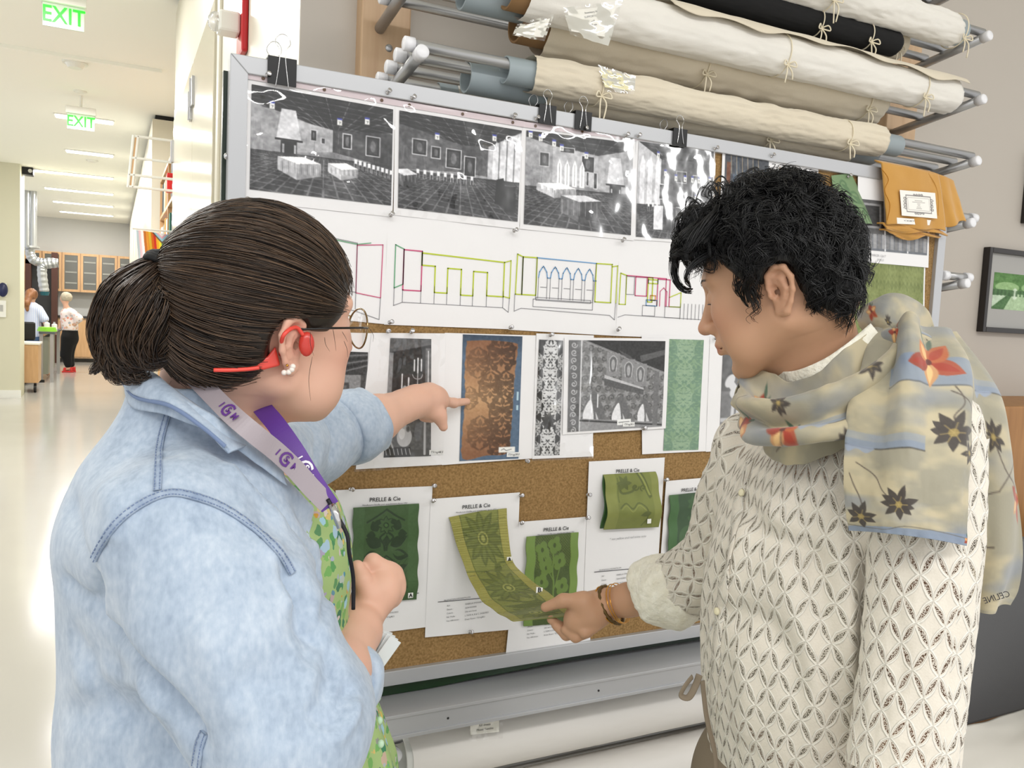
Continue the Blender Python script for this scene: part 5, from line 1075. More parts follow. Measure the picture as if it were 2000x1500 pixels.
# plastic pouches with typed labels tied to the rolls
def pouch(parent, q4, lines, tilt=.0, paper=(.93, .92, .88)):
    q = [A(p, float) for p in q4]; n = unit(np.cross(q[1] - q[0], q[3] - q[0])); n = n if n[1] < 0 else -n
    ux, uz = unit(q[1] - q[0]), unit(q[0] - q[3]); f = lambda u, v, d=0: (1 - u) * ((1 - v) * q[0] + v * q[3]) + u * ((1 - v) * q[1] + v * q[2]) + n * d
    p = MB().prism([f(.08, .08), f(.92, .08), f(.92, .8), f(.08, .8)], -n * .0006).build('label_card', mat('label_card_%d' % int(paper[2] * 100), paper, .7), parent)
    h = np.linalg.norm(q[0] - q[3])
    for i, s in enumerate(lines): text('typed_text', s, h * .11, f(.5, .2 + .6 * i / max(1, len(lines)), .0006), ux, uz, n, m_ink, p)
    g, w = np.meshgrid(np.linspace(0, 1, 24), np.linspace(0, 1, 24)); g = g.ravel(); w = w.ravel(); P = bil(q, g, w) + n * (.0025 + .004 * fbm(np.stack([g * 5, w * 5], 1), 2, 3))[:, None]
    mk('clear_pouch', P, grid_faces(24, 24), parent, m_film)
pouch(rA[0], [onY(1165, 128, 1.572), onY(1240, 150, 1.572), onY(1236, 185, 1.566), onY(1180, 180, 1.566)], ['Tapestry', 'T19w31', 'rolled 2004'], paper=(.9, .87, .68))
pouch(rD[0], [onY(1098, 18, 1.545), onY(1215, 2, 1.545), onY(1186, 92, 1.53), onY(1112, 70, 1.53)], ['Inventory No.', 'SUPPORTIVE', 'LINEN', '98 x 450 cm', 'Storage roll'])
pouch(rD[0], [onY(1008, 52, 1.54), onY(1082, 30, 1.54), onY(1062, 84, 1.53), onY(1000, 72, 1.53)], ['Curtain', 'No. 14', 'cotton'])
pouch(rL[0], [onY(912, 1392, 1.545), onY(980, 1383, 1.545), onY(980, 1440, 1.54), onY(914, 1447, 1.54)], ['Roll 12', '', 'full sheets', 'Mixed Textiles'])
# ---------------------------------------------------------------- pictures on the wall, things at the lower right
def picture(x0, z0, x1, z1, lab, img=True):
    t = empty('framed_picture', ((x0 + x1) / 2, YB, z0), lab, 'picture'); f = .018; Y0 = YB - .026
    for a, b in (((x0, z0), (x0 + f, z1)), ((x1 - f, z0), (x1, z1)), ((x0 + f, z0), (x1 - f, z0 + f)), ((x0 + f, z1 - f), (x1 - f, z1))): MB().box((a[0], Y0, a[1]), (b[0], YB - .001, b[1])).build('frame', mat('ebony_frame', (.11, .085, .075), .35), t, bevel=.002)
    MB().box((x0 + f, YB - .012, z0 + f), (x1 - f, YB - .002, z1 - f)).build('mat_board', mat('grey_mat', (.66, .655, .64), .7), t)
    if img:
        c = Cv(120, 90, '4f7a3c', 1.3, 1.0); c.rect(0, 0, 1.3, .42, '4d7c36').ell(.35, .38, .3, .14, '9bbd84', .8).ell(1.0, .36, .3, .14, '9bbd84', .8).rect(0, .45, 1.3, 1, '3f6a34').poly([(.5, .55), (.8, .55), (1.05, 1), (.3, 1)], 'a9c49a').poly([(0, .62), (.35, .6), (.25, .7), (0, .95)], 'b9cdb2').poly([(.95, .6), (1.3, .62), (1.3, .95), (1.1, .9)], '27481f').ell(.55, .55, .07, .16, 'd6e3d0', .8)
        for i in range(14): c.rect(i * .095, .46, i * .095 + .05, .62, '2a5222', .7)
        c.noise(12, .15, 2).noise(40, .12, 3); a, b = (x0 + .055, z1 - .085), (x1 - .055, z0 + .085); n = 90; u, v = np.meshgrid(np.linspace(0, 1, 120), np.linspace(0, 1, 90)); u = u.ravel(); v = v.ravel()
        mk('print', np.stack([a[0] + (b[0] - a[0]) * u, np.full_like(u, YB - .0125), a[1] + (b[1] - a[1]) * v], 1), grid_faces(120, 90), t, mat('printed_paper', attr='paint', rough=.55), col=c.samp(u, v))
picture(2.793, 1.617, 3.20, 1.918, 'framed green-toned print with a grey mat on the right wall'); picture(2.985, 2.02, 3.4, 2.275, 'black framed picture cut off by the right edge, hanging above the green-toned print', False)
def lower_right():
    o = MB().box((2.47, 1.60, 0), (3.3, YB - .005, 1.385)).build('side_cabinet', mat('golden_oak', (.66, .47, .26), .5, 0, None, (5, (.56, .38, .19), .8, (8, 8, 1))), None, bevel=.006); tag(o, 'tan wooden cabinet standing against the right wall behind the scarf tail', 'cabinet')
    t = empty('office_partition', (2.6, 1.45, 0), 'dark grey fabric partition on black legs behind the man', 'partition')
    MB().box((2.06, 1.42, .50), (3.3, 1.46, 1.02)).build('panel', mat('partition_grey', (.36, .36, .365), .9, 0, (300, .3, .001)), t, bevel=.01)
    for x in (2.075, 3.0): MB().tube([(x, 1.41, .0), (x - .01, 1.41, .62)], .012, 10).build('leg', m_black, t)
    # table with white sheets
    t = empty('work_table', (2.35, .95, 0), 'work table at the lower right', 'table')
    MB().box((1.68, .52, .50), (3.0, 1.30, .54)).build('top', m_maple, t)
    for x in (1.72, 2.95):
        for yy in (.56, 1.26): MB().box((x - .025, yy - .025, 0), (x + .025, yy + .025, .50)).build('leg', m_maple, t)
    n = 110; u, v = np.meshgrid(np.linspace(0, 1, n), np.linspace(0, 1, n)); u = u.ravel(); v = v.ravel(); X = 1.64 + 1.4 * u; Y = .48 + .86 * v
    W = fbm(np.stack([X * 4, Y * 5], 1), 3, 5); Z = .548 + .03 * W; edge = np.maximum(np.maximum((1.70 - X) / .06, (.54 - Y) / .06), 0); Z -= np.clip(edge, 0, 1) * .2; peak = np.exp(-(((X - 2.46) / .26) ** 2 + ((Y - 1.10) / .13) ** 2)); Z += .26 * peak * (1 + .1 * np.sin(np.arctan2(Y - 1.12, X - 2.42) * 9))
    o = mk('tablecloth', np.stack([X, Y, Z], 1), grid_faces(n, n), None, mat('white_sheet', (.88, .87, .84), .85, 0, (300, .2, .001))); s = o.modifiers.new('solid', 'SOLIDIFY'); s.thickness = .002; tag(o, 'crumpled white sheet rising to a peak on the table at the lower right', 'cloth')
lower_right()
# ================================================================ PEOPLE: shared builders
BR = unit(A([RW[0, 0], RW[1, 0], 0])); BF = unit(A([RW[0, 2], RW[1, 2], 0])); UP = A([0, 0, 1.])
class Frm:
    """local frame: x forward, y left, z up"""
    def __init__(s, o, yaw, pitch=0, roll=0):
        a, p, r = map(math.radians, (yaw, pitch, roll)); h = math.cos(a) * BR + math.sin(a) * BF
        f = h * math.cos(p) - UP * math.sin(p); u = h * math.sin(p) + UP * math.cos(p); l = np.cross(u, f)
        u2 = u * math.cos(r) + l * math.sin(r); s.R = np.stack([f, np.cross(u2, f), u2], 1); s.o = A(o, float)
    def w(s, P): return s.o + np.asarray(P, float) @ s.R.T
    def l(s, P): return (np.asarray(P, float) - s.o) @ s.R
def skin_mat(name, c, c2):
    m = mat(name, c, .48, 0, (260, .12, .0006), (9, c2, .22), attr='paint', sss=.10, spec=.35); return m
def head_vol(neck_pts, neck_r, h=.0018, chin=1.0, wide=1.0, smile=0.0, lip=1.0, ears=(1, -1), jz=0.0):
    v = Vol((-.115, -.1 * wide - .005, -.20), (.125, .1 * wide + .005, .135), h); W = wide
    v.ell((-.012, 0, .035), (.094, .074 * W, .083), .01).ell((.030, 0, .002), (.058, .060 * W, .080), .03)
    v.ell((.032, 0, -.055 + jz), (.046, .050 * W, .048), .03)
    for s in (1, -1):
        v.seg((-.005, s * .052 * W, -.052 + jz), (.062, s * .022, -.094 + jz * .6), .020, .016, .022); v.ell((.060, s * .041 * W, -.012), (.022, .020, .022), .025); v.ell((.058, s * .036 * W, -.052), (.020, .020, .030), .025)
        v.seg((.080, s * .012, .036), (.068, s * .048, .038), .010, .009, .014)
        v.ell((.094, s * .030, .014), (.015, .016, .011), .014, 's')
        v.ell((.0735, s * .031, .0115), (.0140, .0165, .0135), .004)
    v.ell((.074, 0, -.094 * chin), (.016, .020, .016), .02)
    v.seg((.084, 0, .020), (.106, 0, -.020), .0075, .0095, .012); v.ell((.108, 0, -.0245), (.0115, .0115, .0095), .008)
    for s in (1, -1): v.ell((.096, s * .0125, -.027), (.0115, .0075, .008), .006)
    for s in (1, -1): v.ell((.1025, s * .0065, -.0345), (.004, .0028, .003), .003, 's')
    v.ell((.086, 0, -.052), (.013, .026, .018), .014)
    v.seg((.0955, .012, -.0515), (.0955, -.012, -.0515), .0052 * lip, .0052 * lip, .004); v.seg((.0945, .011, -.0615), (.0945, -.011, -.0615), .0062 * lip, .0062 * lip, .004)
    for s in (1, -1): v.seg((.0955, s * .010, -.0515), (.086, s * .024, -.0555 + .004 * smile), .0045, .0022, .004)
    for s in (1, -1): v.seg((.103, 0, -.0565), (.088, s * .026, -.0560 + .005 * smile), .0016, .0012, .002, 's')
    v.ell((.090, 0, -.076), (.006, .018, .006), .008, 's')
    pr = neck_r; v.chain(neck_pts, pr, .03)
    for s in ears:
        P = lambda p, q, o=0: (-.010 - p, s * (.0725 * W + o + .30 * (p + .010)), q - .006)
        nn = (.30, s * 1.0, 0)
        v.seg(P(.004, .014), P(.003, -.018), .015, .012, .006, nrm=nn, q=.22)
        v.chain([P(*x, .002) for x in ((-.009, .006), (-.005, .022), (.006, .030), (.018, .026), (.0235, .012), (.021, -.004), (.014, -.018), (.006, -.028))], [.0036, .0040, .0042, .0042, .0038, .0034, .0032, .0045], .003)
        v.seg(P(.003, -.028, .001), P(-.004, -.026, 0), .0072, .005, .005, nrm=nn, q=.5)
        v.chain([P(*x, .001) for x in ((.002, .018), (.011, .012), (.013, 0), (.007, -.012))], [.0028, .0034, .0036, .0034], .003)
        v.ell(P(-.001, -.001, .003), (.0062, .0050, .0095), .004, 's'); v.ell(P(.006, .021, .004), (.006, .003, .003), .003, 's'); v.ell(P(-.0085, -.003, .003), (.0040, .0034, .0060), .003)
    return v
def skin_tone(V, H, base, red, lip):
    """natural colour of skin: lips, cheeks and ears are redder than the rest"""
    L = H.l(V); c = np.tile(A(base), (len(V), 1)); g = lambda ctr, r: np.exp(-(((L - A(ctr)) / A(r)) ** 2).sum(1))
    w = .55 * (g((.07, .045, -.02), (.03, .025, .025)) + g((.07, -.045, -.02), (.03, .025, .025))) + .5 * g((.115, 0, -.025), (.015, .015, .015)) + .35 * (g((-.012, .08, 0), (.03, .02, .035)) + g((-.012, -.08, 0), (.03, .02, .035)))
    w = np.clip(w, 0, 1)[:, None]; c = c * (1 - w) + A(red) * w
    m = np.clip(g((.098, 0, -.0565), (.014, .024, .0085)) * 1.6 - .35, 0, 1)[:, None]; return c * (1 - m) + A(lip) * m
def loft_f(rows, f, l, o, ex=2.3):
    """SDF of a body made of horizontal super-ellipses; rows (z, forward offset, side offset, a, b)"""
    R = A(rows, float); R = R[np.argsort(R[:, 0])]
    def fn(P):
        z = P[..., 2]; q = [np.interp(z, R[:, 0], R[:, i]) for i in range(1, 5)]
        u = (P - o) @ f - q[0]; s = (P - o) @ l - q[1]; k = (np.abs(u / q[2]) ** ex + np.abs(s / q[3]) ** ex) ** (1 / ex)
        d = (k - 1) * np.minimum(q[2], q[3]) * .9; return np.maximum(d, np.maximum(R[0, 0] - z, z - R[-1, 0]))
    return fn
def smooth_rows(rows, n=30):
    return spline(sorted(rows), n)
def bvh_of(V, Q):
    from mathutils.bvhtree import BVHTree
    return BVHTree.FromPolygons([tuple(v) for v in V], [tuple(int(i) for i in q) for q in Q])
def cast(b, x, y, off=0.0):
    d = unit(ray(x, y)); h = b.ray_cast(Vector(tuple(CAM)), Vector(tuple(d)))
    if h[0] is None: return None, None
    n = A(h[1]); n = n if n.dot(d) < 0 else -n; return A(h[0]) + n * off, n
def castline(b, pts, n=30, off=0.0):
    o = [];
    for x, y in spline(pts, n):
        p, nn = cast(b, x, y, off)
        if p is not None: o.append(p)
    return A(o) if len(o) > 1 else None
def crease(V, N, line, amp, w):
    """press (amp<0) or raise a soft line into a surface"""
    if line is None: return V
    lo = line.min(0) - 3 * w; hi = line.max(0) + 3 * w; m = np.where(((V > lo) & (V < hi)).all(1))[0]; P = V[m]; best = np.full(len(m), 9.0); tt = np.zeros(len(m)); K = len(line) - 1
    for i in range(K):
        a, d = line[i], line[i + 1] - line[i]; t = np.clip((P - a) @ d / max(d @ d, 1e-12), 0, 1); r = np.linalg.norm(P - a - t[:, None] * d, axis=1); k = r < best; best[k] = r[k]; tt[k] = (i + t[k]) / K
    g = np.exp(-(best / w) ** 2) * np.clip(np.minimum(tt, 1 - tt) * 5 + .15, 0, 1); V = V.copy(); V[m] += N[m] * (amp * g)[:, None]; return V
def ribbon(path, nrm, w, t=.0008, n=None):
    """flat band following a path, nrm per point"""
    path = A(path); k = len(path); T = np.gradient(path, axis=0); T /= np.linalg.norm(T, axis=1, keepdims=True); N_ = A(nrm) if np.ndim(nrm) == 2 else np.tile(nrm, (k, 1)); S_ = np.cross(T, N_); S_ /= np.linalg.norm(S_, axis=1, keepdims=True)
    V = np.concatenate([path - S_ * w / 2 + N_ * t, path + S_ * w / 2 + N_ * t, path + S_ * w / 2 - N_ * t, path - S_ * w / 2 - N_ * t]); F = []
    for i in range(k - 1):
        for a in range(4): b = (a + 1) % 4; F.append((a * k + i, b * k + i, b * k + i + 1, a * k + i + 1))
    F.append((0, k, 2 * k, 3 * k)); F.append((k - 1, 4 * k - 1, 3 * k - 1, 2 * k - 1)); return V, F
def hair_obj(name, parts, cols, parent, m):
    V, Q = join(parts); c = np.concatenate(cols); return mk(name, V, Q, parent, m, True, col=c)
def strand_part(P, r, rng, base, var, ns=3, tip=.25, flat=1.0):
    K = P.shape[1]; t = np.linspace(0, 1, K); rr = r * (1 - (1 - tip) * t ** 2) * (.55 + .45 * np.minimum(1, t * 6)); V, Q = strands(P, rr, ns, flat)
    c = A(base)[None] + rng.normal(size=(len(P), 1)) * A(var)[None]; return (V, Q), np.repeat(c, K * ns, 0)
# ================================================================ THE WOMAN IN THE DENIM SHIRT
def woman():
    rng = np.random.default_rng(5)
    foot = at(430, 900, .97); foot[2] = 0
    W = empty('person', foot, 'woman in light denim shirt and glasses with a low bun, pointing at the board', 'person', 'people at the cork board')
    sk = skin_mat('skin_light', (.86, .68, .585), (.80, .57, .49))
    H = Frm(at(522, 636, .945), 47, 0, -9)
    nb = H.l(at(425, 850, .985)); nm = H.l(at(440, 748, .965))
    hv = head_vol([(-.028, 0, -.035), nm, nb], [.056, .064, .074], .0018, 1.0, 1.04, .4, 1.0, (1, -1))
    hv.ell((.035, -.030, -.070), (.038, .032, .028), .03); V, Q = hv.mesh(2); parts = [(H.w(V), Q)]
    # chest below the neck, forearms and hands
    def limb(pts, rs, fine=.0022, k=.012, extra=None, hull=[], pad=.05):
        P = A([at(*p) for p in pts]); B = A([at(*p) for p in list(pts) + hull]); v = Vol(B.min(0) - pad, B.max(0) + pad, fine); v.chain(P, rs, k)
        if extra: extra(v)
        return v
    tf = math.cos(math.radians(10)) * BR + math.sin(math.radians(10)) * BF; tl = np.cross(UP, tf); TO = at(395, 1100, .97); TO[2] = 0
    v = Vol(at(430, 960, .97) - .24, at(430, 960, .97) + .24, .006); v.seg(at(430, 850, .98), at(455, 1060, .98), .06, .105, .05).seg(at(430, 850, .98), at(350, 1010, .86), .05, .06, .06).seg(at(430, 850, .98), at(500, 960, 1.12), .05, .06, .06); parts.append(v.mesh(2))
    tip = onY(912, 784, BY - .0165)
    def ph(v):
        f = lambda *p: at(*p)
        v.chain([f(812, 783, 1.56), f(838, 780, 1.595), f(858, 782, 1.615)], [.029, .029, .020], .018)
        v.chain([f(856, 781, 1.61), f(886, 787, 1.66), tip], [.0125, .0092, .0074], .008)
        v.chain([f(832, 800, 1.575), f(858, 812, 1.585), f(866, 834, 1.588)], [.017, .0125, .0088], .012)
        for a, b, c in (((852, 790, 1.625), (862, 803, 1.64), (842, 812, 1.63)), ((846, 797, 1.635), (852, 812, 1.645), (834, 816, 1.632)), ((838, 802, 1.64), (842, 815, 1.645), (826, 815, 1.63))): v.chain([f(*a), f(*b), f(*c)], [.0105, .0095, .0085], .006)
        for x, y, d in ((858, 768, 1.612), (846, 762, 1.62), (834, 760, 1.625)): v.ell(f(x, y, d), .0095, .014)
    parts.append(limb([(640, 850, 1.38), (735, 818, 1.455), (790, 793, 1.53), (815, 785, 1.56)], [.047, .042, .030, .028], .0022, .012, ph, [(915, 784, 1.72), (866, 845, 1.6)]).mesh(2))
    def rh(v):
        f = lambda x, y, d: at(x, y, d)
        v.chain([f(714, 1196, 1.065), f(734, 1158, 1.08), f(744, 1134, 1.09)], [.0235, .027, .025], .014); v.ell(f(752, 1146, 1.085), (.019, .024, .024), .012)
        v.chain([f(752, 1112, 1.085), f(728, 1097, 1.078), f(715, 1112, 1.075)], [.0122, .0108, .0092], .004)
        v.chain([f(722, 1162, 1.06), f(708, 1132, 1.058), f(698, 1107, 1.062)], [.0160, .0115, .0090], .005)
        for a, b, c in (((770, 1120, 1.10), (744, 1112, 1.115), (712, 1128, 1.11)), ((775, 1140, 1.10), (742, 1142, 1.12), (700, 1148, 1.115)), ((768, 1162, 1.095), (736, 1168, 1.115), (700, 1168, 1.11))): v.chain([f(*a), f(*b), f(*c)], [.0125, .0118, .0098], .006)
        for x, y in ((763, 1114), (774, 1132), (776, 1152), (766, 1170)): v.ell(f(x, y, 1.092), .0105, .007)
    parts.append(limb([(585, 1385, .80), (662, 1312, .93), (698, 1232, 1.03), (712, 1198, 1.07)], [.042, .034, .029, .0225], .002, .012, rh, [(785, 1085, 1.14), (690, 1100, 1.05), (700, 1170, 1.14)]).mesh(2))
    for s in (1, -1):     # legs and feet under the dress
        hip = TO + tl * .08 * s; pv_ = Vol(hip + A([-.2, -.2, -.0]), hip + A([.25, .25, .62]), .008); pv_.chain([hip + A([0, 0, .6]), hip + A([0, 0, .42]), hip + A([0, 0, .10])], [.065, .058, .038], .02); pv_.seg(hip + A([0, 0, .05]) - tf * .04, hip + A([0, 0, .03]) + tf * .14, .04, .028, .03); parts.append(pv_.mesh(1))
    V, Q = join(parts); body = mk('body', V, Q, W, sk, col=skin_tone(V, H, (.86, .69, .60), (.83, .56, .49), (.74, .43, .40))); 
    for s in (1, -1):
        e = MB().ell(H.w((.0735, s * .031, .0115)), .0125, 20, 14); e.build('eyeball', mat('eye_white', (.9, .88, .85), .2), W, True)
    # nails
    MB().ell(tip + A([-.002, -.0035, .003]), (.004, .003, .004)).build('fingernail', mat('nail', (.90, .70, .64), .3), body, True)
    # ---- shirt
    rows = [(.80, .012, 0, .158, .165), (.98, .016, 0, .166, .174), (1.08, .012, 0, .162, .174), (1.18, .010, 0, .155, .172), (1.27, .010, 0, .157, .172), (1.32, .004, 0, .155, .170), (1.36, .0, 0, .140, .165), (1.40, -.006, .0, .117, .145), (1.435, -.010, 0, .092, .108), (1.465, -.010, 0, .076, .082), (1.49, -.008, 0, .070, .074)]
    S_ = at(352, 1045, .815); E_ = at(560, 1408, .79); C_ = at(666, 1322, .965)
    S2 = at(470, 905, 1.14); E2 = at(600, 868, 1.36); C2 = at(702, 829, 1.43)
    lo = np.minimum.reduce([S_, E_, C_, S2, E2, C2, TO - A([.24, .24, 0])]) - .12; hi = np.maximum.reduce([S_, E_, C_, S2, E2, C2, TO + A([.24, .24, 0])]) + .12; lo[2] = .78; hi[2] = 1.53
    v = Vol(lo, hi, .0052); rr = smooth_rows(rows)
    v.op(loft_f(rr, tf, tl, TO), A([TO[0] - .26, TO[1] - .26, .79]), A([TO[0] + .26, TO[1] + .26, 1.51]), .001)
    # opened front: carve the shirt away before the dress
    def front(P): u = (P - TO) @ tf; s = (P - TO) @ tl; z = P[..., 2]; w = np.interp(z, [.8, 1.1, 1.25, 1.4, 1.47], [.15, .115, .085, .06, .05]); return np.maximum(np.abs(s + .01) - w, np.interp(z, [.8, 1.1, 1.3, 1.42, 1.5], [.06, .08, .09, .06, .03]) - u)
    v.op(front, TO + A([-.3, -.3, .7]), TO + A([.3, .3, 1.6]), .012, 's')
    # neck opening
    nbw = at(432, 838, .98); v.seg(nbw + A([0, 0, -.03]) + tf * .03, nbw + A([0, 0, .14]) + tf * .05, .068, .085, .01, 's')
    v.chain([S_ + A([0, 0, .0]), (S_ + E_) / 2, E_], [.084, .085, .078], .045); v.seg(E_, C_, .078, .040, .03)
    v.chain([S2, E2, C2], [.075, .064, .055], .035)
    v.seg(C_ + unit(C_ - E_) * .020, C_ + unit(C_ - E_) * .08, .032, .035, .004, 's'); v.seg(C2 + unit(C2 - E2) * .02, C2 + unit(C2 - E2) * .08, .046, .05, .004, 's')
    V, Q = v.mesh(3); N = vnormals(V, Q); b = bvh_of(V, Q)
    # cloth folds
    cr = [([(180, 1110), (195, 1190), (250, 1290), (330, 1380), (400, 1460)], -.016, .014), ([(545, 1080), (590, 1160), (610, 1230), (645, 1250)], -.012, .012), ([(520, 1050), (570, 1130), (590, 1190)], .008, .012),
          ([(640, 1250), (655, 1310), (640, 1380), (620, 1430)], -.008, .010), ([(640, 1320), (630, 1370), (600, 1410)], -.006, .009), ([(690, 1330), (672, 1380), (640, 1430)], -.007, .009), ([(700, 1360), (680, 1410), (650, 1450)], .005, .008), ([(590, 1270), (630, 1290), (650, 1320)], -.005, .010),
          ([(600, 1200), (560, 1290), (540, 1360)], -.004, .02), ([(460, 1300), (530, 1380), (570, 1460)], -.004, .018), ([(380, 1200), (430, 1300), (480, 1420)], .004, .02),
          ([(135, 960), (160, 1080), (190, 1160)], -.006, .014), ([(120, 1130), (160, 1160), (195, 1190)], -.006, .010), ([(130, 1220), (190, 1330), (240, 1420)], -.006, .016), ([(115, 1400), (200, 1390), (290, 1420)], -.006, .015), ([(140, 1330), (230, 1320), (330, 1400)], .005, .016), ([(240, 1300), (300, 1400), (360, 1490)], -.005, .016),
          ([(470, 920), (560, 1010), (620, 1090), (640, 1160)], -.008, .010), ([(500, 900), (600, 1000), (650, 1080)], .006, .010), ([(430, 900), (500, 960), (560, 1040)], .005, .012), ([(560, 960), (620, 1050), (650, 1130), (630, 1220)], -.006, .008),
          ([(250, 870), (290, 890), (330, 880)], -.003, .02), ([(350, 830), (430, 880), (520, 960)], -.004, .014), ([(200, 940), (230, 1000), (215, 1060)], .005, .015),
          ([(590, 810), (620, 850), (612, 910)], -.007, .012), ([(630, 800), (655, 850), (650, 905)], -.008, .011), ([(650, 790), (680, 830), (690, 880)], .004, .010), ([(560, 830), (600, 880), (590, 930)], .004, .014)]
    for P, am, w in cr: V = crease(V, N, castline(b, P, 24), am * 1.35, w)
    n1 = fbm(V * A([9, 9, 6]), 3, 4) - .5; rd = 1 - 2 * np.abs(fbm(V * A([15, 15, 9]), 2, 9) - .5); V = V + N * (.010 * n1 + .006 * (rd - .75))[:, None]
    md = bpy.data.materials.new('washed_denim'); md.use_nodes = True; t = NT(md); co = t.obj(); t.b.inputs['Roughness'].default_value = .8; t.b.inputs['Sheen Weight'].default_value = .2
    n1 = t.noise(7, 4, t.obj((1, 1, .5))); n2 = t.noise(240, 2, t.obj((1, 1, .12))); n3 = t.noise(34, 4, t.obj((1, 1, .4))); n4 = t.noise(170, 3, t.obj((1, 1, .6)))
    f = t.math('MULTIPLY_ADD', n4, .34, t.math('MULTIPLY_ADD', n2, .10, t.math('MULTIPLY_ADD', n1, .38, t.math('MULTIPLY', n3, .32)))); t.link(t.ramp(f, [(.36, (.53, .595, .68)), (.56, (.66, .72, .79)), (.80, (.79, .83, .875))]), t.b.inputs['Base Color'])
    wv = t.new('ShaderNodeTexWave'); wv.inputs['Scale'].default_value = 300; wv.inputs['Distortion'].default_value = 1.5; t.link(t.obj((1, 1, .7)), wv.inputs['Vector']); t.bump(t.math('ADD', wv.outputs[1], n2), .15, .0006)
    sh = mk('denim_shirt', V, Q, W, md); b = bvh_of(V, Q)
    mseam = mat('denim_seam', (.53, .595, .69), .85, 0, (120, .9, .002, (1, 1, 1)), (60, (.68, .735, .80), .9)); mst = mat('denim_stitch', (.44, .51, .64), .8)
    def seam(P, off=.0016, w=.006, n=60, name='seam', st=True):
        pts = []; nn = []
        for x, y in spline(P, n):
            p, q = cast(b, x, y, 0)
            if p is not None: pts.append(p); nn.append(q)
        if len(pts) < 3: return
        runs = [[0]]
        for i in range(1, len(pts)): (runs[-1].append(i) if np.linalg.norm(pts[i] - pts[i - 1]) < .03 else runs.append([i]))
        r_ = max(runs, key=len); pts = [pts[i] for i in r_]; nn = [nn[i] for i in r_]
        pts = A(pts); nn = A(nn)
        for _ in range(3): pts[1:-1] = (pts[:-2] + pts[1:-1] * 2 + pts[2:]) / 4; nn[1:-1] = (nn[:-2] + nn[1:-1] * 2 + nn[2:]) / 4
        nn /= np.linalg.norm(nn, axis=1, keepdims=True)
        T = np.gradient(pts, axis=0); T /= np.linalg.norm(T, axis=1, keepdims=True) + 1e-9; Sd = np.cross(T, nn); fr = Vol(pts.min(0) - .02, pts.max(0) + .02, .01)
        V_, F_ = ribbon(pts + nn * (off + .0003 * np.sin(np.arange(len(pts)) * 2.2))[:, None], nn, w, .0014); s = mk(name, V_, F_, sh, mseam)
        if st:
            mb = MB()
            for sd in (-1, 1):
                for i in range(0, len(pts) - 1):
                    a = pts[i] + nn[i] * (off + .0016) + Sd[i] * sd * w * .33; c = pts[i + 1] + nn[i + 1] * (off + .0016) + Sd[i + 1] * sd * w * .33; mb.tube([a, a + (c - a) * .62], .0005, 5)
            st_ = mb.build('stitching', mst, s); st_['kind'] = 'stuff'
    seam([(205, 1190), (180, 1130), (184, 1095), (235, 1015), (320, 966), (390, 974), (455, 1004), (533, 1066), (572, 1120)], w=.0075, n=90)
    seam([(330, 800), (322, 830), (312, 880), (308, 960)], w=.007, n=40)
    seam([(385, 1495), (392, 1455), (402, 1430)], w=.010, n=16)
    seam([(500, 870), (560, 925), (630, 1010), (668, 1085)], w=.018, n=70, name='placket')
    # collar: stand plus a folded leaf with a point
    cp = md
    def strip(top, bot, name, bulge=.006, n=50, m=None, dd=0, par=None):
        a = spline(A([at(*p) for p in top]), n); c = spline(A([at(*p) for p in bot]), n); k = 10; Vs = []
        for j in range(k):
            f_ = j / (k - 1); out = unit(-ray(400, 800)); Vs.append(a * (1 - f_) + c * f_ + out * bulge * math.sin(f_ * PI))
        Vs = np.concatenate(Vs); Vs = Vs + (.0015 * (fbm(Vs * 60, 2, 3) - .5))[:, None]
        o = mk(name, Vs, grid_faces(n, k), par or sh, m or cp); s = o.modifiers.new('solid', 'SOLIDIFY'); s.thickness = .003; s.offset = 0; return a, c, o
    strip([(248, 775, .895), (262, 798, .875), (330, 812, .845), (420, 850, .835), (500, 905, .85), (560, 950, .87)], [(245, 740, .90), (280, 760, .875), (350, 778, .85), (430, 820, .842), (500, 870, .86), (545, 905, .875)], 'collar_stand', .004)
    a, c, o = strip([(262, 708, .945), (290, 722, .89), (335, 758, .865), (395, 800, .857), (450, 832, .862), (505, 862, .875)], [(236, 738, .915), (262, 772, .868), (330, 790, .836), (395, 832, .826), (430, 868, .822), (447, 884, .822)], 'collar', .006)
    # finish the collar point with its front edge
    strip([(505, 862, .874), (478, 872, .85), (447, 885, .822)], [(500, 857, .874), (470, 862, .852), (440, 872, .824)], 'collar_edge', .001, 14, mseam)
    V_, F_ = ribbon(spline(A([at(240, 746, .912), at(266, 776, .865), at(332, 793, .833), at(395, 834, .823), at(440, 872, .819)]), 50), unit(-ray(400, 800)), .004, .0012); mk('collar_stitching', V_, F_, sh, mst)
    # cuffs: rolled back bands
    def cuff(E, C, r0, r1, L, name='cuff', seed=0):
        d = unit(C - E); u = unit(np.cross(d, UP)); w = np.cross(d, u); n = 64; k = 22; Vs = []
        prof = [(-L, r0 - .004), (-L * .98, r0 + .003), (-L * .8, r0 + .007), (-L * .4, r0 + .007), (0, r1 + .007), (.010, r1 + .006), (.014, r1 + .001), (.010, r1 - .004), (-.01, r1 - .006), (-L * .5, r0 - .008)]
        pr = spline(prof, k); a = np.linspace(0, 2 * PI, n, endpoint=False)
        for x, r in pr:
            R = r + .0016 * np.sin(a * 3 + seed) + .0012 * np.sin(a * 7 + x * 90); Vs.append(C + d * x + (u[None] * np.cos(a)[:, None] + w[None] * np.sin(a)[:, None]) * R[:, None] + d * (.004 * np.sin(a + seed))[:, None])
        Vs = np.concatenate(Vs); return mk(name, Vs, grid_faces(n, k, True), sh, md)
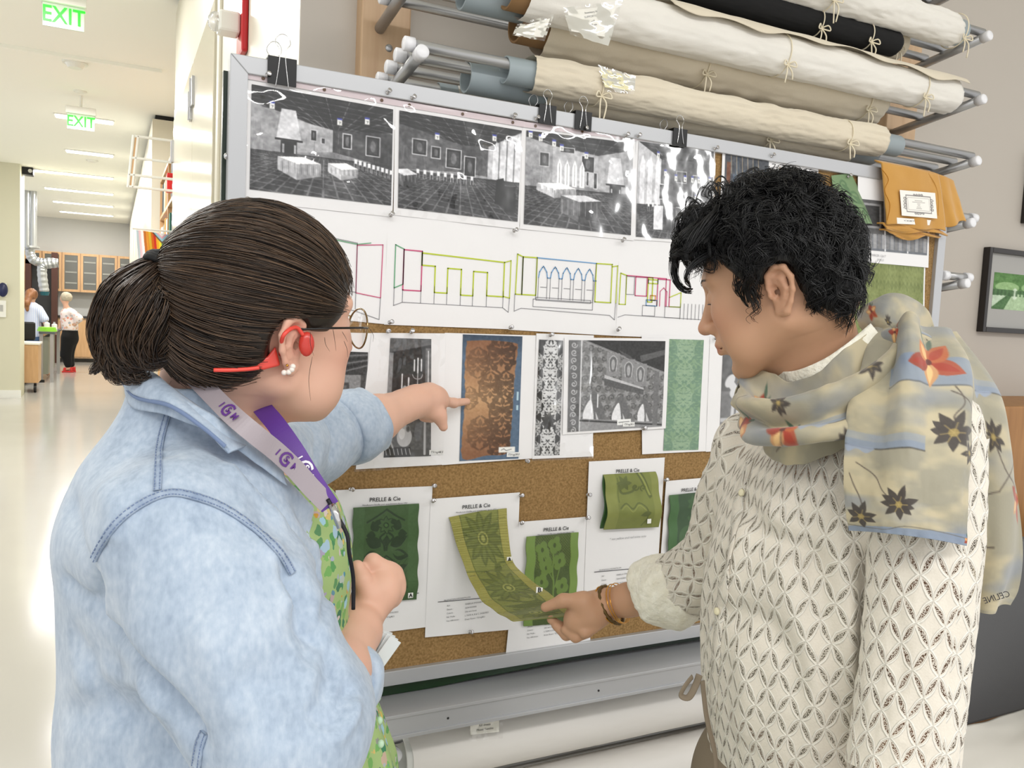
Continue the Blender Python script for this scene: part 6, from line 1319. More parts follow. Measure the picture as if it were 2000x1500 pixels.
    cuff(E2, C2 + unit(C2 - E2) * .012, .060, .0535, .05, seed=1); cuff(E_, C_ + unit(C_ - E_) * .004, .046, .036, .035, seed=2)
    # ---- dress
    dr = [(.42, .02, 0, .27, .28), (.66, .02, 0, .22, .235), (.78, .035, 0, .170, .155), (.98, .075, 0, .165, .150), (1.06, .064, 0, .160, .145), (1.13, .046, 0, .150, .142), (1.20, .032, 0, .142, .140), (1.28, .036, 0, .140, .135), (1.34, .032, 0, .130, .13), (1.385, .030, 0, .105, .12), (1.41, .02, 0, .07, .09)]
    v = Vol(TO + A([-.32, -.32, .40]), TO + A([.32, .32, 1.43]), .008); v.op(loft_f(smooth_rows(dr), tf, tl, TO, 2.0), TO + A([-.3, -.3, .41]), TO + A([.3, .3, 1.42]), .001)
    v.seg(nbw + tf * .05 + A([0, 0, .0]), nbw + tf * .14 + A([0, 0, .04]), .085, .09, .02, 's')
    V, Q = v.mesh(2); N = vnormals(V, Q); u = np.arctan2((V - TO) @ tl, (V - TO) @ tf); V = V + N * (.004 * np.sin(u * 26) * np.clip((1.2 - V[:, 2]) * 4, 0, 1) + .004 * (fbm(V * 14, 2, 2) - .5))[:, None]
    m = bpy.data.materials.new('floral_print'); m.use_nodes = True; t = NT(m); t.b.inputs['Roughness'].default_value = .75
    def vor(sc, seed): x = t.new('ShaderNodeTexVoronoi'); x.inputs['Scale'].default_value = sc; mp = t.new('ShaderNodeMapping'); mp.inputs['Location'].default_value = (seed, seed * .7, seed * .3); tc = t.new('ShaderNodeTexCoord'); no = t.new('ShaderNodeTexNoise'); no.inputs['Scale'].default_value = 60; ad = t.new('ShaderNodeMixRGB'); ad.blend_type = 'ADD'; ad.inputs[0].default_value = .012; t.link(tc.outputs['Object'], ad.inputs[1]); t.link(no.outputs['Color'], ad.inputs[2]); t.link(ad.outputs[0], mp.inputs['Vector']); t.link(mp.outputs[0], x.inputs['Vector']); return x
    c = C4((.62, .72, .47))
    for sc, seed, thr, ramp_ in ((70, 1, .46, [(0, (.22, .48, .36)), (.4, (.36, .60, .34)), (.7, (.50, .70, .38)), (1, (.2, .42, .34))]), (58, 3, .40, [(0, (.55, .74, .84)), (.35, (.85, .72, .30)), (.65, (.66, .60, .70)), (1, (.62, .80, .86))]), (66, 7, .22, [(0, (.78, .58, .16)), (.5, (.3, .55, .65)), (1, (.86, .78, .74))])):
        x = vor(sc, seed); k = t.math('LESS_THAN', x.outputs['Distance'], thr); sep = t.new('ShaderNodeSeparateColor'); t.link(x.outputs['Color'], sep.inputs[0]); k2 = t.math('MULTIPLY', k, t.math('LESS_THAN', sep.outputs[1], .68)); c = t.mix(k2, c, t.ramp(sep.outputs[0], ramp_))
    t.link(c, t.b.inputs['Base Color']); dress = mk('floral_dress', V, Q, W, m)
    bd = bvh_of(V, Q); bt = MB()
    for i in range(4): bt.ell(TO + tf * (.196 + .002 * i) - tl * .03 + A([0, 0, 1.17 - i * .045]), (.006, .006, .006))
    for i in range(4): bp_ = cast(bd, 733 + i * 3, 1318 + i * 45, .001)[0]; bp_ is not None and MB().ell(bp_, (.0045, .0045, .0052)).build('button', mat('mint_button', (.74, .86, .74), .3), dress, True)
    # ---- hair
    hc = A([.155, .115, .085]); hm = mat('brown_hair', attr='paint', rough=.36, spec=.5)
    v = Vol((-.15, -.115, -.12), (.12, .115, .16), .003); v.ell((-.016, 0, .040), (.1065, .0870, .0955), .01); v.ell((-.06, 0, -.01), (.056, .070, .065), .03)
    def zl(x): return np.interp(x, [-.12, -.07, -.045, -.02, .0, .03, .055, .080, .11], [-.075, -.072, -.056, -.016, .010, .006, .022, .068, .12])
    v.op(lambda P: (zl(P[..., 0]) + np.interp(np.abs(P[..., 1]), [0, .04, .07], [.02, .0, -.004]) * (P[..., 0] > .03) - P[..., 2]) * .8, (-.15, -.12, -.12), (.12, .12, .17), .006, 'i')
    
    for s in (1, -1): v.ell((-.016, s * .088, -.014), (.027, .030, .042), .006, 's')
    Vh, Qh = v.mesh(2); Vw = H.w(Vh); vn = fbm(Vw * 60, 2, 1); parts = [(Vw, Qh)]; cols = [np.tile(hc * .8, (len(Vw), 1)) * (1 + .3 * (vn[:, None] - .5))]
    Tie = H.l(at(334, 528, .895)); c0 = A([-.016, 0, .040]); Rr = A([.1085, .0890, .0975])
    S = 5200; idx = rng.integers(len(Vh), size=S * 2); P0 = Vh[idx]; P0 = P0[(P0[:, 0] > -.10)][:S]; e = (P0 - c0) / Rr; e /= np.linalg.norm(e, axis=1, keepdims=True); ft = (Tie - c0) / Rr; ft /= np.linalg.norm(ft)
    K = 15; tt = np.linspace(0, 1, K)
    lift = (rng.uniform(-.003, .004, (S, 1)) + .0015 * np.sin(tt * 9 + rng.uniform(0, 6, (S, 1))))
    ang = np.arccos(np.clip(e @ ft, -1, 1))[:, None] + 1e-6; mid = np.sin((1 - tt) * ang)[..., None] / np.sin(ang)[..., None] * e[:, None] + np.sin(tt * ang)[..., None] / np.sin(ang)[..., None] * ft
    sag = np.where(e[:, 2:3] < .3, 1, .2) * .07 * np.sin(tt * PI); mid[..., 2] -= sag * (e[:, 2:3] < .5) * .3; mid /= np.linalg.norm(mid, axis=2, keepdims=True)
    Pp = c0 + mid * (Rr + lift[..., None] + .0015); shr = 1 - .12 * np.clip((tt - .82) / .18, 0, 1); Pp = c0 + (Pp - c0) * shr[None, :, None]
    bh = bvh_of(Vh, Qh); fl = Pp.reshape(-1, 3); of = (lift + .0022).repeat(1, 0).ravel(); tq = np.tile(tt, S)
    for i in range(len(fl)):
        if tq[i] > .9: continue
        h = bh.find_nearest(Vector(tuple(fl[i]))); q = A(h[0]); d = fl[i] - q; dn = A(h[1]); dn = dn if dn @ (q - A([-.02, 0, .02])) > 0 else -dn
        fl[i] = q + dn * of[i]
    Pp = fl.reshape(Pp.shape); Pp[:, 1:-1] = (Pp[:, :-2] + 2 * Pp[:, 1:-1] + Pp[:, 2:]) / 4
    bad = ((np.abs(Pp[..., 1]) > .052) & (((Pp[..., 0] + .016) / .026) ** 2 + ((Pp[..., 2] + .014) / .040) ** 2 < 1)).any(1); Pp = Pp[~bad]
    p_, c_ = strand_part(H.w(Pp), .0006, rng, A([.265, .205, .158]), A([.075, .06, .045])); parts.append(p_); cols.append(c_)
    # pony tail folded into a loose bun: base volume and flowing strands
    bv = Vol(at(290, 610, .88) - .11, at(290, 610, .88) + .11, .004); bv.chain([at(325, 530, .89), at(285, 560, .875), at(235, 610, .87), at(225, 660, .875)], [.010, .014, .015, .009], .03).chain([at(325, 545, .885), at(335, 610, .88), at(310, 660, .88), at(255, 675, .87)], [.010, .016, .014, .009], .03); Vb, Qb = bv.mesh(3); parts.append((Vb, Qb)); cols.append(np.tile(hc * .75, (len(Vb), 1)))
    def bundle(cp, n, sp, r=.0008, K=22, wob=.002, endspread=1.0, shell=True, base=(.235, .18, .138)):
        C = spline(A([at(332 + (x - 332) * .88, 530 + (y - 530) * .94 + 7 * min(1, abs(x - 332) / 60), d) for x, y, d in cp]), K); o = rng.normal(size=(n, 3)); o /= np.linalg.norm(o, axis=1, keepdims=True); o *= (rng.uniform(.75, 1.05, (n, 1)) if shell else rng.uniform(0, 1, (n, 1)) ** .5); spr = np.interp(np.linspace(0, 1, K), np.linspace(0, 1, len(sp)), sp)
        t_ = np.linspace(0, 1, K); ph = rng.uniform(0, 6, (n, 3, 1)); wv_ = np.stack([np.sin(t_ * 8 + ph[:, i]) for i in range(3)], -1) * wob
        P = C[None] + o[:, None] * spr[None, :, None] * (1 + (endspread - 1) * t_[None, :, None] * rng.uniform(.3, 1, (n, 1, 1))) + wv_; L = rng.uniform(.7, 1, n) if not shell else np.ones(n)
        p_, c_ = strand_part(P, r, rng, A(base), A([.07, .055, .04])); parts.append(p_); cols.append(c_)
    bundle([(335, 528, .893), (290, 524, .88), (225, 565, .868), (195, 625, .865), (190, 680, .87), (205, 712, .875)], 520, [.008, .014, .018, .017, .013, .006], endspread=1.3)
    bundle([(333, 530, .885), (300, 545, .86), (250, 590, .845), (225, 650, .848), (245, 700, .86), (300, 708, .872)], 620, [.008, .017, .021, .020, .016, .008])
    bundle([(335, 532, .88), (325, 560, .86), (300, 610, .845), (275, 660, .85), (290, 700, .862), (350, 690, .87)], 620, [.008, .016, .021, .020, .015, .008])
    bundle([(338, 540, .88), (350, 580, .862), (350, 630, .858), (330, 670, .862), (300, 690, .87), (270, 690, .875)], 480, [.008, .015, .019, .018, .014, .008])
    bundle([(335, 545, .865), (310, 560, .848), (325, 580, .843), (352, 572, .85), (345, 552, .86)], 150, [.006, .010, .010, .008, .004], base=(.30, .235, .18))
    for cp, n in (([(215, 620, .86), (190, 680, .862), (180, 712, .866), (160, 732, .87)], 90), ([(235, 660, .86), (232, 710, .86), (250, 742, .864), (285, 740, .87)], 50), ([(270, 690, .862), (280, 720, .862), (300, 715, .866), (310, 690, .87)], 40), ([(205, 560, .862), (185, 620, .86), (180, 695, .862), (196, 742, .868)], 80), ([(240, 640, .855), (222, 700, .858), (232, 742, .862), (262, 752, .866)], 60), ([(210, 640, .858), (196, 700, .86), (206, 738, .863), (226, 752, .866)], 60), ([(225, 545, .866), (195, 590, .862), (176, 650, .862), (170, 705, .864)], 60)): bundle(cp, n, [.008, .008, .006, .001], shell=False, wob=.003, K=16)
    for k in range(36):     # wisps at nape, temple and crown
        q = rng.choice(4, p=[.4, .1, .42, .08]); b0 = {0: (400, 705, .905), 1: (640, 640, .88), 2: (520, 402, .96), 3: (610, 720, .865)}[q]; x, y, d = b0[0] + rng.normal() * 30 * (q != 3), b0[1] + rng.normal() * (14 if q else 10), b0[2]
        if q == 2: x = rng.uniform(400, 640); y = 402 + (x - 520) ** 2 / 240
        en = {0: (rng.uniform(-30, 30), rng.uniform(20, 55)), 1: (rng.uniform(0, 18), rng.uniform(20, 70)), 2: (rng.uniform(-60, -20), rng.uniform(-8, 14)), 3: (rng.uniform(-4, 8), rng.uniform(30, 110))}[q]
        C = spline(A([at(x, y, d), at(x + en[0] * .5 + rng.normal() * 3, y + en[1] * .5, d), at(x + en[0], y + en[1], d)]), 12)[None]
        p_, c_ = strand_part(C, .00035, rng, A([.2, .14, .1]), A([.03, .02, .02])); parts.append(p_); cols.append(c_)
    ho = hair_obj('hair', parts, cols, W, hm)
    t_ = MB(); tc = at(322, 526, .886)
    for k in range(3):
        a = np.linspace(0, 2 * PI, 26); dd = unit(A(at(290, 560, .87)) - tc); u = unit(np.cross(dd, UP)); w = np.cross(dd, u); cc = tc + dd * (.004 * (k - 1)); t_.tube([cc + (u * math.cos(x) + w * math.sin(x)) * (.0205 + .0012 * math.sin(x * 5 + k)) for x in a], .0042, 8, False)
    t_.build('hair_tie', mat('black_scrunchie', (.03, .03, .04), .7), ho, True)
    # ---- glasses
    gm = mat('gold_wire', (.58, .50, .36), .2, .95); G = empty('glasses', H.w((.1, 0, .01)), None, None); G.parent = W; G.matrix_parent_inverse = W.matrix_basis.inverted(); G.name = 'glasses'
    for s in (1, -1):
        a = np.linspace(0, 2 * PI, 40); ring = [H.w((.108 - .06 * abs(math.sin(x)) * 0 - .012 * ((.034 + .027 * math.cos(x)) / .06) ** 2, s * (.034 + .027 * math.cos(x)), .006 + .024 * math.sin(x))) for x in a]
        MB().tube(ring, .0011, 8, False).build('rim', gm, G, True)
        n = 16; Vl = [H.w((.107 - .012 * ((.034) / .06) ** 2, s * .034, .006))] + ring[:-1]; mk('lens', Vl, [(0, i, i % 39 + 1) for i in range(1, 40)], G, m_film)
        MB().tube([H.w((.095, s * .062, .012)), H.w((.080, s * .072, .014)), H.w((.03, s * .0805, .014)), H.w((-.012, s * .083, .012))], .0013, 8).build('temple_arm', gm if s > 0 else mat('black_temple', (.07, .05, .04), .25), G, True)
    MB().tube(spline([H.w((.1065, -.009, .012)), H.w((.112, 0, .016)), H.w((.1065, .009, .012))], 10), .001, 8).build('bridge', gm, G, True)
    # ---- bone conduction headphones
    red = mat('coral_plastic', (.90, .30, .25), .35); P = lambda x, y, d: at(x, y, d)
    HP = empty('headphones', H.w((-.02, -.08, -.03)), None, None); HP.parent = W; HP.matrix_parent_inverse = W.matrix_basis.inverted()
    bb = bvh_of(*join([(H.w(V0), Q0) for V0, Q0 in [hv.mesh(1), (Vh, Qh)]]))
    def on(x, y, off): p, _ = cast(bb, x, y, off); return p
    MB().tube(spline([q for q in (on(420, 716, .006), on(450, 716, .006), on(480, 714, .006), on(500, 710, .007)) if q is not None], 16), [.0022] * 16, 10).build('neckband', red, HP, True)
    pb = [on(x, y, .010) for x, y in ((498, 704), (538, 676), (540, 690), (547, 712), (512, 722), (500, 716))]
    pb = [p for p in pb if p is not None]
    if len(pb) > 3: n_ = unit(-ray(520, 700)); dm = np.median([(p - CAM) @ RW[:, 2] for p in pb]) - .004; pb = [at(x, y, dm + .00022 * (x - 520)) for x, y in ((498, 706), (522, 696), (538, 676), (542, 692), (548, 714), (512, 723), (500, 717))]; MB().prism(pb, -n_ * .010).build('battery_pod', red, HP, bevel=.0025, seg=3)
    c_ = on(594, 672, .006); 
    if c_ is not None: MB().ell(c_, (.0085, .006, .0135)).build('earpiece', mat('clear_red', (.78, .24, .20), .25), HP, True)
    hk = [on(x, y, .004) for x, y in ((545, 690), (552, 655), (570, 640), (588, 652))]; hk = [p for p in hk if p is not None]
    if len(hk) > 2: MB().tube(spline(hk, 20), .0022, 8).build('ear_hook', red, HP, True)
    # ---- earring
    er = empty('earring', at(565, 722, .87), None, None); er.parent = W; er.matrix_parent_inverse = W.matrix_basis.inverted(); pm = mat('pearl', (.93, .88, .84), .15, sheen=.2)
    lb, _ = cast(bb, 560, 712, .002); lb = lb if lb is not None else at(565, 712, .87); n_ = unit(-ray(565, 720))
    for dx, dy in ((-6, 14), (3, 13), (9, 8), (11, 2)): MB().ell(lb + RW @ A([dx, dy, 0]) / FPX * .87 + n_ * .004, .0030).build('pearl', pm, er, True)
    MB().tube([lb + n_ * .001, lb + n_ * .003], .0015).build('post', mat('gold', (.85, .62, .28), .2, 1.0), er, True)
    # ---- lanyard
    LN = empty('lanyard', at(500, 850, .85), None, None); LN.parent = W; LN.matrix_parent_inverse = W.matrix_basis.inverted()
    Vs, Qs = v_sh = (np.array([q.co[:] for q in sh.data.vertices]), Q); 
    gr = mat('lanyard_grey', (.62, .58, .60), .4, 0, (500, .2, .0005)); pu = mat('lanyard_purple', (.36, .20, .55), .5)
    g1 = spline(A([at(372, 728, .895), at(408, 765, .868), at(455, 812, .835), at(500, 850, .832), at(540, 882, .848), (at(575, 915, .862)), at(606, 950, .868), at(640, 985, .872)]), 60)
    nn_ = unit(unit(-ray(480, 830)) + .2 * UP); V_, F_ = ribbon(g1, nn_, .0205, .0007); gstrap = mk('strap', V_, F_, LN, gr, False)
    g2 = spline(A([at(492, 770, .955), at(515, 800, .915), at(540, 830, .89), at(575, 880, .875), at(605, 930, .872), at(630, 968, .872), at(645, 990, .873)]), 50)
    n2_ = unit(unit(-ray(580, 880)) + .1 * UP); V_, F_ = ribbon(g2, n2_, .0205, .0007); pstrap = mk('strap', V_, F_, LN, pu, False); pstrap['label'] = 'purple strap'; gstrap['label'] = 'grey strap'
    def logo(path, f, nrm, m, par, sgn=1):
        i = int(f * (len(path) - 1)); c = path[i]; d = unit(path[min(i + 2, len(path) - 1)] - path[max(i - 2, 0)]); s = unit(np.cross(nrm, d)); c = c + nrm * .0012
        for ch, du, sz, ds in (('I', -.0125, .010, 0), ('G', -.001, .021, 0), ('S', .0, .0095, 0), ('M', .0135, .0105, 0)): text('woven_letter', ch, sz, c + d * du + s * (.001 if ch == 'S' else 0), d, s, nrm, m, par, bold=.0003)
    pi = mat('purple_ink', (.36, .18, .50), .6); wi = mat('white_ink', (.92, .90, .93), .6)
    logo(g1, .26, nn_, pi, gstrap); logo(g1, .66, nn_, pi, gstrap); logo(g2, .62, n2_, wi, pstrap)
    MB().tube([at(648, 985, .87), at(656, 1005, .868), at(664, 1032, .866)], [.004, .0045, .003], 10).build('metal_clip', m_chrome, LN, True)
    MB().tube(spline([at(640, 975, .872), at(660, 1010, .868), at(678, 1045, .868), at(682, 1080, .87), at(690, 1130, .885), at(690, 1190, .89)], 30), .0022, 8).build('cord', mat('black_cord', (.05, .04, .08), .6), LN, True)
    for k in range(4):
        c = at(741 + 3 * k, 1268 + 4 * k, 1.04 - .004 * k); MB().box(c + A([-.009, -.001, -.024]), c + A([.009, .0, .024]), Matrix.Rotation(.35 + .1 * k, 3, 'Y').to_4x4().to_3x3() and A(Matrix.Rotation(.35 + .1 * k, 3, 'Y')), c).build('badge_holder', mat('badge_plastic', (.84, .86, .86), .15), LN, bevel=.001)
    # shoes so she stands on the floor
    for s in (1, -1):
        hip = TO + tl * .08 * s; v = Vol(hip + A([-.2, -.2, -.01]), hip + A([.25, .25, .14]), .006); v.seg(hip + A([0, 0, .05]) - tf * .05, hip + A([0, 0, .035]) + tf * .16, .046, .036, .02); v.op(lambda P: .004 - P[..., 2], hip + A([-.3, -.3, -.05]), hip + A([.3, .3, .2]), .002, 'i'); V_, Q_ = v.mesh(1); mk('shoe', V_, Q_, W, mat('shoe_tan', (.55, .40, .28), .5))
woman()
# ================================================================ THE MAN IN THE LACE SHIRT
def lace_mat():
    """openwork of leaf-shaped holes on a rhombic lattice with raised cords; uvp holds metres around / along"""
    m = bpy.data.materials.new('cream_lace'); m.use_nodes = True; t = NT(m); b = t.b; b.inputs['Roughness'].default_value = .8; b.inputs['Sheen Weight'].default_value = .3
    a = t.new('ShaderNodeAttribute', attribute_name='uvp'); sp = t.new('ShaderNodeSeparateXYZ'); t.link(a.outputs['Vector'], sp.inputs[0])
    wob = t.noise(30, 2, t.obj()); u = t.math('ADD', t.math('DIVIDE', sp.outputs[0], .0315), t.math('MULTIPLY', wob, .22)); v = t.math('ADD', t.math('DIVIDE', sp.outputs[1], .0262), t.math('MULTIPLY', t.noise(26, 2, t.obj((1, 1, 1.3))), .22))
    aa = t.math('ADD', u, t.math('MULTIPLY', v, .5)); bb = t.math('SUBTRACT', t.math('MULTIPLY', v, .5), u)
    def near(x): return t.math('ABSOLUTE', t.math('SUBTRACT', t.math('FRACT', t.math('ADD', x, .5)), .5))
    def sn(x): return t.math('SINE', t.math('MULTIPLY', t.math('FRACT', x), PI))
    m1 = t.math('SUBTRACT', t.math('MULTIPLY', sn(aa), .138), near(bb)); m2 = t.math('SUBTRACT', t.math('MULTIPLY', sn(bb), .138), near(aa)); mm = t.math('MAXIMUM', m1, m2)
    hole = t.math('GREATER_THAN', mm, .048)
    cord = t.new('ShaderNodeMapRange'); cord.interpolation_type = 'SMOOTHSTEP'; t.link(t.math('ABSOLUTE', t.math('ADD', mm, .035)), cord.inputs[0]); cord.inputs[1].default_value = .065; cord.inputs[2].default_value = 0.0; cord.inputs[3].default_value = 0; cord.inputs[4].default_value = 1
    web = t.noise(420, 3, t.obj()); h = t.math('MULTIPLY_ADD', cord.outputs[0], 1.0, t.math('MULTIPLY', web, .30)); t.bump(h, .75, .0018)
    col = t.mix(cord.outputs[0], C4((.89, .865, .81)), C4((.985, .975, .93))); t.link(t.mix(t.math('MULTIPLY', web, .5), col, C4((.80, .76, .70))), b.inputs['Base Color'])
    net = t.math('GREATER_THAN', t.noise(900, 1, t.obj()), .50); al = t.math('SUBTRACT', 1.0, t.math('MULTIPLY', hole, t.math('SUBTRACT', 1.0, t.math('MULTIPLY', net, .8)))); t.link(al, b.inputs['Alpha']); return m
def scarf_canvas(w, h, wu, hu, seed):
    """painted landscape print: pale sand and blue grey washes, dark seed heads on stems, orange orchids"""
    c = Cv(w, h, 'bdb8a4', wu, hu); X, Y = np.meshgrid(np.linspace(0, wu, w), np.linspace(0, hu, h)); n1 = fbm(np.stack([X * 3, Y * 6], -1), 4, seed); n2 = fbm(np.stack([X * 2.2 + 5, Y * 5], -1), 3, seed + 3)
    a = np.clip((n1 - .40) * 4, 0, 1)[..., None]; bl = np.clip((n2 - .52) * 4, 0, 1)[..., None]; c.a = (A([.59, .57, .495]) * (1 - a) + A([.725, .68, .56]) * a) * (1 - bl * .6) + A([.46, .495, .555]) * bl * .6
    return c
def seedhead(c, x, y, r, rot=0, n=8):
    for i in range(n): a = rot + 2 * PI * i / n + .25 * math.sin(i * 5); c.petal(x, y, a, r * (.75 + .3 * math.sin(i * 3) ** 2), r * .36, '3b342e', .95)
    c.ell(x, y, r * .16, r * .16, '8d7a45'); 
    for i in range(6): a = i; c.line([(x, y), (x + r * .4 * math.cos(a), y + r * .4 * math.sin(a))], r * .04, 'a8935a', .8)
def orchid(c, x, y, r, rot=0):
    for i, (co, L) in enumerate((('a04c32', 1), ('c08f60', .9), ('8f3c28', 1), ('c07a48', .85), ('b05f35', .95))):
        a = rot + 2 * PI * i / 5; c.petal(x, y, a, r * L, r * .62, co, 1); c.petal(x + r * .1 * math.cos(a), y + r * .1 * math.sin(a), a, r * L * .75, r * .3, 'e8c283' if i % 2 else '9c2f1b', .75)
    c.ell(x, y, r * .14, r * .12, '5c2015'); c.petal(x, y - r * .6, -2.0, r * .9, r * .25, '3f5a48', .9); c.petal(x + r * .1, y - r * .5, -1.2, r * .6, r * .2, '4c5f50', .9)
def stem(c, P, w=.006): c.line(spline(P, 24), w, '4a4038', .95)
def shore(c, x0, x1, y, s=1):
    P = spline([(x0, y), ((x0 + x1) / 2, y + .012), (x1, y + .004)], 14); c.poly(np.concatenate([P - [0, .10], P[::-1]]), '8391a8', .5); c.poly(np.concatenate([P - [0, .05], P[::-1]]), '74859f', .5); c.line(P, .008, '3d3830')
    Q_ = spline([(x0, y), (x0 + .04, y + .05), (x0 + .10, y + .02), (x0 + .16, y + .045), (x0 + .22, y + .01)], 16); c.poly(np.concatenate([Q_, [(x0 + .2, y)], [(x0, y)]]), '8f9bb0', .8)
def man():
    rng = np.random.default_rng(8)
    ft = at(1620, 1000, 1.12); ft[2] = 0
    M = empty('person', ft, 'man with curly black hair in cream lace shirt and floral scarf, lifting an olive swatch', 'person', 'people at the cork board')
    sk = skin_mat('skin_tan', (.77, .575, .43), (.70, .49, .36))
    H = Frm(at(1517, 562, 1.115), 152, 20, 5)
    nm = H.l(at(1585, 700, 1.15)); nb = H.l(at(1622, 800, 1.17))
    hv = head_vol([(-.030, 0, -.035), nm, nb], [.058, .059, .072], .0018, 1.0, 1.02, -.2, 1.0, (1, -1), .010); V, Q = hv.mesh(2); parts = [(H.w(V), Q)]; fb = bvh_of(H.w(V), Q)
    tf = math.cos(math.radians(194)) * BR + math.sin(math.radians(194)) * BF; tl = np.cross(UP, tf); TO = at(1600, 1100, 1.16); TO[2] = 0
    LS = at(1800, 850, 1.03); LE = at(1798, 1230, .96); LW = at(1754, 1560, .925); RS = at(1475, 880, 1.30); RE = at(1408, 1112, 1.37); RC = at(1290, 1158, 1.455)
    # torso, arms
    rows = [(.98, -.01, 0, .112, .140), (1.10, -.01, 0, .108, .135), (1.22, -.01, 0, .110, .140), (1.30, -.01, 0, .100, .130), (1.36, -.01, 0, .080, .10), (1.41, -.01, 0, .062, .075)]
    v = Vol(TO + A([-.3, -.3, .95]), TO + A([.3, .3, 1.5]), .006); v.op(loft_f(smooth_rows(rows), tf, tl, TO), TO + A([-.25, -.25, .96]), TO + A([.25, .25, 1.45]), .001)
    v.chain([LS + A([0, 0, -.03]), LE, LW], [.045, .040, .030], .02).chain([RS + A([0, 0, -.03]), RE], [.045, .040], .02).seg(at(1620, 800, 1.165), TO + A([0, 0, 1.34]), .060, .07, .03)
    parts.append(v.mesh(2))
    def hand(v):
        f = lambda *p: at(*p)
        v.chain([f(1178, 1182, 1.515), f(1150, 1196, 1.505), f(1128, 1212, 1.50)], [.027, .033, .026], .018); v.ell(f(1138, 1178, 1.488), (.020, .018, .017), .014)
        v.chain([f(1140, 1172, 1.488), f(1100, 1173, 1.487), f(1065, 1186, 1.497)], [.0145, .0112, .0088], .010)
        for k, (a, b, c, d) in enumerate((((1125, 1222, 1.515), (1098, 1226, 1.520), (1076, 1210, 1.525), .0098), ((1134, 1232, 1.505), (1106, 1240, 1.507), (1086, 1222, 1.515), .0102), ((1148, 1234, 1.492), (1124, 1244, 1.490), (1104, 1230, 1.498), .0100), ((1160, 1226, 1.485), (1142, 1236, 1.478), (1126, 1224, 1.484), .0090))): v.chain([f(*a), f(*b), f(*c)], [d + .001, d, d - .0018], .004)
    P = A([RE, RC, at(1060, 1150, 1.45), at(1060, 1260, 1.55)]); v = Vol(P.min(0) - .05, P.max(0) + .05, .0022); v.chain([RE, RC, at(1225, 1172, 1.49), at(1185, 1180, 1.515)], [.045, .040, .0285, .0262], .012); hand(v); parts.append(v.mesh(2))
    lh = [LW, LW + A([0, 0, -.10]) + tf * .02, LW + A([0, 0, -.17]) + tf * .03]; v = Vol(A(lh).min(0) - .07, A(lh).max(0) + .07, .004); v.chain(lh, [.032, .028, .018], .01)
    for i in range(4): o = tf * (.025 - .018 * i); v.chain([lh[1] + o, lh[2] + o, lh[2] + o + A([0, 0, -.03]) - tl * .01], [.010, .009, .008], .004)
    v.chain([lh[1] + tf * .03, lh[1] + tf * .05 + A([0, 0, -.04])], [.011, .009], .006); parts.append(v.mesh(1))
    for s in (1, -1):
        hip = TO + tl * .085 * s; v = Vol(hip + A([-.15, -.15, -.0]), hip + A([.15, .15, 1.0]), .009); v.chain([hip + A([0, 0, 1.0]), hip + A([0, 0, .5]), hip + A([0, 0, .08])], [.085, .058, .04], .02); parts.append(v.mesh(1))
    V, Q = join(parts); body = mk('body', V, Q, M, sk, col=skin_tone(V, H, (.77, .605, .485), (.74, .52, .43), (.64, .40, .36)))
    lipm = mat('lip_rose', (.66, .40, .36), .4)
    for s in (1, -1): MB().ell(H.w((.0735, s * .031, .0105)), .0128, 20, 14).build('eyeball', mat('eye_white', (.9, .88, .85), .2), M, True)
    for s in (1, -1):      # brows, lash lines
        bp = []
        for i in range(90):
            t_ = rng.uniform(); p0 = H.w((.100 - .020 * t_ ** 2, s * (.012 + .042 * t_), .033 + .006 * math.sin(t_ * 2.6))); h = fb.find_nearest(Vector(tuple(p0))); q = A(h[0]) + A(h[1]) * .0008; d = H.R @ A([-.25, s * .9, .25]); bp.append(np.stack([q, q + d * .005, q + d * .010 - H.R[:, 2] * .0006]))
        p_, c_ = strand_part(A(bp), .00045, rng, A([.06, .05, .045]), A([.01, .01, .01])); hair_obj('eyebrow', [p_], [c_], M, mat('black_hair', attr='paint', rough=.35, spec=.5))
        L = [H.w((.0735 + .0150 * math.cos(a) * .98, s * (.031 + .0165 * math.sin(a)), .0055 + .001 * math.cos(a * 2))) for a in np.linspace(-.9, 1.2, 16)]
        MB().tube(L, .0007, 6).build('eyelashes', m_black, M, True)
    lp = [H.w((.1005 - .9 * abs(y) ** 1.6 * 3, y, -.0565)) for y in np.linspace(-.024, .024, 15)]
    lp = [A(fb.find_nearest(Vector(tuple(p)))[0]) + H.R[:, 0] * .0006 for p in lp]; 
    V_, F_ = ribbon([p + H.R[:, 2] * .004 for p in lp], H.R[:, 0], .007, .0004); 
    # ---- undershirt
    rt = [(.96, -.028, 0, .118, .145), (1.08, -.020, 0, .124, .148), (1.22, -.012, 0, .126, .152), (1.30, -.012, 0, .118, .148), (1.36, -.012, 0, .100, .125), (1.39, -.012, 0, .084, .10)]
    v = Vol(TO + A([-.3, -.3, .95]), TO + A([.3, .3, 1.5]), .007); v.op(loft_f(smooth_rows(rt), tf, tl, TO), TO + A([-.25, -.25, .96]), TO + A([.25, .25, 1.40]), .001); V, Q = v.mesh(2); mk('undershirt', V, Q, M, mat('cream_jersey', (.87, .84, .76), .85))
    # ---- lace shirt body
    lm = lace_mat()
    R_ = [(.88, -.034, 0, .150, .178), (.99, -.024, 0, .152, .175), (1.08, -.012, 0, .154, .174), (1.16, -.006, 0, .154, .174), (1.24, -.006, 0, .148, .174), (1.30, -.010, 0, .138, .172), (1.36, -.012, 0, .122, .165), (1.41, -.014, 0, .10, .13), (1.44, -.014, 0, .085, .095)]
